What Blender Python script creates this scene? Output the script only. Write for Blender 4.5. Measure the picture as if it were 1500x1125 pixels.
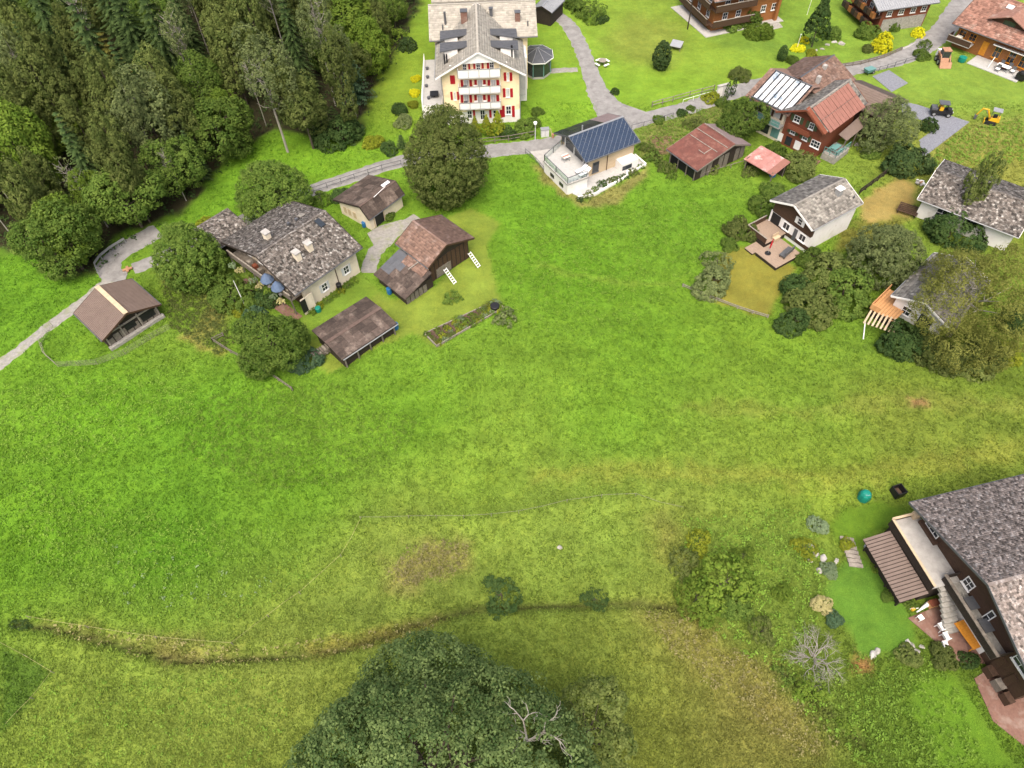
import bpy, math, random
import numpy as np
from mathutils import Matrix, Vector

for o in list(bpy.data.objects): bpy.data.objects.remove(o)
SC = bpy.context.scene
COL = SC.collection
rng = np.random.default_rng(7)
random.seed(7)
PI = math.pi

# ------------------------------------------------------------------ camera
CAM_H = 58.0; FPX = 1030.0; PITCH = math.radians(53.0)
ROLL = math.atan2(26, FPX / math.tan(PITCH))
_f = np.array([0, math.cos(PITCH), -math.sin(PITCH)])
_u0 = np.array([0, math.sin(PITCH), math.cos(PITCH)]); _r0 = np.array([1., 0, 0])
_c, _s = math.cos(ROLL), math.sin(ROLL)
_r = _c * _r0 - _s * _u0; _u = _s * _r0 + _c * _u0
cam = bpy.data.cameras.new('camera'); camo = bpy.data.objects.new('camera', cam); COL.objects.link(camo)
cam.sensor_fit = 'HORIZONTAL'; cam.sensor_width = 36; cam.lens = FPX / 1500 * 36
cam.clip_start = 0.5; cam.clip_end = 5000
camo.matrix_world = Matrix(((_r[0], _u[0], -_f[0], 0), (_r[1], _u[1], -_f[1], 0), (_r[2], _u[2], -_f[2], CAM_H), (0, 0, 0, 1)))
SC.camera = camo

# ------------------------------------------------------------------ light: bright overcast
SUN_EL, SUN_AZ = math.radians(62), math.radians(188)      # azimuth clockwise from +Y, sun stands behind the camera, high
w = bpy.data.worlds.new('World'); SC.world = w; w.use_nodes = True
nt = w.node_tree; nt.nodes.clear()
sky = nt.nodes.new('ShaderNodeTexSky'); sky.sky_type = 'NISHITA'; sky.sun_disc = False
sky.sun_elevation = SUN_EL; sky.sun_rotation = SUN_AZ; sky.air_density = 1.0; sky.dust_density = 9.0; sky.ozone_density = 0.6
bgn = nt.nodes.new('ShaderNodeBackground'); bgn.inputs[1].default_value = 0.15
wo = nt.nodes.new('ShaderNodeOutputWorld')
nt.links.new(sky.outputs[0], bgn.inputs[0]); nt.links.new(bgn.outputs[0], wo.inputs[0])
sl = bpy.data.lights.new('sun', 'SUN'); sl.energy = 1.1; sl.angle = math.radians(55); sl.color = (1.0, 0.95, 0.86)
so = bpy.data.objects.new('sun', sl); COL.objects.link(so)
sd = Vector((math.sin(SUN_AZ) * math.cos(SUN_EL), math.cos(SUN_AZ) * math.cos(SUN_EL), math.sin(SUN_EL)))
so.rotation_euler = sd.to_track_quat('Z', 'Y').to_euler()
SC.view_settings.view_transform = 'Standard'; SC.view_settings.look = 'None'
SC.view_settings.exposure = 0.88; SC.view_settings.gamma = 1.0
SC.view_settings.use_curve_mapping = False

# ------------------------------------------------------------------ survey helpers (photo plan -> ground)
def P(px, py, z=0.0):
    d = _f + _r * ((px - 750) / FPX) - _u * ((py - 562.5) / FPX)
    t = (z - CAM_H) / d[2]
    return np.array([d[0] * t, d[1] * t, z])
def depth(p):
    return float((np.asarray(p) - np.array([0, 0, CAM_H])) @ _f)
def path_dist(X, Y, pts):
    d = np.full(X.shape, 1e9)
    for (a, b) in zip(pts[:-1], pts[1:]):
        vx, vy = b[0] - a[0], b[1] - a[1]; L2 = vx * vx + vy * vy + 1e-9
        t = np.clip(((X - a[0]) * vx + (Y - a[1]) * vy) / L2, 0, 1)
        d = np.minimum(d, np.hypot(X - a[0] - t * vx, Y - a[1] - t * vy))
    return d
def inside(X, Y, poly):
    r = np.zeros(X.shape, bool); n = len(poly)
    for i in range(n):
        x0, y0 = poly[i][:2]; x1, y1 = poly[(i + 1) % n][:2]
        if y0 == y1: continue
        c = ((y0 > Y) != (y1 > Y)) & (X < (x1 - x0) * (Y - y0) / (y1 - y0) + x0)
        r ^= c
    return r
def sdist(X, Y, poly):                                    # >0 inside
    d = path_dist(X, Y, list(poly) + [poly[0]])
    return np.where(inside(X, Y, poly), d, -d)
def gpts(px): return [tuple(P(*p)[:2]) for p in px]
def smooth(a, b, x):
    t = np.clip((x - a) / (b - a), 0, 1); return t * t * (3 - 2 * t)
def vnoise(X, Y, s, seed=0):                              # cheap smooth noise in -1..1
    r = np.random.default_rng(seed); o = np.zeros_like(X)
    for k in range(6):
        an = r.uniform(0, 2 * PI); ph = r.uniform(0, 2 * PI); f = (2 * PI / s) * r.uniform(.6, 1.7)
        o += np.sin((X * math.cos(an) + Y * math.sin(an)) * f + ph + 1.3 * np.sin((Y * math.cos(an) - X * math.sin(an)) * f * .7 + ph * 2))
    return o / 4

DITCH = [gpts([(20, 912), (90, 922), (160, 940), (215, 955), (260, 967), (350, 966), (400, 962), (470, 956), (520, 946), (560, 934), (610, 915), (650, 905), (700, 892), (790, 886), (870, 886), (940, 884), (1000, 892)]),
         gpts([(1130, 975), (1160, 995), (1190, 1020), (1225, 1050), (1265, 1090)])]
BANKS = [(gpts([(525, 768), (600, 764), (680, 764), (760, 757), (830, 744), (880, 736), (930, 732)]), .42, .8), (gpts([(960, 716), (1080, 722), (1200, 716), (1300, 702)]), .5, 1.5), (gpts([(345, 940), (440, 930), (520, 915), (600, 880), (690, 862)]), .3, 1.6)]
def relief(X, Y):
    X = np.asarray(X, float); Y = np.asarray(Y, float)
    bank = sum(hh * np.exp(-(path_dist(X, Y, q) / ww) ** 2) for (q, hh, ww) in BANKS)
    amp = 1 - smooth(46, 56, Y); amp = amp * (1 - smooth(20, 24, X) * smooth(36, 30, Y))
    z = amp * (0.34 * vnoise(X, Y, 14, 1) + 0.12 * vnoise(X, Y, 5, 2)) + bank
    for i, d in enumerate(DITCH):
        dd = path_dist(X, Y, d)
        z = z - (0.55 * np.exp(-(dd / 0.38) ** 2)) + 0.12 * np.exp(-((dd - 1.1) / 0.6) ** 2)
    return z
def gz(x, y): return float(relief(np.array([x]), np.array([y]))[0])
def G(px, py):
    p = P(px, py); return np.array([p[0], p[1], gz(p[0], p[1])])

# ------------------------------------------------------------------ materials
MATS = {}
def nodes(name):
    m = bpy.data.materials.new(name); m.use_nodes = True
    t = m.node_tree; b = t.nodes['Principled BSDF']
    MATS[name] = m
    return m, t, b
def mixcol(t, fac, a, b, mode='MIX'):
    n = t.nodes.new('ShaderNodeMix'); n.data_type = 'RGBA'; n.blend_type = mode
    for inp, v in ((n.inputs[0], fac), (n.inputs[6], a), (n.inputs[7], b)):
        if hasattr(v, 'is_linked') or hasattr(v, 'links'): t.links.new(v, inp)
        elif isinstance(v, (tuple, list)): inp.default_value = (*v[:3], 1)
        else: inp.default_value = v
    return n.outputs[2]
def tex(t, kind='noise', scale=5, detail=4, rough=.6, stretch=None, coord='Object'):
    tc = t.nodes.new('ShaderNodeTexCoord'); v = tc.outputs[coord]
    if stretch:
        mp = t.nodes.new('ShaderNodeMapping'); mp.inputs['Scale'].default_value = stretch
        t.links.new(v, mp.inputs[0]); v = mp.outputs[0]
    if kind == 'noise':
        n = t.nodes.new('ShaderNodeTexNoise'); n.inputs['Detail'].default_value = detail; n.inputs['Roughness'].default_value = rough
    else:
        n = t.nodes.new('ShaderNodeTexVoronoi')
    n.inputs['Scale'].default_value = scale
    t.links.new(v, n.inputs['Vector'])
    return n.outputs[0]
def ramp(t, v, a, b):
    n = t.nodes.new('ShaderNodeMapRange'); n.inputs[1].default_value = a; n.inputs[2].default_value = b
    t.links.new(v, n.inputs[0]); return n.outputs[0]
def mat(name, c1, c2=None, scale=4, rough=.8, bump=0., bscale=None, stretch=None, metal=0., tint=0., lo=.35, hi=.65, c3=None, s3=.6, spec=.3):
    m, t, b = nodes(name)
    c2 = c2 or tuple(x * .7 for x in c1)
    n = tex(t, 'noise', scale, 5, .65, stretch)
    col = mixcol(t, ramp(t, n, lo, hi), c1, c2)
    if c3:
        n3 = tex(t, 'noise', s3, 4, .7)
        col = mixcol(t, ramp(t, n3, .52, .68), col, c3)
    if tint:
        at = t.nodes.new('ShaderNodeAttribute'); at.attribute_name = 'tint'
        mu = t.nodes.new('ShaderNodeMapRange'); mu.inputs[3].default_value = 1 - tint; mu.inputs[4].default_value = 1 + tint
        t.links.new(at.outputs['Fac'], mu.inputs[0])
        cx = t.nodes.new('ShaderNodeCombineColor')
        for i in range(3): t.links.new(mu.outputs[0], cx.inputs[i])
        col = mixcol(t, 1.0, col, cx.outputs[0], 'MULTIPLY')
    t.links.new(col, b.inputs['Base Color'])
    b.inputs['Roughness'].default_value = rough; b.inputs['Metallic'].default_value = metal
    b.inputs['Specular IOR Level'].default_value = spec
    if bump:
        nb = tex(t, 'noise', bscale or scale * 4, 3, .6, stretch)
        bn = t.nodes.new('ShaderNodeBump'); bn.inputs['Strength'].default_value = min(1, bump); bn.inputs['Distance'].default_value = .05
        t.links.new(nb, bn.inputs['Height']); t.links.new(bn.outputs[0], b.inputs['Normal'])
    return m
def leafmat(name, c1, c2, trans=.3, c3=None):
    m, t, b = nodes(name)
    at = t.nodes.new('ShaderNodeAttribute'); at.attribute_name = 'tint'
    oi = t.nodes.new('ShaderNodeObjectInfo')
    col = mixcol(t, at.outputs['Fac'], c1, c2)
    if c3:
        col = mixcol(t, ramp(t, oi.outputs['Random'], .3, 1.3), col, c3)
    hs = t.nodes.new('ShaderNodeHueSaturation')
    mr = t.nodes.new('ShaderNodeMapRange'); mr.inputs[3].default_value = .78; mr.inputs[4].default_value = 1.22
    t.links.new(oi.outputs['Random'], mr.inputs[0]); t.links.new(mr.outputs[0], hs.inputs['Value']); t.links.new(col, hs.inputs['Color'])
    t.links.new(hs.outputs[0], b.inputs['Base Color']); b.inputs['Roughness'].default_value = .75; b.inputs['Specular IOR Level'].default_value = .08
    tr = t.nodes.new('ShaderNodeBsdfTranslucent'); t.links.new(hs.outputs[0], tr.inputs['Color'])
    ms = t.nodes.new('ShaderNodeMixShader'); ms.inputs[0].default_value = trans
    out = [n for n in t.nodes if n.type == 'OUTPUT_MATERIAL'][0]
    t.links.new(b.outputs[0], ms.inputs[1]); t.links.new(tr.outputs[0], ms.inputs[2]); t.links.new(ms.outputs[0], out.inputs[0])
    return m
# grass and soil: the plan's turf type comes from the mesh, the material adds grain and relief
def turf(name, blades=False):
    m, t, b = nodes(name)
    at = t.nodes.new('ShaderNodeAttribute'); at.attribute_name = 'turf'
    col = at.outputs['Color']
    if not blades:
        n1 = tex(t, 'noise', 1.6, 6, .75); n2 = tex(t, 'noise', 9, 5, .75); n3 = tex(t, 'noise', .35, 4, .6)
        g = lambda v, a, c: mixcol(t, 1.0, col, v, 'MULTIPLY')
        def gain(v, lo, hi, a, c):
            mr = t.nodes.new('ShaderNodeMapRange'); mr.inputs[1].default_value = lo; mr.inputs[2].default_value = hi
            mr.inputs[3].default_value = a; mr.inputs[4].default_value = c; t.links.new(v, mr.inputs[0])
            cc = t.nodes.new('ShaderNodeCombineColor')
            for i in range(3): t.links.new(mr.outputs[0], cc.inputs[i])
            return cc.outputs[0]
        col = mixcol(t, 1.0, col, gain(n1, .3, .7, .84, 1.16), 'MULTIPLY')
        col = mixcol(t, 1.0, col, gain(n2, .3, .7, .78, 1.22), 'MULTIPLY')
        col = mixcol(t, 1.0, col, gain(n3, .3, .7, .86, 1.12), 'MULTIPLY')
        warm = mixcol(t, 1.0, col, (1.10, 1.0, .92), 'MULTIPLY')
        n4 = tex(t, 'noise', .8, 5, .7)
        col = mixcol(t, ramp(t, n4, .45, .75), col, warm)
        h = t.nodes.new('ShaderNodeMath'); h.operation = 'ADD'; t.links.new(n1, h.inputs[0]); t.links.new(n2, h.inputs[1])
        bn = t.nodes.new('ShaderNodeBump'); bn.inputs['Strength'].default_value = .8; bn.inputs['Distance'].default_value = .12
        t.links.new(h.outputs[0], bn.inputs['Height']); t.links.new(bn.outputs[0], b.inputs['Normal'])
        t.links.new(col, b.inputs['Base Color'])
        b.inputs['Roughness'].default_value = .9; b.inputs['Specular IOR Level'].default_value = .1
    else:
        t.links.new(col, b.inputs['Base Color']); b.inputs['Roughness'].default_value = .6; b.inputs['Specular IOR Level'].default_value = .2
        tr = t.nodes.new('ShaderNodeBsdfTranslucent'); t.links.new(col, tr.inputs['Color'])
        ms = t.nodes.new('ShaderNodeMixShader'); ms.inputs[0].default_value = .42
        out = [n for n in t.nodes if n.type == 'OUTPUT_MATERIAL'][0]
        t.links.new(b.outputs[0], ms.inputs[1]); t.links.new(tr.outputs[0], ms.inputs[2]); t.links.new(ms.outputs[0], out.inputs[0])
    return m
turf('turf'); turf('grass_blades', True)
mat('asphalt', (.25, .245, .24), (.18, .177, .172), .9, .9, .3, 30, c3=(.155, .15, .145), s3=.7)
mat('gravel', (.29, .28, .26), (.20, .195, .18), 2.5, .95, .6, 14, c3=(.20, .22, .12), s3=.7)
mat('blue_gravel', (.21, .22, .25), (.13, .14, .165), 6, .95, .7, 16)
mat('concrete', (.38, .37, .35), (.30, .29, .275), 2, .9, .2, 20)
mat('paving', (.40, .40, .39), (.33, .33, .32), 3, .85, .1, 20)
mat('stone', (.34, .33, .30), (.22, .21, .19), 3, .9, .6, 9)
mat('white_plaster', (.72, .71, .69), (.66, .65, .63), 1.5, .9, .1, 20, c3=(.58, .56, .52), s3=.9)
mat('cream_plaster', (.70, .63, .50), (.62, .55, .43), 1.0, .9, .1, 20, c3=(.55, .48, .37), s3=.8)
mat('yellow_plaster', (.82, .69, .45), (.77, .64, .41), .8, .9, .1, 20, c3=(.68, .53, .33), s3=.6)
mat('white_paint', (.78, .78, .77), (.70, .70, .69), 3, .5)
mat('grey_paint', (.55, .56, .57), (.48, .49, .50), 2, .5)
mat('red_paint', (.36, .012, .022), (.30, .010, .018), 4, .5)
mat('green_paint', (.07, .10, .05), (.055, .08, .04), 4, .6)
mat('teal_paint', (.12, .25, .24), (.09, .20, .19), 3, .5)
mat('brown_wood', (.075, .042, .026), (.045, .026, .017), 3, .75, .3, 20, stretch=(1, 1, 8))
mat('dark_wood', (.040, .029, .023), (.022, .017, .014), 3, .8, .3, 20, stretch=(1, 1, 7))
mat('grey_wood', (.21, .185, .155), (.11, .095, .08), 2.5, .85, .4, 16, stretch=(1, 1, 6))
mat('red_wood', (.20, .062, .032), (.14, .045, .025), 3, .7, .3, 18, stretch=(1, 1, 8))
mat('orange_wood', (.30, .125, .042), (.20, .08, .026), 2, .6, .3, 14, stretch=(1, 1, 9))
mat('light_wood', (.50, .40, .27), (.42, .33, .22), 2, .7, .2, 14, stretch=(1, 1, 8))
mat('deck_wood', (.33, .25, .19), (.24, .18, .135), 2.5, .8, .3, 12, stretch=(8, 1, 1))
mat('new_wood', (.52, .29, .13), (.42, .22, .095), 2.5, .7, .2, 12, stretch=(6, 1, 1))
mat('amber_wood', (.58, .25, .03), (.46, .18, .02), 2.5, .5, .1, 12, stretch=(1, 6, 1))
mat('old_planks', (.30, .27, .23), (.17, .15, .13), 4, .9, .4, 14, tint=.3)
mat('lichen_shingle', (.140, .123, .110), (.074, .065, .058), 5, .9, .4, 20, tint=.65, c3=(.32, .31, .29), s3=2.4)
mat('grey_tile', (.235, .220, .195), (.165, .155, .14), 3, .85, .3, 14, tint=.42, c3=(.28, .27, .24), s3=.8)
mat('beige_slate', (.35, .33, .285), (.29, .275, .24), 2, .85, .2, 14, tint=.16)
mat('brown_tile', (.205, .130, .100), (.15, .095, .075), 3, .85, .3, 14, tint=.28, c3=(.24, .175, .15), s3=.7)
mat('plum_tile', (.215, .182, .165), (.140, .118, .106), 3, .85, .3, 14, tint=.62, c3=(.34, .315, .30), s3=2.6)
mat('pink_tile', (.27, .145, .11), (.19, .10, .075), 3, .85, .3, 14, tint=.35, c3=(.32, .23, .19), s3=.6)
mat('brown_sheet', (.115, .080, .066), (.080, .055, .046), 2, .7, .2, 10, tint=.25, stretch=(1, 1, 1), c3=(.155, .12, .10), s3=.9)
mat('bark_sheet', (.085, .063, .052), (.050, .038, .032), 3, .85, .4, 14, tint=.40, c3=(.15, .12, .10), s3=.8)
mat('taupe_metal', (.165, .125, .105), (.140, .105, .088), 1.5, .6, .1, 12)
mat('red_metal', (.255, .118, .092), (.21, .098, .076), 1.5, .6)
mat('rust_metal', (.150, .058, .044), (.105, .041, .033), 1.3, .75, .2, 10, c3=(.20, .095, .072), s3=.8)
mat('faded_red', (.36, .20, .18), (.30, .125, .105), .9, .7, .1, 10, c3=(.60, .48, .45), s3=.7)
mat('plum_sheet', (.20, .155, .155), (.16, .125, .125), 1.5, .7)
mat('slate_metal', (.12, .125, .135), (.095, .10, .11), 2, .5, metal=.3)
mat('zinc', (.40, .41, .42), (.34, .35, .36), 2, .45, metal=.5)
mat('black_plastic', (.018, .018, .020), (.012, .012, .014), 4, .45)
mat('blue_plastic', (.02, .12, .30), (.016, .10, .25), 4, .4)
mat('green_plastic', (.01, .20, .15), (.008, .16, .12), 4, .35)
mat('white_plastic', (.78, .78, .78), (.74, .74, .74), 4, .35)
mat('yellow_metal', (.62, .36, .02), (.52, .30, .015), 3, .45)
mat('orange_metal', (.36, .20, .12), (.28, .15, .09), 3, .5)
mat('rubber', (.02, .02, .02), (.014, .014, .014), 4, .8)
mat('bark', (.115, .092, .070), (.062, .050, .040), 3, .9, .6, 8, stretch=(3, 3, .6))
mat('pale_bark', (.36, .34, .30), (.20, .18, .155), 2, .85, .3, 8, stretch=(1, 1, .5))
mat('dead_twig', (.32, .30, .27), (.22, .20, .18), 4, .9)
mat('soil', (.105, .070, .048), (.070, .046, .032), 3, .95, .6, 10)
mat('brick_paving', (.20, .112, .086), (.15, .084, .065), 4, .9, .3, 14, c3=(.24, .17, .14), s3=.8)
mat('blue_fabric', (.10, .145, .23), (.07, .105, .18), 2, .8)
mat('cream_fabric', (.70, .66, .56), (.62, .58, .49), 2, .8)
mat('solar_blue', (.026, .042, .075), (.018, .032, .060), .8, .22, spec=.6)
mat('solar_dark', (.012, .016, .024), (.010, .012, .018), .8, .2, spec=.6)
mat('sky_glazing', (.62, .64, .64), (.50, .52, .54), .5, .10, spec=.7, c3=(.16, .22, .28), s3=.42)
mat('glass', (.020, .026, .032), (.030, .036, .044), .6, .06, spec=.7)
mat('curtain_glass', (.50, .50, .48), (.40, .40, .39), 1.5, .15, spec=.6)
m_, t_, b_ = nodes('clear_glass'); b_.inputs['Base Color'].default_value = (.85, .93, .92, 1); b_.inputs['Roughness'].default_value = .03
b_.inputs['Transmission Weight'].default_value = 1.0; b_.inputs['IOR'].default_value = 1.1
m_, t_, b_ = nodes('lamp_globe'); b_.inputs['Base Color'].default_value = (.82, .83, .82, 1); b_.inputs['Roughness'].default_value = .25
leafmat('leaf_mid', (.062, .118, .020), (.170, .245, .048), .42)
leafmat('leaf_olive', (.074, .108, .026), (.185, .220, .064), .4)
leafmat('leaf_dark', (.026, .058, .016), (.070, .112, .030), .25)
leafmat('leaf_bright', (.080, .145, .018), (.170, .240, .035), .35)
leafmat('leaf_grey', (.095, .130, .048), (.205, .245, .095), .4)
leafmat('leaf_blue', (.034, .072, .038), (.085, .138, .068), .25)
leafmat('leaf_yellow', (.13, .17, .015), (.27, .30, .03), .35)
leafmat('leaf_gold', (.50, .50, .012), (.68, .66, .03), .3)
leafmat('leaf_pale', (.13, .19, .10), (.24, .31, .17), .3)
leafmat('leaf_cream', (.36, .34, .14), (.52, .47, .24), .3)
leafmat('leaf_birch', (.145, .168, .034), (.32, .335, .09), .45)
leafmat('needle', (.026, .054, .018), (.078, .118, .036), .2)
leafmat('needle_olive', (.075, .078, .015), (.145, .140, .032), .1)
leafmat('needle_oak', (.050, .098, .030), (.235, .315, .110), .45)
leafmat('herb_leaf', (.13, .235, .030), (.23, .36, .060), .4)
leafmat('leaf_dry', (.23, .215, .085), (.36, .33, .15), .35)

# ------------------------------------------------------------------ mesh building
def finish(me, name, m, parent=None, tint=None, smooth_=False):
    if m is not None: me.materials.append(MATS[m] if isinstance(m, str) else m)
    if tint is not None:
        a = me.attributes.new('tint', 'FLOAT', 'POINT'); a.data.foreach_set('value', np.asarray(tint, np.float32))
    if smooth_:
        me.polygons.foreach_set('use_smooth', np.ones(len(me.polygons), bool))
    o = bpy.data.objects.new(name, me); COL.objects.link(o)
    if parent is not None: o.parent = parent
    return o
def np_mesh(name, V, Fq):
    me = bpy.data.meshes.new(name); V = np.asarray(V, np.float32); Fq = np.asarray(Fq, np.int32)
    k = Fq.shape[1]
    me.vertices.add(len(V)); me.vertices.foreach_set('co', V.ravel())
    me.loops.add(Fq.size); me.loops.foreach_set('vertex_index', Fq.ravel())
    me.polygons.add(len(Fq)); me.polygons.foreach_set('loop_start', np.arange(0, Fq.size, k, dtype=np.int32))
    me.update(calc_edges=True)
    return me
class MB:
    def __init__(s): s.v = []; s.f = []; s.t = []
    def add(s, vs, fs, t=.5):
        n = len(s.v); s.v += [tuple(map(float, v)) for v in vs]; s.f += [tuple(i + n for i in f) for f in fs]; s.t += [t] * len(vs); return s
    def hexa(s, p, t=.5):      # p: bottom 4 ccw, top 4 ccw
        return s.add(p, [(3, 2, 1, 0), (4, 5, 6, 7), (0, 1, 5, 4), (1, 2, 6, 5), (2, 3, 7, 6), (3, 0, 4, 7)], t)
    def box(s, cx, cy, cz, sx, sy, sz, rz=0, t=.5):
        c, sn = math.cos(rz), math.sin(rz); p = []
        for z in (-1, 1):
            for (x, y) in ((-1, -1), (1, -1), (1, 1), (-1, 1)):
                X, Y = x * sx / 2, y * sy / 2
                p.append((cx + c * X - sn * Y, cy + sn * X + c * Y, cz + z * sz / 2))
        return s.hexa(p, t)
    def bar(s, a, b, w, h, t=.5):        # beam a->b, width w (horizontal), height h
        a = np.array(a, float); b = np.array(b, float); d = b - a; d /= np.linalg.norm(d) + 1e-9
        sd = np.cross(d, (0, 0, 1)); n = np.linalg.norm(sd); sd = np.array([1., 0, 0]) if n < 1e-3 else sd / n
        up = np.cross(sd, d); p = []
        for k in (-1, 1):
            for (e, q) in ((a, -1), (a, 1), (b, 1), (b, -1)): p.append(e + sd * q * w / 2 + up * k * h / 2)
        return s.hexa([p[0], p[3], p[2], p[1], p[4], p[7], p[6], p[5]][0:0] + [p[0], p[1], p[2], p[3], p[4], p[5], p[6], p[7]], t)
    def boxb(s, o, ex, ey, ez, t=.5):    # centre o, half vectors
        o, ex, ey, ez = (np.array(q, float) for q in (o, ex, ey, ez))
        return s.hexa([o - ex - ey - ez, o + ex - ey - ez, o + ex + ey - ez, o - ex + ey - ez, o - ex - ey + ez, o + ex - ey + ez, o + ex + ey + ez, o - ex + ey + ez], t)
    def prism(s, poly, z0, z1, t=.5):
        n = len(poly); a = sum(poly[i][0] * poly[(i + 1) % n][1] - poly[(i + 1) % n][0] * poly[i][1] for i in range(n))
        if a < 0: poly = poly[::-1]
        vs = [(x, y, z0) for x, y in poly] + [(x, y, z1) for x, y in poly]
        return s.add(vs, [tuple(range(n))[::-1], tuple(range(n, 2 * n))] + [(i, (i + 1) % n, n + (i + 1) % n, n + i) for i in range(n)], t)
    def tube(s, pts, rad, n=6, t=.5):
        pts = [np.array(p, float) for p in pts]; rings = []
        for i, p in enumerate(pts):
            d = pts[min(i + 1, len(pts) - 1)] - pts[max(i - 1, 0)]; d /= np.linalg.norm(d) + 1e-9
            a = np.cross(d, (0, 0, 1)) if abs(d[2]) < .95 else np.cross(d, (1, 0, 0)); a /= np.linalg.norm(a); b = np.cross(d, a)
            r = rad[i] if hasattr(rad, '__len__') else rad
            rings.append([p + r * (math.cos(k * 2 * PI / n) * a + math.sin(k * 2 * PI / n) * b) for k in range(n)])
        vs = [v for q in rings for v in q]; m = len(pts)
        fs = [(i * n + k, i * n + (k + 1) % n, (i + 1) * n + (k + 1) % n, (i + 1) * n + k) for i in range(m - 1) for k in range(n)]
        fs += [tuple(range(n))[::-1], tuple(range((m - 1) * n, m * n))]
        return s.add(vs, fs, t)
    def lathe(s, c, prof, n=14, t=.5):
        vs = []; m = len(prof)
        for (r, z) in prof:
            for k in range(n): vs.append((c[0] + r * math.cos(2 * PI * k / n), c[1] + r * math.sin(2 * PI * k / n), c[2] + z))
        fs = [(i * n + k, i * n + (k + 1) % n, (i + 1) * n + (k + 1) % n, (i + 1) * n + k) for i in range(m - 1) for k in range(n)]
        fs += [tuple(range(n))[::-1], tuple(range((m - 1) * n, m * n))]
        return s.add(vs, fs, t)
    def build(s, name, m, parent=None, smooth_=False):
        me = bpy.data.meshes.new(name); me.from_pydata(s.v, [], s.f); me.update()
        return finish(me, name, m, parent, s.t, smooth_)
def tag(o, label, cat, group=None):
    o['label'] = label; o['category'] = cat
    if group: o['group'] = group
    return o
def thing(name, label, cat, loc=(0, 0, 0), rz=0, group=None):
    o = bpy.data.objects.new(name, None); COL.objects.link(o); o.empty_display_size = .3
    o.location = loc; o.rotation_euler = (0, 0, rz)
    return tag(o, label, cat, group)
def struct(o): o['kind'] = 'structure'; return o
def stuff(o): o['kind'] = 'stuff'; return o
def copy_tree(o, parent=None):
    c = o.copy(); COL.objects.link(c); c.parent = parent
    for ch in list(o.children): copy_tree(ch, c)
    return c
# ------------------------------------------------------------------ ground
ALB = 0.72
def alb(c):
    a = np.array(c, float); a = (a * .87 + .13 * (a @ np.array([.3, .6, .1]))) / 255
    return np.where(a <= .04045, a / 12.92, ((a + .055) / 1.055) ** 2.4) * ALB * np.array([1.08, .94, 1.15])
TURF_PTS = [((850, 400), (90, 150, 20)), ((800, 300), (92, 152, 22)), ((1000, 330), (94, 152, 24)), ((950, 500), (96, 152, 24)), ((300, 620), (92, 156, 22)), ((150, 600), (98, 162, 22)), ((250, 800), (82, 146, 18)), ((80, 780), (92, 152, 20)),
    ((450, 720), (92, 152, 20)), ((600, 620), (98, 158, 24)), ((900, 620), (102, 160, 26)), ((1200, 600), (106, 154, 34)), ((1200, 690), (122, 160, 38)), ((700, 720), (112, 160, 32)), ((1400, 650), (114, 146, 40)), ((1450, 560), (104, 140, 34)),
    ((1150, 520), (104, 154, 28)), ((50, 430), (92, 154, 22)), ((20, 600), (100, 158, 26)), ((450, 230), (104, 164, 24)), ((330, 290), (98, 158, 24)), ((570, 130), (118, 160, 34)), ((950, 60), (118, 154, 42)), ((1050, 90), (120, 164, 38)), ((1000, 130), (118, 172, 32)),
    ((1400, 130), (116, 162, 44)), ((850, 140), (112, 168, 30)), ((820, 60), (118, 168, 36)), ((1460, 110), (114, 156, 44)), ((620, 820), (128, 156, 54)), ((560, 840), (122, 156, 48)), ((800, 800), (118, 156, 46)), ((900, 800), (118, 160, 46)), ((720, 780), (124, 160, 48)),
    ((900, 980), (122, 154, 46)), ((300, 1050), (124, 156, 48)), ((100, 1000), (124, 158, 46)), ((420, 1000), (128, 156, 52)), ((1000, 960), (126, 140, 48)), ((1100, 1060), (132, 138, 56)), ((950, 1100), (116, 138, 42)), ((1100, 800), (112, 152, 40)), ((1000, 780), (122, 148, 48)),
    ((1300, 1050), (82, 124, 26)), ((1430, 1090), (92, 138, 26)), ((1280, 960), (92, 128, 30)), ((1450, 230), (134, 150, 52)), ((1300, 600), (116, 140, 40)), ((1250, 500), (96, 146, 28)), ((300, 440), (104, 140, 36)), ((260, 470), (100, 146, 30)), ((1040, 160), (104, 142, 40)), ((1150, 60), (110, 158, 40))]
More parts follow.
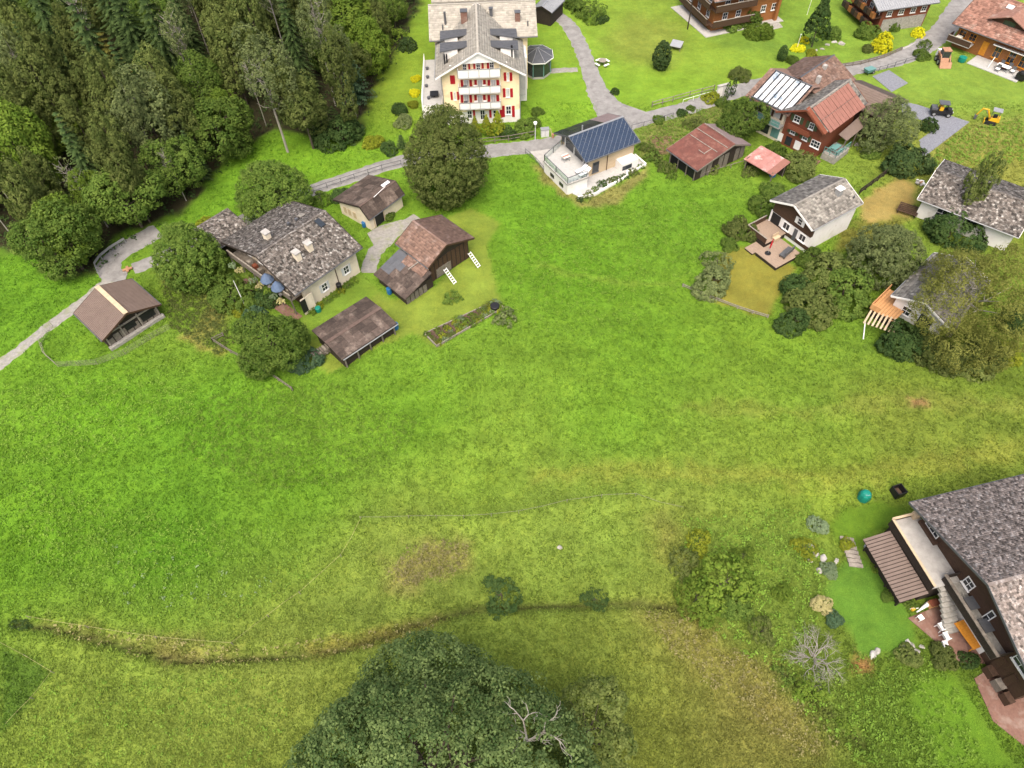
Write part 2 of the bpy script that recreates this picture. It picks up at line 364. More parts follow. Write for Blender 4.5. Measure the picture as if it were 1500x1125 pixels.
# turf patches: (photo-plan polygon, colour, edge softness m, strength)
PATCH = [
 ([(690, 306), (735, 326), (713, 362), (735, 446), (640, 510), (604, 488), (545, 515), (482, 548), (440, 520), (440, 465), (525, 402), (575, 440), (640, 418), (680, 380), (650, 320)], (124, 156, 44), .25, .9),
 ([(440, 465), (525, 402), (560, 430), (540, 440), (455, 500)], (104, 150, 34), .4, .9),
 ([(1060, 365), (1130, 362), (1165, 392), (1122, 466), (1045, 442), (1040, 415)], (134, 138, 44), .5, .9),
 ([(1255, 300), (1318, 258), (1346, 272), (1335, 318), (1268, 328)], (160, 148, 72), .7, .9),
 ([(1240, 330), (1330, 320), (1300, 360), (1220, 370)], (120, 124, 44), .8, .8),
 ([(1200, 865), (1250, 812), (1300, 842), (1345, 925), (1350, 945), (1262, 966), (1240, 920)], (88, 144, 34), .35, .95),
 ([(1215, 770), (1240, 745), (1290, 735), (1330, 745), (1310, 765), (1270, 790), (1262, 812), (1230, 800)], (92, 142, 24), .4, .9),
 ([(1400, 985), (1475, 1105), (1500, 1125), (1380, 1125), (1330, 1040), (1350, 990)], (92, 146, 24), .6, .8),
 ([(0, 940), (78, 984), (0, 1085)], (74, 122, 26), .4, .8),
 ([(565, 835), (600, 800), (650, 790), (685, 800), (680, 835), (640, 850), (600, 868), (570, 862)], (164, 158, 82), 1.2, .5),
 ([(935, 890), (1010, 905), (1120, 980), (1220, 1080), (1190, 1110), (1090, 1040), (1000, 960), (940, 915)], (156, 154, 72), 1.8, .4),
 ([(955, 760), (990, 765), (1000, 830), (960, 810)], (146, 140, 64), 1.4, .35),
 ([(1020, 760), (1180, 745), (1210, 850), (1190, 960), (1270, 1080), (1230, 1080), (1120, 970), (1010, 890)], (100, 138, 38), 1.5, .6),
 ([(50, 908), (345, 948), (330, 966), (240, 958), (150, 936), (60, 922)], (150, 150, 70), .8, .4),
 ([(225, 940), (300, 950), (300, 975), (240, 972)], (150, 140, 74), .8, .4),
 ([(640, 905), (560, 925), (450, 948), (455, 960), (560, 942), (650, 914)], (150, 142, 60), .6, .55),
 ([(230, 400), (300, 435), (300, 470), (270, 500), (300, 500), (330, 470), (330, 440), (255, 390)], (148, 142, 70), 1.0, .6),
 ([(270, 490), (330, 515), (322, 520), (262, 495)], (160, 150, 70), .5, .6),
 ([(780, 240), (798, 245), (855, 295), (935, 255), (945, 240), (950, 258), (900, 300), (850, 305), (790, 262)], (146, 136, 74), .5, .65),
 ([(930, 190), (1010, 150), (1080, 160), (1090, 190), (1040, 180), (985, 215), (960, 240), (935, 230)], (118, 134, 58), .8, .8),
 ([(950, 200), (985, 200), (985, 225), (960, 228)], (128, 108, 76), .5, .8),
 ([(1350, 235), (1400, 190), (1500, 170), (1500, 215), (1430, 235), (1370, 260)], (130, 144, 60), .8, .55),
 ([(1080, 1000), (1060, 985), (1000, 905), (1100, 960)], (110, 120, 40), 1., .5),
 ([(885, 60), (930, 20), (1000, 40), (980, 100), (920, 90)], (122, 146, 46), 2.5, .6),
 ([(1020, 50), (1080, 75), (1150, 70), (1100, 45)], (96, 140, 40), 1.0, .6),
 ([(790, 385), (840, 398), (920, 412), (990, 412), (990, 418), (915, 420), (835, 406), (785, 392)], (116, 156, 40), .5, .6),
 ([(1000, 590), (1180, 600), (1340, 575), (1500, 590), (1500, 610), (1340, 592), (1180, 612), (1000, 600)], (132, 150, 52), 1.0, .5),
 ([(780, 690), (1000, 680), (1200, 695), (1500, 640), (1500, 670), (1200, 715), (1000, 700), (780, 705)], (146, 164, 52), 1.2, .6),
 ([(1330, 583), (1358, 586), (1358, 596), (1335, 594)], (172, 142, 84), .4, .8),
 ([(1250, 960), (1280, 965), (1275, 985), (1250, 980)], (170, 130, 70), .4, .8),
]
FOREST = gpts([(-120, -60), (630, -60), (622, 0), (598, 45), (560, 110), (536, 180), (528, 212), (480, 205), (400, 190), (350, 225), (300, 275), (285, 300), (245, 325), (165, 350), (140, 402), (92, 410), (40, 372), (-20, 372), (-120, 380)])
TRACKS = [(gpts([(735, 320), (760, 350), (800, 385), (870, 405), (950, 412), (1010, 405)]), .22, .16), (gpts([(728, 328), (755, 362), (800, 397), (870, 416), (950, 424), (1010, 418)]), .22, .16),
    (gpts([(0, 640), (120, 560), (230, 500)]), .5, .08), (gpts([(20, 660), (140, 580), (250, 520)]), .5, -.06), (gpts([(1000, 700), (1200, 705), (1350, 690), (1500, 655)]), .35, .14), (gpts([(1000, 712), (1200, 718), (1350, 702), (1500, 668)]), .3, .12),
    (gpts([(560, 960), (480, 1010), (400, 1125)]), .4, .08), (gpts([(420, 700), (560, 640), (760, 610), (1000, 615)]), .5, .07), (gpts([(520, 760), (640, 690), (800, 660), (1000, 655)]), .5, -.07), (gpts([(300, 560), (480, 600), (640, 560), (760, 480)]), .6, -.05)]
def gcol(X, Y):
    num = np.zeros(X.shape + (3,)); den = np.zeros(X.shape)
    for (p, c) in TURF_PTS:
        g = P(*p); d2 = (X - g[0]) ** 2 + (Y - g[1]) ** 2
        w_ = 1 / (d2 + 20) ** 1.6
        num += w_[..., None] * alb(c); den += w_
    C = num / den[..., None]
    jx = X + .8 * vnoise(X, Y, 4, 5); jy = Y + .8 * vnoise(X, Y, 4, 6)
    for (poly, c, soft, st) in PATCH:
        q = gpts(poly); xs = [a[0] for a in q]; ys = [a[1] for a in q]; mg = soft * 2 + 1.5
        sel = (X > min(xs) - mg) & (X < max(xs) + mg) & (Y > min(ys) - mg) & (Y < max(ys) + mg)
        if not sel.any(): continue
        k = min(1, soft)
        wgt = smooth(-soft, soft, sdist(X[sel] * (1 - k) + jx[sel] * k, Y[sel] * (1 - k) + jy[sel] * k, q)) * st
        C[sel] = C[sel] * (1 - wgt[:, None]) + alb(c) * wgt[:, None]
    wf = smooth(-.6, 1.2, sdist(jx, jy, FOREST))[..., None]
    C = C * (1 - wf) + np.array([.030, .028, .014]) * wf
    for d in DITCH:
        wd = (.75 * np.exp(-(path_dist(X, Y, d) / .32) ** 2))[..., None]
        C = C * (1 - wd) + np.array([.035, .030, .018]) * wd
    for (trk, wd_, am) in TRACKS:
        C = C * (1 + am * np.exp(-(path_dist(X, Y, trk) / wd_) ** 2))[..., None]
    big = (1 + .10 * vnoise(X, Y, 9, 11) + .07 * vnoise(X, Y, 3, 12))[..., None]
    return C * np.clip(big, .6, 1.4)
far = np.array([160, 230, 330, 480, 700, 1000, 1500.])
gx = np.concatenate([-far[::-1] , np.arange(-112, 112.01, .45), far]); gy = np.concatenate([-far[::-1][:6], np.arange(-6, 150, .45), far + 20])
GX, GY = np.meshgrid(gx, gy); nx, ny = len(gx), len(gy)
gverts = np.stack([GX.ravel(), GY.ravel(), relief(GX.ravel(), GY.ravel()) * (np.abs(GX.ravel()) < 120)], 1)
ii = np.arange(nx * ny).reshape(ny, nx)
gq = np.stack([ii[:-1, :-1].ravel(), ii[:-1, 1:].ravel(), ii[1:, 1:].ravel(), ii[1:, :-1].ravel()], 1)
gm = np_mesh('ground', gverts, gq)
ca = gm.attributes.new('turf', 'FLOAT_COLOR', 'POINT')
cc = gcol(GX.ravel(), GY.ravel())
ca.data.foreach_set('color', np.concatenate([cc, np.ones((len(cc), 1))], 1).astype(np.float32).ravel())
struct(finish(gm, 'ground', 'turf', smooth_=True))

# ------------------------------------------------------------------ roads, tracks, yards
def spline(pts, step=.6):
    pts = np.array(pts); out = []
    for i in range(len(pts) - 1):
        p0, p1, p2, p3 = pts[max(i - 1, 0)], pts[i], pts[i + 1], pts[min(i + 2, len(pts) - 1)]
        n = max(2, int(np.linalg.norm(p2 - p1) / step))
        for k in range(n):
            t = k / n
            out.append(.5 * (2 * p1 + (p2 - p0) * t + (2 * p0 - 5 * p1 + 4 * p2 - p3) * t * t + (3 * p1 - p0 - 3 * p2 + p3) * t ** 3))
    out.append(pts[-1]); return np.array(out)
ROADS = []
def road(name, px, width, m, lift=.05, jag=.2):
    c = spline(gpts(px)); d = np.gradient(c, axis=0); d /= np.linalg.norm(d, axis=1)[:, None] + 1e-9
    nrm = np.stack([-d[:, 1], d[:, 0]], 1); K = 6; V = []
    wv = np.interp(np.linspace(0, 1, len(c)), np.linspace(0, 1, len(width)), width) if hasattr(width, '__len__') else np.full(len(c), width)
    for i in range(len(c)):
        for k in range(K + 1):
            e = (k / K - .5) * wv[i] + (random.uniform(-jag, jag) if k in (0, K) else 0)
            q = c[i] + nrm[i] * e
            V.append((q[0], q[1], gz(q[0], q[1]) + (lift if 0 < k < K else -.02)))
    n = len(c); jj = np.arange(n * (K + 1)).reshape(n, K + 1)
    F_ = np.stack([jj[:-1, :-1].ravel(), jj[:-1, 1:].ravel(), jj[1:, 1:].ravel(), jj[1:, :-1].ravel()], 1)
    ROADS.append((c, float(np.mean(wv))))
    return struct(finish(np_mesh(name, V, F_), name, m, smooth_=True))
def yard(name, px, m, lift=.04):
    q = gpts(px); b = MB(); b.prism(q, -.3, lift); ROADS_POLY.append(q)
    return struct(b.build(name, m))
ROADS_POLY = []
road('road', [(1440, -30), (1408, 8), (1378, 48), (1335, 78), (1285, 94), (1225, 104), (1165, 112), (1110, 124), (1060, 140), (1000, 160), (945, 174), (890, 190), (830, 206), (770, 216), (715, 221), (655, 226), (600, 234), (555, 246), (500, 264), (455, 280), (400, 302), (340, 330), (290, 352), (240, 376), (195, 394)], [4.2, 4.2, 4, 3.8, 3.6, 3.4, 3.3, 3.3, 3.3, 3, 2.6, 2.4, 2.4], 'asphalt')
road('lane', [(232, 338), (205, 352), (176, 370), (160, 388), (166, 404), (186, 404)], [3.4, 3.4, 3.2, 2.6], 'asphalt', .06)
road('track', [(178, 398), (140, 428), (100, 458), (62, 486), (30, 512), (-10, 540), (-40, 560)], [2.2, 1.9, 1.6, 1.6, 1.6], 'gravel', .045)
road('driveway', [(908, 184), (892, 158), (876, 134), (866, 110), (857, 84), (846, 58), (832, 36), (812, 20), (796, 10)], [6.5, 4.6, 3.2, 2.8, 2.8, 2.8, 2.8, 2.8], 'asphalt', .06)
yard('driveway_apron', [(876, 152), (900, 148), (945, 164), (962, 172), (920, 186), (890, 190)], 'asphalt', .065)
road('garden_path', [(798, 104), (822, 103), (846, 102)], 1.6, 'gravel', .04)
road('farm_path', [(612, 318), (590, 332), (566, 352), (548, 372), (540, 400)], [1.7, 2.0, 2.0, 2.2, 2.0], 'gravel')
yard('farm_yard', [(538, 342), (556, 331), (588, 322), (600, 328), (566, 350), (550, 364)], 'gravel', .03)
yard('gravel_lot', [(1278, 112), (1302, 103), (1330, 122), (1306, 135)], 'blue_gravel', .05)
yard('gravel_drive', [(1318, 148), (1345, 154), (1420, 179), (1352, 231), (1346, 206), (1376, 184), (1322, 168)], 'blue_gravel', .05)
yard('house_forecourt', [(776, 222), (812, 212), (822, 222), (800, 240), (800, 252)], 'concrete', .045)
yard('chalet_path', [(1322, 70), (1358, 56), (1350, 72), (1330, 84)], 'concrete', .04)
yard('stone_pad', [(1120, 35), (1135, 26), (1147, 40), (1130, 44)], 'stone', .03)

# ------------------------------------------------------------------ grass: real blades over the meadows (nobody could count them)
KEEP_OUT = []      # (polygon) footprints, filled before the blades are built
def grass_blades():
    N = 210000
    u = rng.uniform(-30, 1530, N); v = 1150 - 1000 * rng.uniform(0, 1, N) ** 1.25
    d = _f[None] + _r[None] * ((u - 750) / FPX)[:, None] - _u[None] * ((v - 562.5) / FPX)[:, None]
    t = -CAM_H / d[:, 2]; X = d[:, 0] * t; Y = d[:, 1] * t
    dd = (np.stack([X, Y, np.full_like(X, -CAM_H)], 1) @ _f); ok = ~inside(X, Y, FOREST) & (rng.uniform(0, 1, N) < (dd / 105) ** 1.5)
    for (c, wd) in ROADS: ok &= path_dist(X, Y, c[::3]) > wd / 2 - .08
    for q in ROADS_POLY + KEEP_OUT: ok &= ~inside(X, Y, q)
    mown = np.zeros(len(X), bool)
    for k in (0, 1, 2, 3, 5, 6, 7): mown |= inside(X, Y, gpts(PATCH[k][0]))
    ok &= ~(mown & (rng.uniform(0, 1, len(X)) < .8))
    X, Y, mown = X[ok], Y[ok], mown[ok]; n = len(X)
    C = gcol(X, Y); Z = relief(X, Y); tuft = rng.normal(0, .09, n)
    cl = vnoise(X, Y, .75, 21) * .5 + vnoise(X, Y, .4, 22) * .5
    h = np.where(mown, .05, .125 + .07 * cl) * rng.uniform(.7, 1.3, n)
    h *= np.where(C[:, 0] > .8 * C[:, 1], 1.25, 1.0)
    V = []; CC = []
    for k in range(6):
        a = rng.uniform(0, 2 * PI, n); w_ = rng.uniform(.05, .11, n) * np.where(mown, .6, 1); lean = rng.uniform(.4, 1.5, n) * h
        ox = X + rng.normal(0, .13, n); oy = Y + rng.normal(0, .13, n)
        b0 = np.stack([ox - w_ * np.sin(a), oy + w_ * np.cos(a), Z - .02], 1); b1 = np.stack([ox + w_ * np.sin(a), oy - w_ * np.cos(a), Z - .02], 1)
        la = a + rng.normal(0, .5, n)
        tp = np.stack([ox + lean * np.cos(la), oy + lean * np.sin(la), Z + h * rng.uniform(.5, 1, n)], 1)
        V.append(np.stack([b0, b1, tp], 1)); g = rng.normal(1.22, .18, n)[:, None] + .10 * cl[:, None] + tuft[:, None]
        c_ = np.clip(C * np.clip(g, .5, 1.7), 0, 1); CC.append(np.repeat(c_[:, None], 3, 1))
    V = np.concatenate(V).reshape(-1, 3); CC = np.concatenate(CC).reshape(-1, 3)
    me = np_mesh('meadow_grass', V, np.arange(len(V)).reshape(-1, 3))
    at = me.attributes.new('turf', 'FLOAT_COLOR', 'POINT'); at.data.foreach_set('color', np.concatenate([CC, np.ones((len(CC), 1))], 1).astype(np.float32).ravel())
    o = finish(me, 'meadow_grass', 'grass_blades'); stuff(o)
    tag(o, 'short green meadow grass covering the open hillside', 'grass')
# ------------------------------------------------------------------ building kit
def shingles(parent, planes, tw, th, m, name='shingles', lift=.035, jit=.02, streak=.25):
    """planes: (corner at eave, unit along eave, length, unit up slope, slope length[, keep function(u,v)])"""
    Vs = []; Ts = []; r = np.random.default_rng(len(bpy.data.objects))
    for pl in planes:
        O, eu, L, ev, S = [np.array(q, float) if hasattr(q, '__len__') else q for q in pl[:5]]
        nrm = np.cross(eu, ev); nrm /= np.linalg.norm(nrm)
        if nrm[2] < 0: nrm = -nrm
        nu, nv = max(1, int(round(L / tw))), max(1, int(round(S / th))); du, dv = L / nu, S / nv
        I, J = np.meshgrid(np.arange(nu + 1), np.arange(nv)); I, J = I.ravel(), J.ravel()
        u0 = np.clip((I - .5 * (J % 2)) * du, 0, L); u1 = np.clip((I + 1 - .5 * (J % 2)) * du, 0, L)
        ok = u1 - u0 > .02
        if len(pl) > 5: ok &= pl[5]((u0 + u1) / 2, (J + .5) * dv)
        I, J, u0, u1 = I[ok], J[ok], u0[ok] + .012, u1[ok] - .012; n = len(I)
        v0 = J * dv - .02 + r.normal(0, jit, n); v1 = (J + 1) * dv + .03; v0 = np.maximum(v0, -.03)
        a = lift * r.uniform(.7, 1.5, n); lo = .006
        def pt(u, v, h): return O + u[:, None] * eu + v[:, None] * ev + (h[:, None] if hasattr(h, '__len__') else h) * nrm
        z0 = np.zeros(n)
        Vs.append(np.stack([pt(u0, v0, a), pt(u1, v0, a), pt(u1, v1, z0 + lo), pt(u0, v1, z0 + lo), pt(u0, v0, z0), pt(u1, v0, z0)], 1))
        Ts.append(np.repeat(np.clip(r.normal(.47, .36, n), 0, 1)[:, None], 6, 1))
    V = np.concatenate(Vs).reshape(-1, 3); T = np.concatenate(Ts).ravel(); n = len(V) // 6; k = np.arange(n)[:, None] * 6
    F_ = np.concatenate([k + np.array([[0, 1, 2, 3]]), k + np.array([[4, 5, 1, 0]])])
    return stuff(finish(np_mesh(name, V, F_), name, m, parent, T))
def ribs(parent, O, eu, L, ev, S, step, hgt, m, name='corrugation', w=.05):
    """raised seams running up the slope, one joined part"""
    O, eu, ev = (np.array(q, float) for q in (O, eu, ev)); nrm = np.cross(eu, ev); nrm /= np.linalg.norm(nrm)
    if nrm[2] < 0: nrm = -nrm
    b = MB(); n = int(L / step)
    for i in range(n + 1):
        u = i * L / n
        b.boxb(O + eu * u + ev * S / 2 + nrm * hgt / 2, eu * w / 2, ev * S / 2, nrm * hgt / 2, random.random())
    return stuff(b.build(name, m, parent))
def sheets(parent, O, eu, L, ev, S, nu, nv, m, name='sheet', gap=.02, th=.03, per=True, lift=.03, mats=None):
    """separate sheets or panels laid on a slope, each a part"""
    O, eu, ev = (np.array(q, float) for q in (O, eu, ev)); nrm = np.cross(eu, ev); nrm /= np.linalg.norm(nrm)
    if nrm[2] < 0: nrm = -nrm
    for i in range(nu):
        for j in range(nv):
            b = MB(); c = O + eu * (i + .5) * L / nu + ev * (j + .5) * S / nv + nrm * (lift + random.uniform(-.3, .3) * th)
            tl = ev * (S / nv / 2 - gap / 2) + nrm * random.uniform(-.012, .012)
            b.boxb(c, eu * (L / nu / 2 - gap / 2), tl, nrm * th / 2, random.random())
            b.build(name, mats(i, j) if mats else m, parent)
def clip_poly(poly, u1, v1):
    for (ax, lim, sg) in ((0, 0., 1), (0, u1, -1), (1, 0., 1), (1, v1, -1)):
        out = []
        for i in range(len(poly)):
            p, q = poly[i], poly[(i + 1) % len(poly)]; a, b = sg * (p[ax] - lim), sg * (q[ax] - lim)
            if a >= 0: out.append(p)
            if (a > 0 and b < 0) or (a < 0 and b > 0): t = a / (a - b); out.append((p[0] + t * (q[0] - p[0]), p[1] + t * (q[1] - p[1])))
        poly = out
        if len(poly) < 3: return None
    return poly
def diamonds(parent, O, eu, L, ev, S, d, m, name):
    nrm = np.cross(eu, ev); nrm = nrm if nrm[2] > 0 else -nrm
    for i in range(-1, int(L / d) + 2):
        for j in range(-1, int(2 * S / d) + 2):
            cu, cv = (i + .5 * (j % 2)) * d, j * d / 2; g = d / 2 - .02
            q = clip_poly([(cu - g, cv), (cu, cv - g), (cu + g, cv), (cu, cv + g)], L - .06, S - .04)
            if not q: continue
            h = .03 + random.uniform(-.006, .006); n = len(q); vs = [O + eu * u + ev * v + nrm * .004 for u, v in q] + [O + eu * u + ev * v + nrm * h for u, v in q]
            MB().add(vs, [tuple(range(n)), tuple(range(n, 2 * n))] + [(k, (k + 1) % n, n + (k + 1) % n, n + k) for k in range(n)], random.random()).build(name, m, parent)
class House:
    def __init__(s, name, label, cat, c, a, L, W, ze, zr, yr=0, o=(.6, .6, .6, .6), wall='cream_plaster', roofm='brown_tile', tile=(.32, .3), style='tile', edge='dark_wood', z0=0, group=None, wallcut=True, rooft=.14, tilem=None):
        s.c = np.array([c[0], c[1]]); s.a = math.radians(a); s.L, s.W, s.ze, s.zr, s.yr = L, W, ze, zr, yr
        s.root = thing(name, label, cat, (c[0], c[1], z0), s.a, group)
        s.x0, s.x1, s.y0, s.y1 = -L / 2 + o[0], L / 2 - o[1], -W / 2 + o[2], W / 2 - o[3]
        cs, sn = math.cos(s.a), math.sin(s.a)
        s.w = lambda x, y: (c[0] + cs * x - sn * y, c[1] + sn * x + cs * y)
        KEEP_OUT.append([s.w(s.x0, s.y0), s.w(s.x1, s.y0), s.w(s.x1, s.y1), s.w(s.x0, s.y1)])
        if wallcut: s.walls(wall)
        s.roofbuild(roofm, tile, style, edge, rooft)
    def rz(s, y):
        return s.zr - (s.zr - s.ze) * (abs(y - s.yr) / ((s.W / 2 - s.yr) if y > s.yr else (s.W / 2 + s.yr)))
    def walls(s, m, x0=None, x1=None, zb=-.3, name='wall'):
        x0 = s.x0 if x0 is None else x0; x1 = s.x1 if x1 is None else x1
        pr = [(s.y0, zb), (s.y1, zb), (s.y1, s.rz(s.y1) - .05), (s.yr, s.zr - .05), (s.y0, s.rz(s.y0) - .05)]
        b = MB(); b.add([(x0, y, z) for y, z in pr] + [(x1, y, z) for y, z in pr], [(0, 1, 2, 3, 4)[::-1], (5, 6, 7, 8, 9)] + [(i, (i + 1) % 5, 5 + (i + 1) % 5, 5 + i) for i in range(5)])
        return b.build(name, m, s.root)
    def planes(s):
        out = []
        for sg in (-1, 1):
            ye = sg * s.W / 2; run = abs(ye - s.yr); S = math.hypot(run, s.zr - s.ze)
            ev = np.array([0, -sg * run / S, (s.zr - s.ze) / S])
            out.append((np.array([-s.L / 2, ye, s.ze]), np.array([1., 0, 0]), s.L, ev, S))
        return out
    def roofbuild(s, m, tile, style, edge, t):
        b = MB(); h = s.L / 2
        for sg in (-1, 1):
            ye = sg * s.W / 2
            b.hexa([(-h, ye, s.ze - t), (h, ye, s.ze - t), (h, s.yr, s.zr - t), (-h, s.yr, s.zr - t), (-h, ye, s.ze), (h, ye, s.ze), (h, s.yr, s.zr), (-h, s.yr, s.zr)], .5)
        s.roof = b.build('roof', m, s.root)
        if style == 'tile': shingles(s.roof, s.planes(), tile[0], tile[1], m)
        if style == 'seam':
            for p in s.planes(): ribs(s.roof, *p, tile[0], .045, m)
        b = MB(); b.bar((-h - .02, s.yr, s.zr + .02), (h + .02, s.yr, s.zr + .02), .26, .07); b.build('ridge_cap', m, s.roof)
        if edge:
            for x in (-h - .02, h + .02):
                for sg in (-1, 1):
                    b = MB(); b.bar((x, sg * (s.W / 2 + .01), s.ze - .07), (x, s.yr, s.zr - .07), .05, .22); b.build('bargeboard', edge, s.roof)
            for sg in (-1, 1):
                b = MB(); b.tube([(-h, sg * (s.W / 2 + .06), s.ze - .08), (h, sg * (s.W / 2 + .06), s.ze - .08)], .065, 6); b.build('gutter', 'slate_metal' if edge != 'white_paint' else 'zinc', s.roof)
    def basis(s, side, off=0):
        if side == 'S': return np.array([0, s.y0 - off, 0]), np.array([1., 0, 0]), np.array([0, -1., 0])
        if side == 'N': return np.array([0, s.y1 + off, 0]), np.array([-1., 0, 0]), np.array([0, 1., 0])
        if side == 'W': return np.array([s.x0 - off, 0, 0]), np.array([0, -1., 0]), np.array([-1., 0, 0])
        return np.array([s.x1 + off, 0, 0]), np.array([0, 1., 0]), np.array([1., 0, 0])
    def uv(s, side, px, py, off=0):       # where a photo-plan point falls on this wall: (along, height)
        o, r, n = s.basis(side, off); d = _f + _r * ((px - 750) / FPX) - _u * ((py - 562.5) / FPX)
        cs, sn = math.cos(s.a), math.sin(s.a)
        dl = np.array([d[0] * cs + d[1] * sn, -d[0] * sn + d[1] * cs, d[2]])
        ol = np.array([-s.c[0] * cs - s.c[1] * sn, s.c[0] * sn - s.c[1] * cs, CAM_H])
        t = ((o - ol) @ n) / (dl @ n); q = ol + dl * t
        return float((q - o) @ r), float(q[2])
    def win(s, side, u, z, w, h, fr='white_paint', shut=None, cols=2, rows=2, glass='glass', sill=True, name='window', off=0, sw=None):
        o, r, n = s.basis(side, off); up = np.array([0, 0, 1.]); c = o + r * u + up * z
        b = MB(); f = .07
        for q in (-1, 1):
            b.boxb(c + r * q * (w / 2 - f / 2) + n * .035, r * f / 2, up * h / 2, n * .035)
            b.boxb(c + up * q * (h / 2 - f / 2) + n * .033, r * (w / 2 - f), up * f / 2, n * .033)
        for k in range(1, cols): b.boxb(c + r * (k / cols - .5) * w + n * .028, r * .02, up * (h / 2 - f), n * .028)
        for k in range(1, rows): b.boxb(c + up * (k / rows - .5) * h + n * .026, r * (w / 2 - f), up * .02, n * .026)
        wo_ = b.build(name, fr, s.root)
        MB().boxb(c + n * .012, r * (w / 2 - f), up * (h / 2 - f), n * .010).build('pane', glass, wo_)
        if sill: MB().boxb(c - up * (h / 2 + .04) + n * .07, r * (w / 2 + .06), up * .04, n * .07).build('sill', fr, wo_)
        if shut:
            k = sw or w * .5
            for q in (-1, 1): MB().boxb(c + r * q * (w / 2 + k / 2 + .02) + n * .03, r * k / 2, up * h / 2, n * .028).build('shutter', shut, wo_)
        return wo_
    def winpx(s, side, x0, y0, x1, y1, off=0, **k):
        a = s.uv(side, x0, y0, off); b = s.uv(side, x1, y1, off)
        return s.win(side, (a[0] + b[0]) / 2, (a[1] + b[1]) / 2, abs(b[0] - a[0]), abs(a[1] - b[1]), off=off, **k)
    def panel(s, side, u, z, w, h, m, name, d=.05, parent=None):
        o, r, n = s.basis(side); up = np.array([0, 0, 1.])
        return MB().boxb(o + r * u + up * z + n * d / 2, r * w / 2, up * h / 2, n * d / 2).build(name, m, parent or s.root)
    def chimney(s, x, y, w=.55, d=.55, h=1.0, m='cream_plaster', cap='concrete'):
        z = s.rz(y); b = MB(); b.box(x, y, z + h / 2 - .35, w, d, h + .7); ch = b.build('chimney', m, s.roof)
        MB().box(x, y, z + h + .05, w + .16, d + .16, .1).build('cap', cap, ch) if False else MB().box(x, y, z + h + .05, w + .16, d + .16, .1).build('chimney_cap', cap, s.roof)
        return ch
    def pipe(s, x, y, h=.8, r=.09, m='slate_metal'):
        z = s.rz(y); MB().tube([(x, y, z - .1), (x, y, z + h)], r, 8).build('vent_pipe', m, s.roof)
def rail(parent, pts, h, m, name='railing', posts=1.2, bars=2, w=.05, infill=None):
    b = MB()
    for p, q in zip(pts[:-1], pts[1:]):
        p, q = np.array(p, float), np.array(q, float); L = np.linalg.norm(q - p); n = max(1, int(round(L / posts)))
        for i in range(n + 1):
            e = p + (q - p) * i / n; b.bar(e, e + np.array([0, 0, h]), w, w)
        for k in range(bars): b.bar(p + np.array([0, 0, h * (k + 1) / bars]), q + np.array([0, 0, h * (k + 1) / bars]), w * 1.1, w)
    o = b.build(name, m, parent)
    if infill:
        b = MB()
        for p, q in zip(pts[:-1], pts[1:]):
            p, q = np.array(p, float), np.array(q, float); mid = (p + q) / 2 + np.array([0, 0, h * .48]); e = (q - p) / 2
            nn = np.cross(e, (0, 0, 1)); nn /= np.linalg.norm(nn)
            b.boxb(mid, e * .99, nn * .012, np.array([0, 0, h * .42]))
        b.build('infill_panel', infill, parent)
    return o
# ================================================================== HOTEL-LIKE YELLOW HOUSE
H = House('apartment_house', 'large pale yellow house with red shutters and stacked white balconies', 'house', (-3.0, 96.6), 91.2, 13.6, 12.2, 7.5, 10.9, .15,
          o=(.9, .2, .85, .85), wall='yellow_plaster', roofm='beige_slate', tile=(.42, .38), edge='white_paint')
# local frame of this house: +x runs back from the street, +y runs to its left; street gable is side 'W'
R_ = H.root
b = MB(); b.prism([(H.x0 - .02, H.y0 - .02), (H.x0 - .02, H.y1 + .02), (H.x0 + 9, H.y1 + .02), (H.x0 + 9, H.y0 - .02)], -.3, 1.9); b.build('ground_floor_wall', 'white_plaster', R_)
# rear wing across
bx0, bx1, byl, byr = 1.9, 12.3, 7.0, -8.3; rzr, rze = 10.75, 8.3; rx = (bx0 + bx1) / 2
b = MB(); b.prism([(bx0 + .8, byr + 1.4), (bx1 - .8, byr + 1.4), (bx1 - .8, byl - .7), (bx0 + .8, byl - .7)], -.3, 8.4); b.build('rear_wing_wall', 'yellow_plaster', R_)
b = MB(); t = .14
for xe in (bx0, bx1):
    b.hexa([(xe, byr, rze - t), (xe, byl, rze - t), (rx, byl, rzr - t), (rx, byr, rzr - t), (xe, byr, rze), (xe, byl, rze), (rx, byl, rzr), (rx, byr, rzr)])
rw = b.build('rear_wing_roof', 'beige_slate', R_)
S = math.hypot(rx - bx0, rzr - rze); ev = ((rx - bx0) / S, 0, (rzr - rze) / S); ev2 = (-ev[0], 0, ev[2])
shingles(rw, [((bx0, byr, rze), (0, 1, 0), byl - byr, ev, S), ((bx1, byr, rze), (0, 1, 0), byl - byr, ev2, S)], .42, .38, 'beige_slate')
MB().bar((rx, byr, rzr + .03), (rx, byl, rzr + .03), .3, .1).build('ridge_cap', 'beige_slate', rw)
MB().tube([(bx0 - .06, byr, rze - .08), (bx0 - .06, byl, rze - .08)], .08, 6).build('gutter', 'slate_metal', rw)
for (x, y, w_, h) in ((4.4, -5.6, .7, 1.1), (5.2, -1.9, .45, 1.0)):
    z = rze + (rzr - rze) * (x - bx0) / (rx - bx0); c_ = MB().box(x, y, z + h / 2 - .3, w_, w_, h + .6).build('chimney', 'brick_paving' if w_ > .5 else 'slate_metal', rw)
    MB().box(x, y, z + h + .03, w_ + .14, w_ + .14, .08).build('chimney_cap', 'slate_metal', rw)
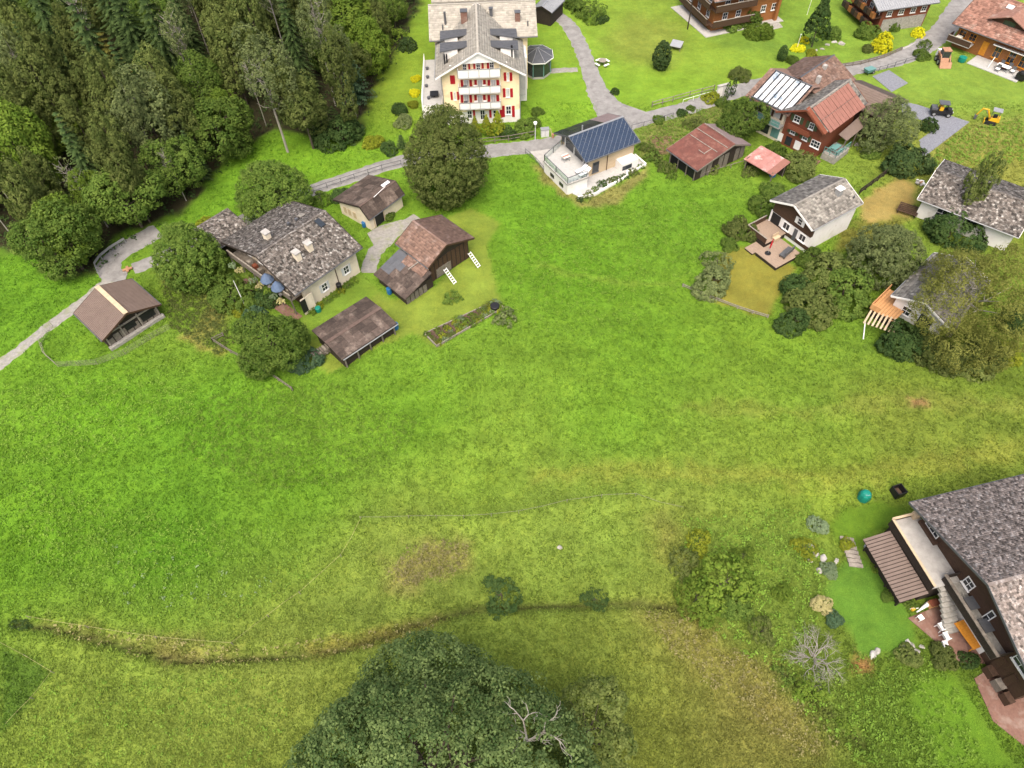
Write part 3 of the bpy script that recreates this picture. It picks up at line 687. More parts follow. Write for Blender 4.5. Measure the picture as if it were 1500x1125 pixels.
for (x, y, h) in ((4.2, 4.6, 1.7), (3.4, -7.0, .7), (3.4, 5.0, .7)):
    z = rze + (rzr - rze) * (x - bx0) / (rx - bx0); MB().tube([(x, y, z - .1), (x, y, z + h)], .16 if h > 1 else .1, 8).build('vent_pipe', 'slate_metal', rw)
# back block with its own low roof and dormer
b = MB(); b.prism([(13, -7.2), (24, -7.2), (24, 6.6), (13, 6.6)], -.3, 8.6); b.build('back_block_wall', 'white_plaster', R_)
b = MB(); b.hexa([(12.7, -7.6, 8.4), (12.7, 6.9, 8.4), (19, 6.9, 11.2), (19, -7.6, 11.2), (12.7, -7.6, 8.55), (12.7, 6.9, 8.55), (19, 6.9, 11.35), (19, -7.6, 11.35)])
b.hexa([(24.4, -7.6, 8.4), (24.4, 6.9, 8.4), (19, 6.9, 11.2), (19, -7.6, 11.2), (24.4, -7.6, 8.55), (24.4, 6.9, 8.55), (19, 6.9, 11.35), (19, -7.6, 11.35)])
bk = b.build('back_block_roof', 'beige_slate', R_); shingles(bk, [((12.7, -7.6, 8.55), (0, 1, 0), 14.5, (.914, 0, .406), 6.88)], .42, .38, 'beige_slate')
d_ = MB().box(14.2, 4.2, 9.35, 2.6, 2.9, .12).build('dormer_roof', 'slate_metal', R_); MB().box(14.4, 4.2, 9.0, 1.8, 2.4, .7).build('dormer_wall', 'white_plaster', R_)
# side dormers on the street wing, metal sheds breaking out of each slope
for sg in (1, -1):
    for xc in (-2.9, .35):
        yo, yi = sg * 5.3, sg * 1.6; zi = H.rz(yi) + .04; zo = zi - .35
        b = MB(); b.hexa([(xc - 1.25, yo, zo - .12), (xc + 1.25, yo, zo - .12), (xc + .8, yi, zi - .12), (xc - .8, yi, zi - .12), (xc - 1.25, yo, zo), (xc + 1.25, yo, zo), (xc + .8, yi, zi), (xc - .8, yi, zi)])
        dr = b.build('dormer_roof', 'slate_metal', R_)
        for k in range(6):
            MB().bar((xc - 1.1 + .44 * k, yo, zo + .02), (xc - .7 + .28 * k, yi, zi + .02), .03, .05).build('seam', 'slate_metal', dr)
        yw = sg * 4.7; b = MB(); b.box(xc, yw - sg * .9, (H.rz(yw) + zo) / 2, 1.9, 1.8, zo - H.rz(yw) + .05); dw = b.build('dormer_wall', 'white_plaster', R_)
        MB().box(xc, yw + sg * .02, (H.rz(yw) + zo) / 2 + .1, 1.4, .06, .6).build('dormer_window', 'glass', R_)
for k in range(4): MB().tube([(-4.6 + .28 * (k % 2), 4.7 - .3 * (k // 2), 7.9), (-4.6 + .28 * (k % 2), 4.7 - .3 * (k // 2), 9.5)], .1, 8).build('flue_pipe', 'black_plastic', H.roof)
MB().tube([(-3.8, -4.4, 8.2), (-3.8, -4.4, 10.1)], .13, 8).build('flue_pipe', 'black_plastic', H.roof)
ch = MB().box(3.6, 1.9, 10.6, .8, .9, 1.6).build('chimney', 'brick_paving', H.roof); MB().box(3.6, 1.9, 11.45, .95, 1.05, .1).build('chimney_cap', 'slate_metal', H.roof)
# gable trim, brackets
for sg in (-1, 1):
    for k in range(7):
        y = sg * (1.0 + .75 * k); MB().box(H.x0 - .35, y, H.rz(y) - .28, .7, .1, .12).build('rafter_end', 'white_paint', H.roof)
b = MB(); b.add([(-6.55, y, z) for y, z in ((2.6, H.rz(2.6) - .25), (-2.3, H.rz(-2.3) - .25), (.15, 10.65))] + [(-6.45, y, z) for y, z in ((2.6, H.rz(2.6) - .25), (-2.3, H.rz(-2.3) - .25), (.15, 10.65))], [(0, 1, 2), (3, 4, 5), (0, 1, 4, 3), (1, 2, 5, 4), (2, 0, 3, 5)])
b.build('gable_screen', 'white_paint', R_)
# windows and shutters of the street front
def shutpx(x0, y0, x1, y1): 
    a = H.uv('W', x0, y0); b_ = H.uv('W', x1, y1)
    H.panel('W', (a[0] + b_[0]) / 2, (a[1] + b_[1]) / 2, abs(a[0] - b_[0]), abs(a[1] - b_[1]), 'red_paint', 'shutter', .07)
for x in (676.5, 696.5, 716.5): H.winpx('W', x, 85, x + 7.5, 103, rows=4)
for x in (685, 692.5, 704.8, 712.6): shutpx(x, 86.5, x + 4.2, 103.5)
for yy in ((117, 127), (139, 150)):
    for x in (674.5, 694.5, 714): H.winpx('W', x + 4.6, yy[0], x + 12.6, yy[1], glass='curtain_glass', rows=1); shutpx(x, yy[0], x + 4.3, yy[1]); shutpx(x + 13, yy[0], x + 17.3, yy[1])
for (x0, y0, x1, y1) in ((664, 134.5, 668.6, 146), (742.2, 106, 746, 118), (741, 129.5, 746.8, 142)):
    H.winpx('W', x0, y0, x1, y1, glass='curtain_glass', rows=1); wd = 4.2; shutpx(x0 - wd - .4, y0, x0 - .4, y1); shutpx(x1 + .4, y0, x1 + wd + .4, y1)
shutpx(658.8, 110.5, 667, 122.6)
for (x0, y0, x1, y1) in ((740.8, 155, 749, 167), (684, 162, 692, 173), (703, 161, 711, 175), (722, 161, 731, 171)):
    H.winpx('W', x0, y0, x1, y1, rows=2)
for x in (735.4, 749.8): shutpx(x, 155, x + 4.3, 171)
for x in (692.5, 716.3, 732): shutpx(x, 161, x + 4, 172)
for (x0, y0, x1, y1) in ((658, 95.5, 665, 100), (737, 90.5, 743, 95.5)): H.winpx('W', x0, y0, x1, y1, rows=1, cols=3)
for u_ in (-3.4, .2, 3.2): H.win('E', u_, 3, .9, 1.3)
for (u_, z_) in ((-2.6, 2.6), (-2.6, 5.2), (1.2, 2.6), (1.2, 5.2)): H.win('N', u_, z_, .9, 1.3, shut='red_paint'); H.win('S', u_, z_, .9, 1.3, shut='red_paint')
for (xa, xb, yt, yb) in ((671, 732.5, 101, 115.5), (672.5, 733, 126, 138.5), (674, 733.5, 149.5, 161)):
    a = H.uv('W', xa, yb, 1.15); c_ = H.uv('W', xb, yt, 1.15); zf = a[1]; zt = c_[1]; ya, yb_ = -a[0], -c_[0]
    bal = MB().box(H.x0 - .6, (ya + yb_) / 2, zf + .07, 1.25, abs(ya - yb_), .16).build('balcony', 'grey_paint', R_)
    MB().box(H.x0 - 1.2, (ya + yb_) / 2, (zf + zt) / 2 + .1, .06, abs(ya - yb_), zt - zf - .1).build('balcony_front', 'white_paint', bal)
    for y in (ya, yb_): MB().box(H.x0 - .6, y, (zf + zt) / 2 + .1, 1.2, .06, zt - zf - .1).build('balcony_side', 'white_paint', bal)
    MB().box(H.x0 - 1.2, (ya + yb_) / 2, zt + .08, .12, abs(ya - yb_) + .1, .06).build('handrail', 'zinc', bal)
    for k in range(5): MB().box(H.x0 - 1.24, ya + (yb_ - ya) * k / 4, (zf + zt) / 2 + .1, .05, .07, zt - zf).build('baluster_post', 'zinc', bal)
    for k in (.15, .4, .62): MB().box(H.x0 - .5, ya + (yb_ - ya) * k, zf + .5, .4, .5, .6).build('balcony_furniture', 'slate_metal' if k < .3 else 'white_plastic', bal)
for y in (H.y0 - .08, H.y1 + .08): MB().tube([(H.x0 - .08, y, .2), (H.x0 - .08, y, 7.3)], .06, 6).build('downpipe', 'zinc', R_)
# side annex on the right, terrace on the left, glass pavilion
b = MB(); b.box(2.0, -5.95, 3.4, 5.5, 1.3, 6.6); b.build('side_bay', 'white_plaster', R_); MB().box(-1.3, -5.9, 3.3, .7, .9, 3.6).build('bay_glazing', 'curtain_glass', R_)
tb = MB(); tb.box(1.6, 7.1, 1.1, 12.6, 2.9, 2.5); ter = tb.build('terrace', 'white_plaster', R_)
MB().box(1.6, 7.1, 2.37, 12.4, 2.7, .06).build('terrace_floor', 'paving', ter)
rail(R_, [(-4.6, 8.5, 2.38), (7.8, 8.5, 2.38)], 1.0, 'white_paint', 'terrace_railing', 1.0, 3)
for (x, y) in ((-3, 7.6), (.2, 8.0), (2.6, 7.9), (5, 8.0)): MB().lathe((x, y, 2.4), [(.18, 0), (.26, .35), (.24, .36)], 10).build('planter', 'slate_metal', ter)
MB().box(-2.4, 6.8, 2.85, 1.3, 1.2, .12).build('terrace_table', 'black_plastic', ter); MB().box(-2.4, 6.8, 2.6, .2, .2, .45).build('terrace_table_leg', 'black_plastic', ter)
pc = (7.4, -8.7); oc = [(pc[0] + 2.9 * math.cos(PI / 8 + k * PI / 4), pc[1] + 2.5 * math.sin(PI / 8 + k * PI / 4)) for k in range(8)]
pav = thing('glass_pavilion', 'octagonal glass pavilion with dark metal roof joined to the yellow house', 'pavilion', (*H.w(*pc), 0), H.a)
oc = [(x - pc[0], y - pc[1]) for x, y in oc]; KEEP_OUT.append([H.w(x + pc[0], y + pc[1]) for x, y in oc])
MB().prism([(x * .84, y * .84) for x, y in oc], -.2, .35).build('plinth', 'concrete', pav)
for k in range(8):
    p, q = oc[k], oc[(k + 1) % 8]; MB().bar((p[0] * .84, p[1] * .84, .3), (p[0] * .84, p[1] * .84, 2.7), .12, .12).build('post', 'teal_paint', pav)
    m0 = ((p[0] + q[0]) * .415, (p[1] + q[1]) * .415); e = np.array([q[0] - p[0], q[1] - p[1], 0]) * .39; nn = np.array([-e[1], e[0], 0]); nn /= np.linalg.norm(nn)
    MB().boxb((m0[0], m0[1], 1.5), e, nn * .02, (0, 0, 1.15)).build('pane', 'glass', pav)
    b = MB(); b.add([(p[0], p[1], 2.75), (q[0], q[1], 2.75), (0, 0, 3.75), (p[0], p[1], 2.63), (q[0], q[1], 2.63), (0, 0, 3.6)], [(0, 1, 2), (5, 4, 3), (0, 3, 4, 1), (1, 4, 5, 2), (2, 5, 3, 0)]); b.build('roof_panel', 'slate_metal', pav)
    MB().bar((p[0], p[1], 2.79), (0, 0, 3.79), .06, .06).build('roof_rib', 'zinc', pav); MB().bar((p[0], p[1], 2.68), (q[0], q[1], 2.68), .12, .14).build('eave_trim', 'white_paint', pav)
# ================================================================== FARMHOUSE
H = House('farmhouse', 'broad cream farmhouse under a lichen grey roof with three chimneys', 'house', (-24.65, 61.6), 48, 9.75, 13.3, 4.05, 6.35, -1.06, o=(1.5, .5, .9, .7), wall='cream_plaster', roofm='lichen_shingle', tile=(.24, .24), edge='dark_wood'); FARM = H
H.chimney(-1.9, 1.0, .6, .75, .85); H.chimney(-1.6, -3.7, .6, .75, .9); H.chimney(.15, -3.6, .6, .75, .9)
for (x, y) in ((1.0, .9), (2.0, .7)): MB().box(x, y, H.rz(y) + .15, .3, .3, .4).build('roof_vent', 'slate_metal', H.roof)
for (x, y, w_, l) in ((3.3, -1.9, .7, 1.1), (3.0, 1.2, .7, .9)):
    z = H.rz(y); b = MB(); sg = -1 if y < H.yr else 1; dz = (H.zr - H.ze) / (H.W / 2 + abs(H.yr)) * l / 2
    b.hexa([(x - w_ / 2, y - l / 2, z - dz * (-sg) * 0 - sg * -dz * -1 * 0 + (-dz if y < H.yr else dz) + .0), (x + w_ / 2, y - l / 2, z + (-dz if y < H.yr else dz)), (x + w_ / 2, y + l / 2, z + (dz if y < H.yr else -dz)), (x - w_ / 2, y + l / 2, z + (dz if y < H.yr else -dz)),
            (x - w_ / 2, y - l / 2, z + (-dz if y < H.yr else dz) + .1), (x + w_ / 2, y - l / 2, z + (-dz if y < H.yr else dz) + .1), (x + w_ / 2, y + l / 2, z + (dz if y < H.yr else -dz) + .1), (x - w_ / 2, y + l / 2, z + (dz if y < H.yr else -dz) + .1)])
    b.build('skylight', 'glass' if y < 0 else 'grey_tile', H.roof)
for (u_, z_) in ((-.7, 1.5), (2.6, 1.7)): H.win('S', u_, z_, .8, 1.1, fr='white_paint', shut='grey_paint', sw=.25)
MB().tube([(1.2, H.y0 - .06, .1), (1.2, H.y0 - .06, 3.6)], .05, 6).build('downpipe', 'brown_wood', H.root)
for k, u_ in enumerate((-4.0, -1.8, .6, 3.0)): H.win('W', u_, 3.2, .9, 1.1, fr='white_paint'); H.win('W', u_, 1.2, .9, 1.0, fr='white_paint')
bal = MB().box(H.x0 - .75, .3, 2.3, 1.5, 11.4, .14).build('balcony', 'grey_wood', H.root)
MB().box(H.x0 - 1.48, .3, 2.75, .06, 11.4, .8).build('balcony_front', 'grey_wood', bal); MB().box(H.x0 - 1.48, .3, 3.18, .16, 11.5, .06).build('handrail', 'old_planks', bal)
for k in range(6): MB().bar((H.x0 - 1.45, -5.3 + 2.24 * k, -.1), (H.x0 - 1.45, -5.3 + 2.24 * k, 2.3), .12, .12).build('balcony_post', 'grey_wood', bal)
for k in range(5): MB().box(H.x0 - .9, -4.4 + 1.0 * k + (0 if k < 2 else 3), 2.75, .5, .5, .7).build('balcony_box', ['old_planks', 'orange_wood', 'grey_wood', 'red_wood', 'old_planks'][k], bal)
H.panel('W', 0, .95, 10.6, 1.9, 'brown_wood', 'timber_cladding', .06)
b = MB(); b.box(-5.2, -1, 0, 1.3, 10, .12); b.build('front_walk', 'brick_paving', H.root)
MB().box(H.x0 - .1, -6.2, 1.3, 1.6, .12, 2.3).build('porch_wall', 'cream_plaster', H.root); MB().box(-4.1, -6.35, 1.5, .7, .05, 1.8).build('porch_gate', 'black_plastic', H.root)
for k, (u_, m) in enumerate(((-2.2, 'blue_fabric'), (-4.0, 'blue_fabric'))):
    p = H.w(-5.0, -1.8 - 1.9 * k); um = thing('parasol', 'half closed blue parasol on the farmhouse balcony', 'parasol', (p[0], p[1], 2.37), .4 * k, 'blue parasols on the farmhouse balcony')
    MB().tube([(0, 0, 0), (0, 0, 1.9)], .03, 6).build('pole', 'white_paint', um); MB().lathe((0, 0, 0), [(.22, 0), (.22, .08), (.05, .1)], 12).build('base', 'concrete', um)
    MB().lathe((0, 0, 0), [(.72, .95), (.78, 1.05), (.52, 1.5), (.1, 1.95), (.02, 2.0)], 9).build('canopy', m, um)
# annex on its left
b = House('farm_annex', 'low lichen roofed annex beside the farmhouse gable', 'annex', (-34.5, 66.9), 48, 5.0, 5.2, 2.1, 2.9, 1.6, o=(.4, .4, .4, .4), wall='dark_wood', roofm='lichen_shingle', tile=(.26, .26), edge='dark_wood')
# ================================================================== small outbuilding
H = House('outbuilding', 'small outbuilding with brown sheet roof and open doorway beside the farmhouse', 'outbuilding', (-17.2, 72.3), 50.1, 6.2, 6.4, 2.05, 3.45, -1.94, o=(.35, .2, .35, .7), wall='cream_plaster', roofm='brown_sheet', style='none', edge='dark_wood', rooft=.1)
for p, (nu, nv) in zip(H.planes(), ((6, 2), (7, 5))): sheets(H.roof, *p, nu, nv, 'bark_sheet', 'roof_sheet', .015, .03)
H.panel('S', -1.2, .85, 1.4, 1.7, 'black_plastic', 'doorway', .03); H.panel('S', -2.1, .85, .08, 1.8, 'light_wood', 'door_post', .08); H.panel('S', -.4, .85, .08, 1.8, 'light_wood', 'door_post', .08)  # doorway is a black panel on the wall, painting the shade inside
for u_ in (-1.6, -.8, .1): H.panel('W', u_, 1.0, .5, .9, 'light_wood', 'shutter_board', .05)
MB().boxb((2.0, -1.35, 3.4), (.62, 0, 0), (0, .25, .06), (0, -.01, .02)).build('skylight', 'sky_glazing', H.roof); MB().bar((-.8, -2.1, 3.48), (1.5, -1.8, 3.52), .06, .06).build('roof_rail', 'white_paint', H.roof)
# ================================================================== BARN with stepped lean-to roofs
H = House('barn', 'brown tiled hay barn with patched lean-to roof stepping down', 'barn', (-8.4, 62.6), -47.1, 5.9, 7.0, 3.05, 4.6, -.59, o=(.25, .6, .5, .5), wall='dark_wood', roofm='brown_tile', tile=(.34, .30), edge='brown_wood'); BARN = H
for k in range(9): H.panel('E', -2.6 + .65 * k, 1.4, .5, 2.6 + .2 * random.random(), 'brown_wood', 'plank', .05)
H.panel('E', -1.0, .8, 2.2, 1.3, 'grey_wood', 'hay_door', .09)
rp = [(-.6, -3.45, 2.95), (3.0, -3.45, 2.95), (3.0, -5.1, 2.15), (-.6, -5.1, 2.15)]
b = MB(); b.hexa([(x, y, z - .1) for x, y, z in rp] + rp); lr = b.build('upper_lean_to_roof', 'brown_tile', H.root); shingles(lr, [((-.6, -5.1, 2.15), (1, 0, 0), 3.6, (0, .9, .436), 1.83)], .34, .30, 'brown_tile')
rp = [(-2.2, -3.5, 2.75), (3.5, -5.0, 2.1), (3.6, -7.6, 1.45), (-2.2, -7.4, 1.45)]
b = MB(); b.hexa([(-2.2, -3.5, 2.6), (3.5, -3.5, 2.6), (3.55, -7.6, 1.35), (-2.2, -7.6, 1.35), (-2.2, -3.5, 2.7), (3.5, -3.5, 2.7), (3.55, -7.6, 1.45), (-2.2, -7.6, 1.45)]); lr2 = b.build('lower_lean_to_roof', 'bark_sheet', H.root)
S = math.hypot(4.1, 1.25); sheets(lr2, (-2.2, -7.6, 1.45), (1, 0, 0), 5.72, (0, 4.1 / S, 1.25 / S), S, 7, 4, 'bark_sheet', 'roof_sheet', .02, .03, mats=lambda i, j: 'slate_metal' if (i < 2 and j > 0) or (i == 2 and j > 1) else 'bark_sheet')
b = MB(); b.prism([(-1.9, -3.2), (3.0, -3.2), (3.0, -7.2), (-1.9, -7.2)], -.2, 1.5); b.build('lean_to_wall', 'dark_wood', H.root); KEEP_OUT.append([H.w(*q) for q in ((-1.9, -3.2), (3, -3.2), (3, -7.2), (-1.9, -7.2))])
MB().bar((1.0, -4.9, 2.5), (1.4, -3.6, 3.05), .12, .08).build('roof_beam', 'old_planks', H.root)
for k in range(5): MB().box(3.05, -6.9 + .62 * k, .55, .06, .5, 1.1).build('plank', 'grey_wood', H.root)
# ladders against the barn
for k, (u_, v_) in enumerate(((-1.2, 3.3), (2.6, 3.0))):
    p = H.w(3.9, u_); ld = thing('ladder', 'white rung rack leaning by the brown barn', 'ladder', (p[0], p[1], 0), H.a + .1, 'white ladders by the barn')
    for sy in (-.22, .22): MB().bar((-.9, sy, 1.5), (.6, sy, .05), .05, .05).build('rail', 'white_paint', ld)
    for j in range(7): MB().box(-.8 + .22 * j, 0, 1.4 - .215 * j, .12, .5, .04).build('rung', 'white_paint', ld)
# ================================================================== low shed
H = House('low_shed', 'long low shed under overlapping dark brown roof sheets', 'shed', (-16.7, 50.75), 41.8, 7.2, 5.6, 1.75, 2.05, 0, o=(.3, .3, .4, .3), wall='dark_wood', roofm='bark_sheet', style='none', edge=None, rooft=.1)
for p, nv in zip(H.planes(), (3, 3)): sheets(H.roof, *p, 8, nv, 'bark_sheet', 'roof_sheet', .015, .03)
MB().bar((-3.6, 0, 2.12), (3.6, 0, 2.12), .4, .03).build('ridge_board', 'brown_sheet', H.roof); MB().tube([(-3.5, -2.9, 1.66), (3.7, -2.9, 1.66)], .06, 6).build('gutter', 'zinc', H.roof)
for k in range(5): MB().bar((-3.2 + 1.6 * k, -2.6, -.1), (-3.2 + 1.6 * k, -2.6, 1.7), .14, .14).build('post', 'grey_wood', H.root)
# ================================================================== open shed by the track
H = House('open_barn', 'open fronted hay shed with ribbed brown metal roof beside the gravel track', 'barn', (-43.1, 54.3), -43.2, 6.15, 7.0, 2.1, 3.5, 0, o=(.2, .75, .3, .3), wall='dark_wood', roofm='taupe_metal', style='seam', tile=(.24, .2), edge='brown_wood', rooft=.08, )
b = MB(); b.bar((-3.1, 0, 3.56), (3.1, 0, 3.56), .5, .04); b.build('ridge_flashing', 'light_wood', H.roof)
for k in range(8): H.panel('E', -2.7 + .77 * k, .55 + .12 * (k % 2), .66, 1.2 + .25 * (k % 3), 'grey_wood', 'plank', .05)
for u_ in (-3.0, -1.2, .9, 3.0): H.panel('E', u_, 1.1, .16, 2.2, 'old_planks', 'post', .12)
H.panel('E', 0, 1.9, 6.2, .18, 'old_planks', 'tie_beam', .1); MB().box(2.6, 0, .12, .45, 6.6, .5).build('stone_sill', 'stone', H.root)
H.panel('E', 1.9, 1.2, 1.6, 1.0, 'black_plastic', 'opening', .07); H.panel('E', -.2, 1.25, 1.2, .8, 'black_plastic', 'opening', .07)  # openings are black panels that imitate the shaded interior, wall stays closed
# ================================================================== MODERN SOLAR HOUSE
H = House('solar_house', 'modern pale house with blue solar tile roof and glass railed terrace', 'house', (12.3, 81.8), 28.6, 8.6, 7.6, 3.1, 4.5, .29, o=(.9, .4, .6, .5), wall='light_wood', roofm='zinc', style='none', edge='slate_metal', rooft=.12); MOD = H
pl = H.planes(); diamonds(H.roof, *pl[0], .78, 'solar_blue', 'solar_tile'); sheets(H.roof, *pl[1], 6, 4, 'solar_dark', 'solar_tile', .03, .03, mats=lambda i, j: 'solar_dark' if i < 4 else 'plum_sheet')
MB().tube([(-2.0, .6, 4.2), (-2.0, .6, 5.2)], .09, 8).build('flue_pipe', 'zinc', H.roof)
H.panel('W', 0, 2.6, 6.2, 1.0, 'slate_metal', 'gable_cladding', .06); H.panel('W', .4, 2.2, 5.0, 1.5, 'glass', 'gable_glazing', .09)
for u_ in (-2.2, 0, 2.2): H.panel('W', u_, 2.2, .12, 1.7, 'white_paint', 'glazing_post', .14)
H.win('S', -2.2, 1.25, 1.0, 1.5, fr='slate_metal', cols=1, rows=1); MB().tube([(-.4, H.y0 - .06, 0), (-.4, H.y0 - .06, 2.7)], .05, 6).build('downpipe', 'brown_wood', H.root)
b = MB(); b.box(2.35, H.y0 - .75, .62, 2.6, 1.5, 1.24); an = b.build('white_box_bay', 'white_plaster', H.root); MB().box(1.85, H.y0 - 1.53, .62, 1.5, .06, .6).build('bay_window', 'glass', an)
KEEP_OUT.append([H.w(*q) for q in ((-7.6, 3), (-7.6, -6.6), (4.8, -6.2), (4.8, -1), (-3, 3))])
b = MB(); b.prism([(-7.6, .9), (-7.6, -4.8), (-4.6, -4.9), (-3.4, -3.1), (-3.4, 2.7)], -.3, 1.55); te = b.build('terrace', 'white_plaster', H.root)
b = MB(); b.prism([(-7.7, 1.0), (-7.7, -4.9), (-4.5, -5.0), (-3.3, -3.1), (-3.4, 2.8)], 1.56, 1.75); b.build('terrace_slab', 'concrete', te)
b = MB(); b.prism([(-7.45, .8), (-7.45, -4.7), (-4.7, -4.75), (-3.5, -3.1), (-3.5, 2.5)], 1.70, 1.775); b.build('terrace_floor', 'paving', te)
for y in (-1.2, -3.4): MB().box(-7.63, y, .75, .06, .9, .5).build('cellar_window', 'glass', te)
rail(te, [(-3.6, 2.6, 1.75), (-7.6, .85, 1.75), (-7.6, -4.8, 1.75), (-4.7, -4.85, 1.75)], .9, 'slate_metal', 'glass_railing', 2.6, 1, .06, 'clear_glass')
b = MB(); b.prism([(-6.4, -6.3), (-4.6, -6.6), (1.3, -5.6), (1.5, -4.9), (2.2, -5.3), (4.5, -5.0), (4.5, -2.9), (-4, -3.1), (-6.9, -4.9)], -.3, .09); b.build('patio', 'paving', H.root)
for (p, q) in (((-6.8, -6.1), (-4.6, -6.75)), ((-4.6, -6.75), (1.2, -5.8)), ((1.2, -5.8), (1.6, -5.0)), ((1.7, -5.0), (2.2, -5.4)), ((2.2, -5.4), (4.7, -5.1)), ((4.7, -5.1), (4.7, -2.6))):
    MB().bar((*p, .1), (*q, .1), .2, .5).build('low_wall', 'white_plaster', H.root)
for k in range(2):
    p = H.w(-4.55 + .0 * k, -3.6 - .75 * k); lo = thing('sun_lounger', 'white sun lounger on the glass railed terrace', 'sun lounger', (p[0], p[1], 1.78), H.a + .1, 'loungers on the terrace')
    MB().box(-.5, 0, .3, 1.2, .55, .08).build('seat', 'white_plastic', lo); MB().bar((.1, 0, .3), (.65, 0, .75), .55, .07).build('backrest', 'white_plastic', lo)
    for (x, y) in ((-.95, -.2), (-.95, .2), (.1, -.2), (.1, .2)): MB().box(x, y, .13, .05, .05, .26).build('leg', 'zinc', lo)
p = H.w(-5.2, -.6); tt = thing('terrace_table', 'small white table with pink cloth on the terrace', 'table', (*p, 1.78), H.a)
MB().box(0, 0, .7, 1.0, .8, .05).build('tabletop', 'cream_fabric', tt); MB().box(0, 0, .735, .9, .3, .012).build('runner', 'faded_red', tt)
for (x, y) in ((-.4, -.3), (-.4, .3), (.4, -.3), (.4, .3)): MB().box(x, y, .34, .05, .05, .68).build('leg', 'zinc', tt)
p = H.w(-6.0, -5.9)
# ================================================================== RUST BARN + pink shed
H = House('rust_roof_barn', 'old barn with rust red metal roof crossed by pale battens', 'barn', (27.1, 80.4), -56.9, 5.8, 9.6, 2.0, 3.35, 1.4, o=(.25, .5, .6, .5), wall='dark_wood', roofm='rust_metal', style='none', edge='grey_wood', rooft=.08)
p0 = H.planes(); sheets(H.roof, *p0[0], 5, 3, 'rust_metal', 'roof_sheet', .01, .025); sheets(H.roof, *p0[1], 4, 2, 'plum_sheet', 'roof_sheet', .01, .025)
O, eu, L, ev, S = p0[0]; nr = np.cross(eu, ev); nr = nr if nr[2] > 0 else -nr
for (u0, v0, u1, v1) in ((.1, 5.2, 5.6, 5.3), (.3, 3.8, 5.2, 3.9), (4.2, 2.6, 4.25, 3.9), (3.2, 2.6, 4.3, 2.6), (.1, 6.5, 4, 6.5)):
    MB().bar(O + eu * u0 + ev * v0 + nr * .09, O + eu * u1 + ev * v1 + nr * .09, .09, .07).build('roof_batten', 'old_planks', H.roof)
H.panel('S', 0, .8, 4.6, 1.6, 'black_plastic', 'open_front_shade', .04)  # black sheet on the closed wall paints the shade under the roof
for u_ in (-2.3, -.8, .8, 2.3): MB().bar((u_, -4.5, -.1), (u_, -4.5, 1.9), .12, .12).build('post', 'grey_wood', H.root)
for k in range(9): H.panel('E', -4 + 1.0 * k, 1.0, .8, 1.9, 'grey_wood' if k % 3 else 'dark_wood', 'plank', .05)
p = P(1124, 236, 1.9); ps = thing('red_roof_shed', 'small open shed under a faded pink red metal roof', 'shed', (p[0], p[1], 0), math.radians(-52)); KEEP_OUT.append([(p[0] - 2, p[1] - 2), (p[0] + 2, p[1] - 2), (p[0] + 2, p[1] + 2), (p[0] - 2, p[1] + 2)])
b = MB(); b.hexa([(-2.4, -1.7, 1.65), (2.3, -1.7, 1.65), (2.3, 1.6, 2.15), (-2.4, 1.6, 2.15), (-2.4, -1.7, 1.72), (2.3, -1.7, 1.72), (2.3, 1.6, 2.22), (-2.4, 1.6, 2.22)]); rf = b.build('roof', 'faded_red', ps)
for i in range(5): MB().boxb((-1.95 + .94 * i, -.05, 2.0), (.46, 0, 0), (0, 1.68, .255), (0, -.004, .02)).build('roof_sheet', 'faded_red' if i % 2 else 'red_metal' if i == 4 else 'faded_red', rf)
for (x, y) in ((-2.1, -1.4), (2, -1.4), (-2.1, 1.3), (2, 1.3)): MB().bar((x, y, -.1), (x, y, 1.95), .12, .12).build('post', 'grey_wood', ps)
MB().box(0, 1.3, .95, 4.2, .08, 1.9).build('back_wall', 'dark_wood', ps); MB().box(-2.1, 0, .95, .08, 2.7, 1.9).build('side_wall', 'dark_wood', ps)
# ================================================================== CHALET with glazed roof (several wings, one house)
cc_ = (42.5, 84.5)
H = House('timber_chalet', 'red brown timber chalet with red metal roof and glazed skylight wing', 'chalet', (42.3, 84.4), 41.4, 10.4, 7.2, 4.8, 6.75, -.4, o=(1.3, .5, .7, .9), wall='red_wood', roofm='grey_tile', tile=(.34, .32), edge='red_wood'); CH = H
Rr = H.root; pl = H.planes()
sheets(H.roof, pl[0][0] + np.array([.9, -.35, -.17]), pl[0][1], 8.4, pl[0][3], pl[0][4] + .2, 11, 2, 'red_metal', 'roof_sheet', .06, .05, lift=.1)
MB().boxb(pl[0][0] + np.array([.35, 0, 0]) + pl[0][3] * pl[0][4] / 2 + np.array([0, 0, .03]), (.35, 0, 0), pl[0][3] * (pl[0][4] / 2 + .15), (0, 0, .09)).build('verge_board', 'red_wood', H.roof)
H.pipe(4.4, -2.6, .5)
b = MB(); b.hexa([(-5.0, 8.6, 4.72), (-5.0, 1.8, 4.72), (-.1, 1.8, 6.72), (-.1, 8.6, 6.72), (-5.0, 8.6, 4.84), (-5.0, 1.8, 4.84), (-.1, 1.8, 6.84), (-.1, 8.6, 6.84)])
b.hexa([(4.0, 8.6, 5.1), (4.0, 1.8, 5.1), (-.1, 1.8, 6.72), (-.1, 8.6, 6.72), (4.0, 8.6, 5.2), (4.0, 1.8, 5.2), (-.1, 1.8, 6.84), (-.1, 8.6, 6.84)])
wr = b.build('wing_roof', 'brown_tile', Rr); S = math.hypot(4.9, 2.0); ev = np.array([4.9 / S, 0, 2 / S]); shingles(wr, [((-5, 1.8, 4.84), (0, 1, 0), 6.8, ev, S)], .34, .32, 'brown_tile')
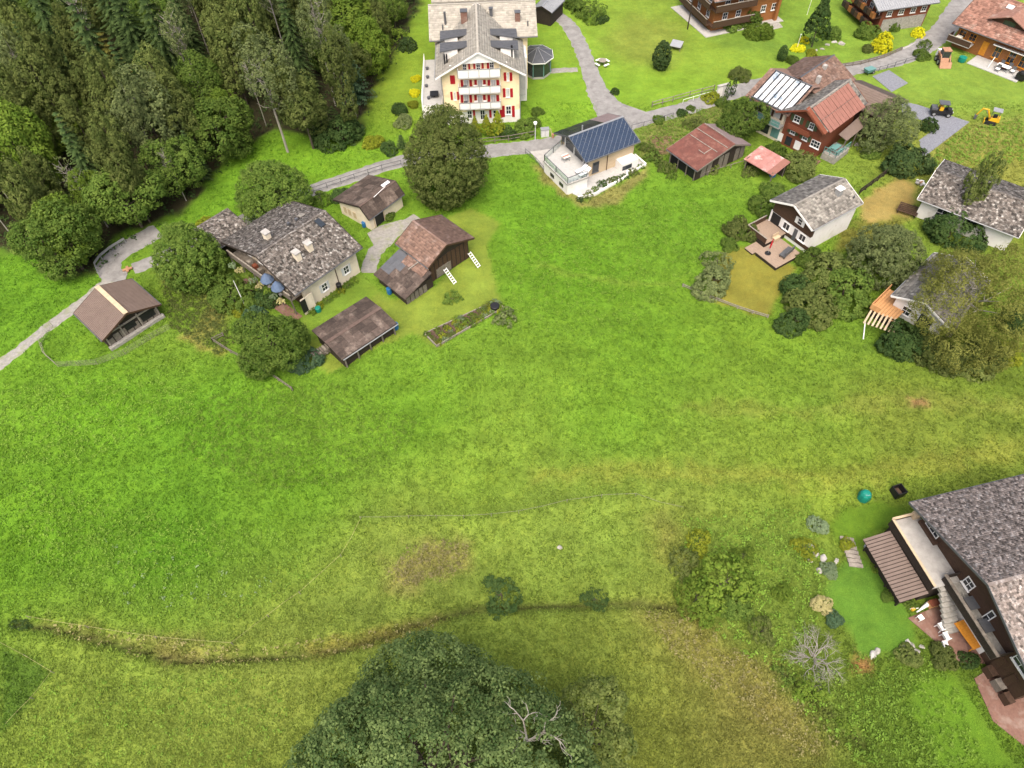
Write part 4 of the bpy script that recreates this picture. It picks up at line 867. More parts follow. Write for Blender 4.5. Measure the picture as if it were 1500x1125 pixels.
for k in range(7):
    MB().boxb(np.array([-5.0, 2.55 + .78 * k, 4.84]) + ev * S * .5 + np.array([-.03, 0, .09]), (0, .36, 0), ev * S * .46, np.array([-ev[2], 0, ev[0]]) * .03).build('roof_pane', 'sky_glazing', wr)
for k in range(8): MB().bar(np.array([-5.0, 2.16 + .78 * k, 4.96]) + ev * .2, np.array([-5.0, 2.16 + .78 * k, 4.96]) + ev * (S * .97), .17, .12).build('glazing_bar', 'black_plastic', wr)
for v_ in (.15, S * .97): MB().bar(np.array([-5, 2.1, 4.98]) + ev * v_, np.array([-5, 7.75, 4.98]) + ev * v_, .2, .14).build('glazing_sill', 'slate_metal', wr)
b = MB(); b.prism([(-3.9, 2.5), (3.6, 2.5), (3.6, 8.0), (-3.9, 8.0)], -.3, 5.2); b.build('wing_wall', 'cream_plaster', Rr); KEEP_OUT.append([H.w(*q) for q in ((-4, 2.5), (9, 2.5), (9, 8), (-4, 8))])
for k in range(4): MB().box(-3.95, 3.2 + 1.35 * k, 4.0, .12, .28, 1.7).build('wing_post', 'brown_wood', Rr)
for k in range(4): MB().box(-3.95, 3.85 + 1.35 * k, 3.9, .06, .95, 1.3).build('wing_pane', 'curtain_glass', Rr)
wb = MB().box(-4.5, 5.2, 2.6, 1.2, 5.4, .14).build('wing_balcony', 'zinc', Rr); rail(wb, [(-5.05, 2.6, 2.65), (-5.05, 7.8, 2.65), (-3.95, 7.8, 2.65)], .95, 'zinc', 'balcony_railing', 1.3, 2, .05, 'teal_paint')
for k in range(3): MB().box(-3.95, 3.4 + 1.6 * k, 1.3, .08, 1.2, 1.7).build('lower_window', 'glass' if k else 'teal_paint', Rr)
b = MB(); b.box(-3.98, 7.2, 1.2, .06, 1.2, 2.0); b.build('lower_door', 'red_wood', Rr)
# rear and side brown roofed wings
def wing(x0, x1, y0, y1, ze, zr, axis, m, wm, nm):
    b = MB(); t = .12; xm, ym = (x0 + x1) / 2, (y0 + y1) / 2
    if axis == 'x':
        for ye in (y0, y1): b.hexa([(x0, ye, ze - t), (x1, ye, ze - t), (x1, ym, zr - t), (x0, ym, zr - t), (x0, ye, ze), (x1, ye, ze), (x1, ym, zr), (x0, ym, zr)])
        S = math.hypot(ym - y0, zr - ze); pls = [((x0, y0, ze), (1, 0, 0), x1 - x0, (0, (ym - y0) / S, (zr - ze) / S), S), ((x0, y1, ze), (1, 0, 0), x1 - x0, (0, -(ym - y0) / S, (zr - ze) / S), S)]
    else:
        for xe in (x0, x1): b.hexa([(xe, y0, ze - t), (xe, y1, ze - t), (xm, y1, zr - t), (xm, y0, zr - t), (xe, y0, ze), (xe, y1, ze), (xm, y1, zr), (xm, y0, zr)])
        S = math.hypot(xm - x0, zr - ze); pls = [((x0, y0, ze), (0, 1, 0), y1 - y0, ((xm - x0) / S, 0, (zr - ze) / S), S), ((x1, y0, ze), (0, 1, 0), y1 - y0, (-(xm - x0) / S, 0, (zr - ze) / S), S)]
    r_ = b.build(nm + '_roof', m, Rr); shingles(r_, pls, .36, .34, m)
    b = MB(); b.prism([(x0 + .5, y0 + .5), (x1 - .5, y0 + .5), (x1 - .5, y1 - .5), (x0 + .5, y1 - .5)], -.3, ze - .02); b.build(nm + '_wall', wm, Rr)
    return r_
r_ = wing(.4, 8.6, .2, 8.4, 5.1, 7.0, 'x', 'brown_tile', 'brown_wood', 'rear_wing')
for (x, y, h) in ((5.2, 3.6, .35), (2.2, 2.6, .35)): MB().box(x, y, 6.5 + h / 2, .5, .5, h + .6).build('chimney', 'concrete', r_)
MB().bar((.4, 4.3, 7.04), (8.6, 4.3, 7.04), .2, .08).build('ridge_cap', 'slate_metal', r_)
wing(5.0, 11.6, -6.6, .6, 3.6, 4.9, 'y', 'taupe_metal', 'brown_wood', 'side_wing')
rp = [(-1.0, -3.9, 3.0), (5.2, -3.6, 3.1), (5.2, -5.0, 2.5), (-.7, -5.1, 2.45)]
b = MB(); b.hexa([(x, y, z - .1) for x, y, z in rp] + rp); b.build('lean_to_roof', 'taupe_metal', Rr)
for k in range(3): MB().bar((-.6 + 2.8 * k, -4.95, -.1), (-.6 + 2.8 * k, -4.95, 2.5), .12, .12).build('lean_to_post', 'grey_wood', Rr)
# gable front windows, little balcony
for (u_, z_, w_, h) in ((-1.0, 4.3, .9, .9), (1.2, 4.25, .7, .9)): H.win('W', u_, z_, w_, h, fr='white_paint', shut='green_paint', sw=.45)
for (u_, z_) in ((-1.0, 2.5), (.9, 2.45)): H.win('W', u_, z_, .75, .8, shut='green_paint', sw=.4)
H.win('W', 2.5, 2.2, 1.3, 1.0, cols=3)
gb = MB().box(H.x0 - .45, .0, 3.15, .9, 3.2, .1).build('gable_balcony', 'red_wood', Rr); MB().box(H.x0 - .87, .0, 3.5, .06, 3.2, .65).build('balcony_front', 'red_wood', gb)
for k, u_ in enumerate((-2.6, -1.2, .2)): H.panel('W', u_, .9, .9, 1.2, ('white_paint', 'glass', 'white_paint')[k], 'ground_floor_panel', .06)
b = MB(); b.box(-4.8, -2.4, .05, 2.4, 3.0, .2); b.build('front_terrace', 'brick_paving', Rr)
b = MB(); b.box(-1.2, -4.4, .45, 3.4, 2.0, .9); b.build('side_terrace', 'stone', Rr); rail(Rr, [(-2.9, -3.5, .9), (-2.9, -5.3, .9), (.5, -5.3, .9)], .9, 'teal_paint', 'terrace_railing', .9, 2, .06)
p = H.w(-1.6, -4.4); tb_ = thing('garden_table_set', 'green garden table with benches on the chalet terrace', 'garden table', (*p, .9), H.a)
MB().box(0, 0, .72, 1.5, .7, .06).build('tabletop', 'teal_paint', tb_)
for y in (-.6, .6): MB().box(0, y, .42, 1.4, .28, .06).build('bench', 'teal_paint', tb_)
for (x, y) in ((-.6, -.3), (-.6, .3), (.6, -.3), (.6, .3)): MB().box(x, y, .35, .06, .06, .7).build('leg', 'teal_paint', tb_)
for (x, y) in ((-.6, -.6), (.6, -.6), (-.6, .6), (.6, .6)): MB().box(x, y, .2, .06, .2, .4).build('bench_leg', 'teal_paint', tb_)
# ================================================================== WHITE HOUSE with brown gable and deck
H = House('white_house', 'small white house with brown timber gable and stepped wooden deck', 'house', (36.6, 66.1), 31.9, 8.5, 6.5, 4.0, 5.4, .06, o=(.8, .35, .3, .3), wall='white_plaster', roofm='grey_tile', tile=(.36, .34), edge='white_paint'); WH = H
b = MB(); pr = [(H.y0 - .01, 2.3), (H.y1 + .01, 2.3), (H.y1 + .01, H.rz(H.y1) - .1), (H.yr, H.zr - .12), (H.y0 - .01, H.rz(H.y0) - .1)]
b.add([(H.x0 - .06, y, z) for y, z in pr] + [(H.x0 + .3, y, z) for y, z in pr], [(0, 1, 2, 3, 4), (9, 8, 7, 6, 5)] + [(i, (i + 1) % 5, 5 + (i + 1) % 5, 5 + i) for i in range(5)]); b.build('gable_cladding', 'brown_wood', H.root)
H.win('W', 1.0, 3.35, .7, .85, sill=False, cols=1, off=.07, shut='white_paint', sw=.3)
for (u_, w_) in ((-.5, 1.0), (2.0, .95)): H.win('W', u_, 1.6, w_, 1.0, off=.01, cols=2, rows=1)
H.panel('W', -2.2, 1.35, 1.3, 1.7, 'black_plastic', 'porch_shade_panel', .05); MB().bar((H.x0 - .05, 3.0, .5), (H.x0 - .05, 3.0, 2.4), .14, .14).build('porch_post', 'white_paint', H.root)  # porch recess is only a black panel coloured as its shade
H.panel('W', .9, 1.3, .5, 1.6, 'slate_metal', 'door', .05); H.panel('W', .6, .7, 5.3, .5, 'brown_wood', 'base_cladding', .04)
H.chimney(2.0, -1.1, .75, .6, .75, 'zinc', 'white_paint'); H.pipe(3.5, -2.3, .35)
KEEP_OUT.append([H.w(*q) for q in ((-8.8, 3.4), (-8.8, -3.4), (-3, -3.4), (-3, 3.4))])
dk = thing('deck', 'stepped brown wooden deck at the brown gable of the white house', 'deck', (*H.w(-6, 0), 0), H.a)
def deckpart(x0, x1, y0, y1, z, nm):
    b = MB(); b.box((x0 + x1) / 2, (y0 + y1) / 2, z / 2 - .1, x1 - x0 - .1, y1 - y0 - .1, z); o = b.build(nm, 'dark_wood', dk); n = int((y1 - y0) / .16)
    for k in range(n): MB().box((x0 + x1) / 2, y0 + (k + .5) * (y1 - y0) / n, z + .02, x1 - x0, (y1 - y0) / n - .02, .045, t=random.random()).build('deck_plank', 'deck_wood', o)
deckpart(-.9, 2.5, .2, 3.3, .75, 'upper_deck'); deckpart(-2.6, 1.6, -3.2, .1, .45, 'lower_deck'); deckpart(-2.9, -1.0, .2, 1.5, .22, 'deck_step')
for (p, q) in (((-.9, 3.3), (2.2, 3.3)), ((-.9, .3), (-.9, 3.3))): MB().bar((*p, 1.15), (*q, 1.15), .08, .7).build('side_board', 'brown_wood', dk); MB().bar((*p, 1.53), (*q, 1.53), .14, .06).build('handrail', 'old_planks', dk)
sw = thing('garden_sofa', 'dark cushioned garden sofa on the lower deck', 'sofa', (*H.w(-6.0, -2.2), .5), H.a + .2)
MB().box(0, 0, .35, 1.9, .75, .16).build('seat', 'slate_metal', sw); MB().bar((-.95, -.35, .7), (.95, -.35, .7), .12, .55).build('backrest', 'slate_metal', sw)
for (x, y) in ((-.85, -.3), (.85, -.3), (-.85, .3), (.85, .3)): MB().box(x, y, .14, .07, .07, .28).build('leg', 'brown_wood', sw)
pb = thing('folded_parasol', 'folded red parasol on a round black base on the deck', 'parasol', (*H.w(-7.6, -.9), .5), 0)
MB().lathe((0, 0, 0), [(.36, 0), (.36, .08), (.06, .12)], 14).build('base', 'black_plastic', pb); MB().tube([(0, 0, .1), (.25, .35, 1.9)], .025, 6).build('pole', 'zinc', pb); MB().tube([(.08, .12, .7), (.16, .23, 1.2), (.25, .35, 1.95)], [.07, .11, .03], 8).build('canopy', 'red_paint', pb)
wb_ = thing('wooden_bench', 'light wooden bench box beside the porch opening on the deck', 'bench', (*H.w(-5.2, .2), .6), H.a); MB().box(0, 0, .4, 1.0, .5, .08).build('seat', 'light_wood', wb_); MB().box(0, 0, .18, .9, .42, .36).build('base', 'light_wood', wb_); MB().box(0, .22, .65, 1.0, .06, .4).build('backrest', 'light_wood', wb_)
# ================================================================== GREY ROOF HOUSE on the right edge
H = House('grey_bungalow', 'wide bungalow with weathered grey roof half hidden behind the birch', 'house', (57.0, 67.4), -40, 11.5, 9.7, 2.9, 4.2, 0, o=(.6, .4, .8, .6), wall='white_plaster', roofm='lichen_shingle', tile=(.3, .3), edge='white_paint')
H.win('S', -2.6, 1.7, 1.3, 1.2); H.win('S', .6, 1.7, 1.5, 1.2); H.win('W', -1, 1.6, 1.2, 1.2)
H2 = House('lower_bungalow', 'lower grey roofed bungalow with white fascia standing behind the birch', 'house', (46.6, 52.6), 42, 9.5, 6.4, 2.7, 4.0, 0, o=(.6, .5, .5, .5), wall='white_plaster', roofm='grey_tile', tile=(.34, .32), edge='white_paint')
H2.win('W', -1.2, 1.4, 1.0, 1.1); H2.panel('W', .9, 1.1, 1.4, 2.0, 'glass', 'terrace_door', .05)
dk2 = thing('timber_deck', 'new orange timber deck with slatted pergola roof below the bungalow', 'deck', (*P(1305, 452, 1.2)[:2], 0), math.radians(42))
def planks(parent, x0, x1, y0, y1, z, n, m, nm, along='x'):
    for k in range(n):
        MB().box((x0 + x1) / 2, y0 + (k + .5) * (y1 - y0) / n, z, x1 - x0, (y1 - y0) / n - .03, .05).build(nm, m, parent)
planks(dk2, -1.6, 2.6, -1.2, 1.6, 1.2, 9, 'new_wood', 'deck_plank'); MB().box(.5, .2, .55, 3.6, 2.4, 1.1).build('substructure', 'dark_wood', dk2)
for (p, q) in (((-1.6, 1.6), (2.6, 1.6)), ((-1.6, .6), (-1.6, 1.6))): MB().bar((*p, 1.6), (*q, 1.6), .08, .7).build('parapet', 'new_wood', dk2)
pg = thing('pergola', 'slatted wooden pergola panel propped on a pale pole beside the timber deck', 'pergola', (*P(1292, 470, 1.4)[:2], 0), math.radians(52))
for k in range(8): MB().box(0, -1.5 + .42 * k, 1.5 - .05 * k, 2.3, .2, .06).build('slat', 'light_wood', pg)
for x in (-.9, .9): MB().bar((x, -1.7, 1.47), (x, 1.6, 1.08), .08, .1).build('beam', 'brown_wood', pg)
for (x, y, z) in ((-.9, -1.5, 1.45), (.9, -1.5, 1.45), (.9, 1.4, 1.1)): MB().bar((x, y, -.1), (x, y, z), .09, .09).build('post', 'grey_wood', pg)
MB().bar((-2.2, .7, 0), (-.9, 1.4, 1.15), .1, .1).build('prop', 'zinc', pg)
# ================================================================== CHALETS along the top
H = House('orange_chalet', 'orange timber chalet with carved balconies above the steep lawn', 'chalet', (38.9, 121.0), 17, 14.5, 12, 5.4, 7.4, 0, o=(1.2, 1, 1.2, 1), wall='orange_wood', roofm='brown_tile', tile=(.4, .4), edge='brown_wood')
b = MB(); b.prism([(H.x0 - 1.7, H.y0 - 1.5), (H.x1 + .5, H.y0 - 1.2), (H.x1 + .5, H.y0 + .5), (H.x0 - .2, H.y0 + .5), (H.x0 - .2, H.y1), (H.x0 - 2.4, H.y1)], -.3, .1); b.build('terrace', 'concrete', H.root)
for z in (1.2, 3.6):
    bl = MB().box(H.x0 + 3.1, H.y0 - .6, z, 7.4, 1.2, .14).build('balcony', 'brown_wood', H.root); MB().box(H.x0 + 3.1, H.y0 - 1.17, z + .5, 7.4, .08, .9).build('balcony_front', 'brown_wood', bl); MB().box(H.x0 + 3.1, H.y0 - 1.17, z + .98, 7.5, .18, .06).build('handrail', 'old_planks', bl)
    bl = MB().box(H.x0 - .6, 0, z, 1.2, 9.6, .14).build('balcony', 'brown_wood', H.root); MB().box(H.x0 - 1.17, 0, z + .5, .08, 9.6, .9).build('balcony_front', 'brown_wood', bl); MB().box(H.x0 - 1.17, 0, z + .98, .18, 9.7, .06).build('handrail', 'old_planks', bl)
    for u_ in (-4.0, -1.6, 3.0, 5.0): H.win('S', u_, z + 1.0, .9, 1.1)
    for u_ in (-3, 0, 3): H.win('W', u_, z + 1.0, .9, 1.1)
b = MB(); b.box(5.5, H.y0 - .2, 2.4, .5, .9, 4.6); b.build('corner_log_wall', 'orange_wood', H.root)
H = House('grey_roof_chalet', 'dark timber chalet with pale grey metal roof and flower filled balcony', 'chalet', (63.6, 117.2), 12, 10.8, 9.6, 4.0, 5.8, 0, o=(1.6, .8, .8, .8), wall='red_wood', roofm='zinc', style='seam', tile=(.4, .3), edge='slate_metal')
for u_ in (-2.5, -.4, 1.7, 3.6): H.win('S', u_, 2.9, .9, .8)
H.panel('S', .6, 1.0, 7.6, 2.0, 'stone', 'base_wall', .05)
for z in (.9, 2.5):
    bl = MB().box(H.x0 - .8, 0, z, 1.6, 8.4, .14).build('balcony', 'brown_wood', H.root)
    for k in range(9): MB().box(H.x0 - 1.5, -3.8 + .95 * k, z + .45 + .1 * (k % 2), .5, .8, .8).build('balcony_board', ['orange_wood', 'brown_wood', 'dark_wood'][k % 3], bl)
for k in range(4): H.win('W', -3 + 2 * k, 2.9, .9, 1.0)
H = House('tile_roof_chalet', 'chalet with wide pinkish red tiled roof, dormer and patio', 'chalet', (78.7, 106.5), -49.5, 13.5, 12.5, 3.6, 6.4, .5, o=(.9, .9, 1.3, .9), wall='orange_wood', roofm='pink_tile', tile=(.36, .36), edge='brown_wood')
b = MB(); b.hexa([(-2.6, -4.6, 4.9), (3.0, -4.6, 4.9), (3.0, .5, 6.35), (-2.6, .5, 6.35)][0:0] + [(-2.9, -4.3, 4.95), (.1, -4.3, 6.15), (.1, .6, 6.35), (-2.9, .2, 5.2), (-2.9, -4.3, 5.07), (.1, -4.3, 6.27), (.1, .6, 6.47), (-2.9, .2, 5.32)])
b.hexa([(3.1, -4.3, 4.95), (.1, -4.3, 6.15), (.1, .6, 6.35), (3.1, .2, 5.2), (3.1, -4.3, 5.07), (.1, -4.3, 6.27), (.1, .6, 6.47), (3.1, .2, 5.32)]); b.build('dormer_roof', 'pink_tile', H.root)
b = MB(); b.add([(-2.4, -3.6, 4.2), (2.6, -3.6, 4.2), (2.6, -3.6, 5.1), (.1, -3.6, 6.1), (-2.4, -3.6, 5.1), (-2.4, -2, 4.2), (2.6, -2, 4.2), (2.6, -2, 5.1), (.1, -2, 6.1), (-2.4, -2, 5.1)], [(0, 1, 2, 3, 4), (9, 8, 7, 6, 5)] + [(i, (i + 1) % 5, 5 + (i + 1) % 5, 5 + i) for i in range(5)]); b.build('dormer_wall', 'brown_wood', H.root)
MB().box(.1, -3.62, 4.95, 1.7, .06, .8).build('dormer_window', 'glass', H.root)
MB().boxb((-1.6, -.8, 5.98), (.5, 0, 0), (0, .35, .14), (0, -.02, .05)).build('skylight', 'sky_glazing', H.roof)
bl = MB().box(-4.6, H.y0 - .8, 1.3, 3.6, 1.7, .16).build('balcony', 'concrete', H.root); MB().box(-4.6, H.y0 - 1.62, 1.75, 3.6, .08, .8).build('balcony_front', 'brown_wood', bl); MB().box(-6.36, H.y0 - .8, 1.75, .08, 1.7, .8).build('balcony_side', 'brown_wood', bl)
MB().box(-4.6, H.y0 - 1.62, 2.17, 3.8, .2, .06).build('handrail', 'old_planks', bl); MB().box(-5.0, H.y0 - .9, 1.75, .8, .8, .7).build('balcony_chair', 'cream_fabric', bl)
b = MB(); b.box(2.2, H.y0 - 1.6, 0, 7.6, 3.4, .2); b.build('patio', 'paving', H.root); KEEP_OUT.append([H.w(*q) for q in ((-7, H.y0), (6.5, H.y0), (6.5, H.y0 - 3.4), (-7, H.y0 - 2.6))])
for u_ in (-5, -3.4, .8, 3, 4.8): H.win('S', u_, 2.2 if u_ < 0 else 1.5, 1.1, 1.1 if u_ < 0 else 1.8, fr='amber_wood')
MB().boxb((2.6, H.y0 - .5, 2.6), (2.6, 0, 0), (0, .5, -.1), (0, .02, .05)).build('awning', 'white_plastic', H.root); H.panel('S', -1.2, 1.3, .9, 2.0, 'amber_wood', 'door', .08)
TC = H
# small buildings behind the yellow house
p = P(792, 20, 2); H = House('white_roof_shed', 'small dark shed with pale roof behind the yellow house', 'shed', (8.2, 121.0), 60, 5, 3.6, 2.3, 3.0, 0, o=(.2, .2, .2, .2), wall='dark_wood', roofm='zinc', style='seam', tile=(.5, .3), edge='dark_wood')
H = House('plank_shed', 'long dark plank shed along the driveway end', 'shed', (14, 131), 0, 12, 5, 3.0, 4.2, 0, o=(.3, .3, .4, .4), wall='dark_wood', roofm='brown_tile', tile=(.4, .4), edge='dark_wood')
for k in range(16): H.panel('S', -5.4 + .72 * k, 1.4, .6, 2.7, 'brown_wood' if k % 2 else 'dark_wood', 'plank', .05)
# ================================================================== BOTTOM RIGHT CHALET
H = House('shingle_chalet', 'big dark timber chalet with plum and white weathered shingle roof', 'chalet', (36 + .978 * 4.6 + .208 * 3.3, 22 + .208 * 4.6 - .978 * 3.3), 12, 14.2, 16.4, 5.0, 7.5, 0, o=(1.3, .6, 1.4, 1.4), wall='brown_wood', roofm='plum_tile', tile=(.20, .18), edge='slate_metal'); BR = H
# local frame: survey (x,y) shifted by (-4.6,+3.3)
def bl_(x, y): return (x - 4.6, y + 3.3)
Rb = H.root
b = MB(); b.box(H.x0 - .04 + 2, .6, 1.2, 4, 7.6, 2.9); b.build('plinth_wall', 'white_plaster', Rb)
x0, y0 = bl_(-3.7, -1.6); x1, y1 = bl_(-1.1, 4.4)
tr = MB().box((x0 + x1) / 2, (y0 + y1) / 2, 1.5, x1 - x0 - .3, y1 - y0 - .3, 3.0).build('upper_terrace', 'dark_wood', Rb)
MB().box((x0 + x1) / 2, (y0 + y1) / 2, 3.06, x1 - x0, y1 - y0, .14).build('terrace_floor', 'concrete', tr)
for (p, q) in (((x0, y0), (x0, y1)), ((x0, y1), (x1, y1))):
    n = max(4, int(np.hypot(q[0] - p[0], q[1] - p[1]) / .22))
    for k in range(n): 
        e0 = np.array([p[0] + (q[0] - p[0]) * (k + .02) / n, p[1] + (q[1] - p[1]) * (k + .02) / n, 3.1]); e1 = np.array([p[0] + (q[0] - p[0]) * (k + .98) / n, p[1] + (q[1] - p[1]) * (k + .98) / n, 3.1]); 
        MB().bar(e0, e1, .05, 1.05, ).build('parapet_board', 'dark_wood', tr)
    MB().bar((*p, 3.62), (*q, 3.62), .2, .07).build('parapet_cap', 'light_wood', tr)
# brown metal lean-to roof under the terrace
rx0, ry0 = bl_(-6.1, -1.6); rx1, ry1 = bl_(-3.75, 3.75)
lt = MB().hexa([(rx0, ry0, 1.9), (rx1, ry0, 2.35), (rx1, ry1, 2.35), (rx0, ry1, 1.9), (rx0, ry0, 1.97), (rx1, ry0, 2.42), (rx1, ry1, 2.42), (rx0, ry1, 1.97)]).build('carport_roof', 'dark_wood', Rb)  # dark base colour stands in for shade in the grooves between ridges
S = math.hypot(rx1 - rx0, .45); ribs(lt, (rx0, ry0, 1.97), (0, 1, 0), ry1 - ry0, ((rx1 - rx0) / S, 0, .45 / S), S, .29, .05, 'taupe_metal', 'roof_ridges', .23)
for k in range(4): MB().bar((rx0 + .7, ry0 + .2 + k * (ry1 - ry0 - .4) / 3, -.1), (rx0 + .7, ry0 + .2 + k * (ry1 - ry0 - .4) / 3, 1.95), .12, .12).build('carport_post', 'dark_wood', Rb)
MB().box((rx0 + rx1) / 2 + .3, (ry0 + ry1) / 2, .9, rx1 - rx0 - 1, ry1 - ry0 - .5, 1.8).build('store_wall', 'dark_wood', Rb)
# stairs
for k in range(9): 
    q = bl_(-2.75, -1.75 - .33 * k); MB().box(q[0] + .35, q[1], 2.75 - .31 * k, 1.2, .36, .32).build('stair_step', 'stone', Rb)
# long balcony
x0, y0 = bl_(-2.55, -7.4); x1, y1 = bl_(-.6, -1.1)
bb = MB().box((x0 + x1) / 2, (y0 + y1) / 2, 2.95, x1 - x0, y1 - y0, .14).build('balcony', 'stone', Rb)
n = 26
for k in range(n): MB().box(x0, y0 + (k + .5) * (y1 - y0) / n, 3.42, .05, (y1 - y0) / n - .012, .95).build('balcony_slat', 'dark_wood', bb)
MB().box(x0, (y0 + y1) / 2, 3.93, .26, y1 - y0 + .2, .07).build('handrail', 'grey_wood', bb)
for y in (y0, y1): MB().box((x0 + x1) / 2, y, 3.42, x1 - x0, .06, .95).build('balcony_side', 'dark_wood', bb)
for k, y in enumerate((y0 + 2.2, y0 + 4.0)): MB().box(x0 + .95, y, 3.4, .8, 1.0, .06).build('balcony_table', 'slate_metal', bb); MB().box(x0 + .95, y, 3.2, .5, .6, .36).build('table_frame', 'slate_metal', bb)
for (y, z, w_, h, c_) in ((6.0, 4.0, 1.5, 1.0, 3), (1.2, 3.9, .9, 1.1, 2), (-1.4, 3.7, .5, 1.7, 1), (-5.4, 3.9, 2.0, 1.0, 3)): H.win('W', -y, z, w_, h, cols=c_, off=.02)
MB().box(H.x0 - .12, 6.0, 4.62, .3, 2.6, .12).build('window_hood', 'light_wood', Rb); MB().box(H.x0 - .2, 6.0, 3.35, .35, 2.2, .35).build('flower_box', 'brown_wood', Rb); MB().box(H.x0 - .35, 7.6, 3.5, .6, .5, .7).build('wall_cabinet', 'light_wood', Rb)
for y in (-5.6, -4.3): MB().box(H.x0 - .05, y, 1.6, .08, .5, 1.9).build('timber_strut', 'brown_wood', Rb)
b = MB(); pz = [bl_(-5.0, -2.6), bl_(-1.2, -2.2), bl_(-.6, -7.4), bl_(-3.0, -6.7)]; b.prism(pz, -.3, .08); b.build('brick_terrace', 'brick_paving', Rb); KEEP_OUT.append([H.w(*q) for q in pz])
pz = [bl_(-2.7, -8.0), bl_(-.5, -7.5), bl_(1.0, -13.5), bl_(-1.6, -13.8), bl_(-3.2, -11.0)]; b = MB(); b.prism(pz, -.3, .07); b.build('lower_brick_terrace', 'brick_paving', Rb); KEEP_OUT.append([H.w(*q) for q in pz])
KEEP_OUT.append([H.w(*q) for q in (bl_(-6.1, -1.6), bl_(-6.1, 3.8), bl_(-1, 4.4), bl_(-1, -1.6))])
for k in range(3): MB().box(H.x0 - .3, -4.6 - 1.0 * k, .45, .5, .8, .9).build('log_store', 'grey_wood' if k % 2 else 'brown_wood', Rb)
# ------------------------------------------------------------------ vegetation kit
def leaves(C, Nrm, rad, per, size, r, flat=.55, aspect=.62, tintv=None):
    """leaf-sized faces gathered in clumps: C centres, Nrm outward, rad clump radius"""
    n = len(C) * per; ci = np.repeat(np.arange(len(C)), per)
    d = r.normal(size=(n, 3)); d /= np.linalg.norm(d, axis=1)[:, None] + 1e-9
    flip = (d * Nrm[ci]).sum(1) < -.25; d[flip] *= -1
    p = C[ci] + d * (rad[ci] * r.uniform(.55, 1.0, n) ** .6)[:, None]
    nn = d * .95 + Nrm[ci] * .25 + np.array([0, 0, flat]) + r.normal(0, .26, (n, 3)); nn /= np.linalg.norm(nn, axis=1)[:, None] + 1e-9
    a = np.cross(nn, r.normal(size=(n, 3))); a /= np.linalg.norm(a, axis=1)[:, None] + 1e-9; b = np.cross(nn, a)
    s = size * r.uniform(.6, 1.35, n)[:, None]
    V = np.stack([p - a * s * .5, p + b * s * aspect * .5 - a * s * .05, p + a * s * .5 + nn * s * .06, p - b * s * aspect * .5 - a * s * .05], 1).reshape(-1, 3)
    ct = r.uniform(.12, .75, len(C)) if tintv is None else tintv
    t = np.clip(ct[ci] + r.normal(0, .17, n), 0, 1)
    return V, np.repeat(t, 4)
def quads(V): return np.arange(len(V)).reshape(-1, 4)
def crown_lobes(R, Hh, n, r, kind, lump):
    """an uneven crown: clumps on the skins of several overlapping lobes"""
    k = 9 if kind != 'bush' else 8
    d = r.normal(size=(k, 3)); d /= np.linalg.norm(d, axis=1)[:, None]
    if kind == 'bush': d[:, 2] = np.abs(d[:, 2]) * .8
    else: d[:, 2] = np.linspace(-.75, .95, k); h = np.sqrt(1 - d[:, 2] ** 2) / (np.hypot(d[:, 0], d[:, 1]) + 1e-9); d[:, 0] *= h; d[:, 1] *= h
    tp = 1 - (.35 if kind == 'tall' else .15) * np.clip(d[:, 2], 0, 1)
    c = d * r.uniform(.45, .45 + .4 * min(1, lump + .3), k)[:, None] * np.array([R, R, Hh]); rad = R * r.uniform(.36, .56, k) * tp
    c = np.vstack([c, [[0, 0, 0 if kind != 'bush' else .2 * Hh]]]); rad = np.append(rad, R * .62)
    sz = np.array([1, 1, max(.8, min(1.35, Hh / R))]); P_ = []; N_ = []; m = 0
    pr = rad ** 2 / (rad ** 2).sum()
    while m < n:
        i = r.choice(len(rad), 400, p=pr); q = r.normal(size=(400, 3)); q /= np.linalg.norm(q, axis=1)[:, None]
        p = c[i] + q * (rad[i] * np.where(r.uniform(0, 1, 400) < .82, r.uniform(.86, 1.06, 400), r.uniform(.4, .86, 400)))[:, None] * sz
        dd = np.linalg.norm((p[:, None] - c[None]) / sz, axis=2) / rad[None]; dd[np.arange(400), i] = 9
        ok = dd.min(1) > .84
        ok &= (p[:, 2] > .02 * Hh) if kind == 'bush' else (q[:, 2] > -.8)
        P_.append(p[ok]); N_.append(q[ok]); m += ok.sum()
    return np.concatenate(P_)[:n] * (1.12 if kind != 'bush' else 1.18), np.concatenate(N_)[:n]
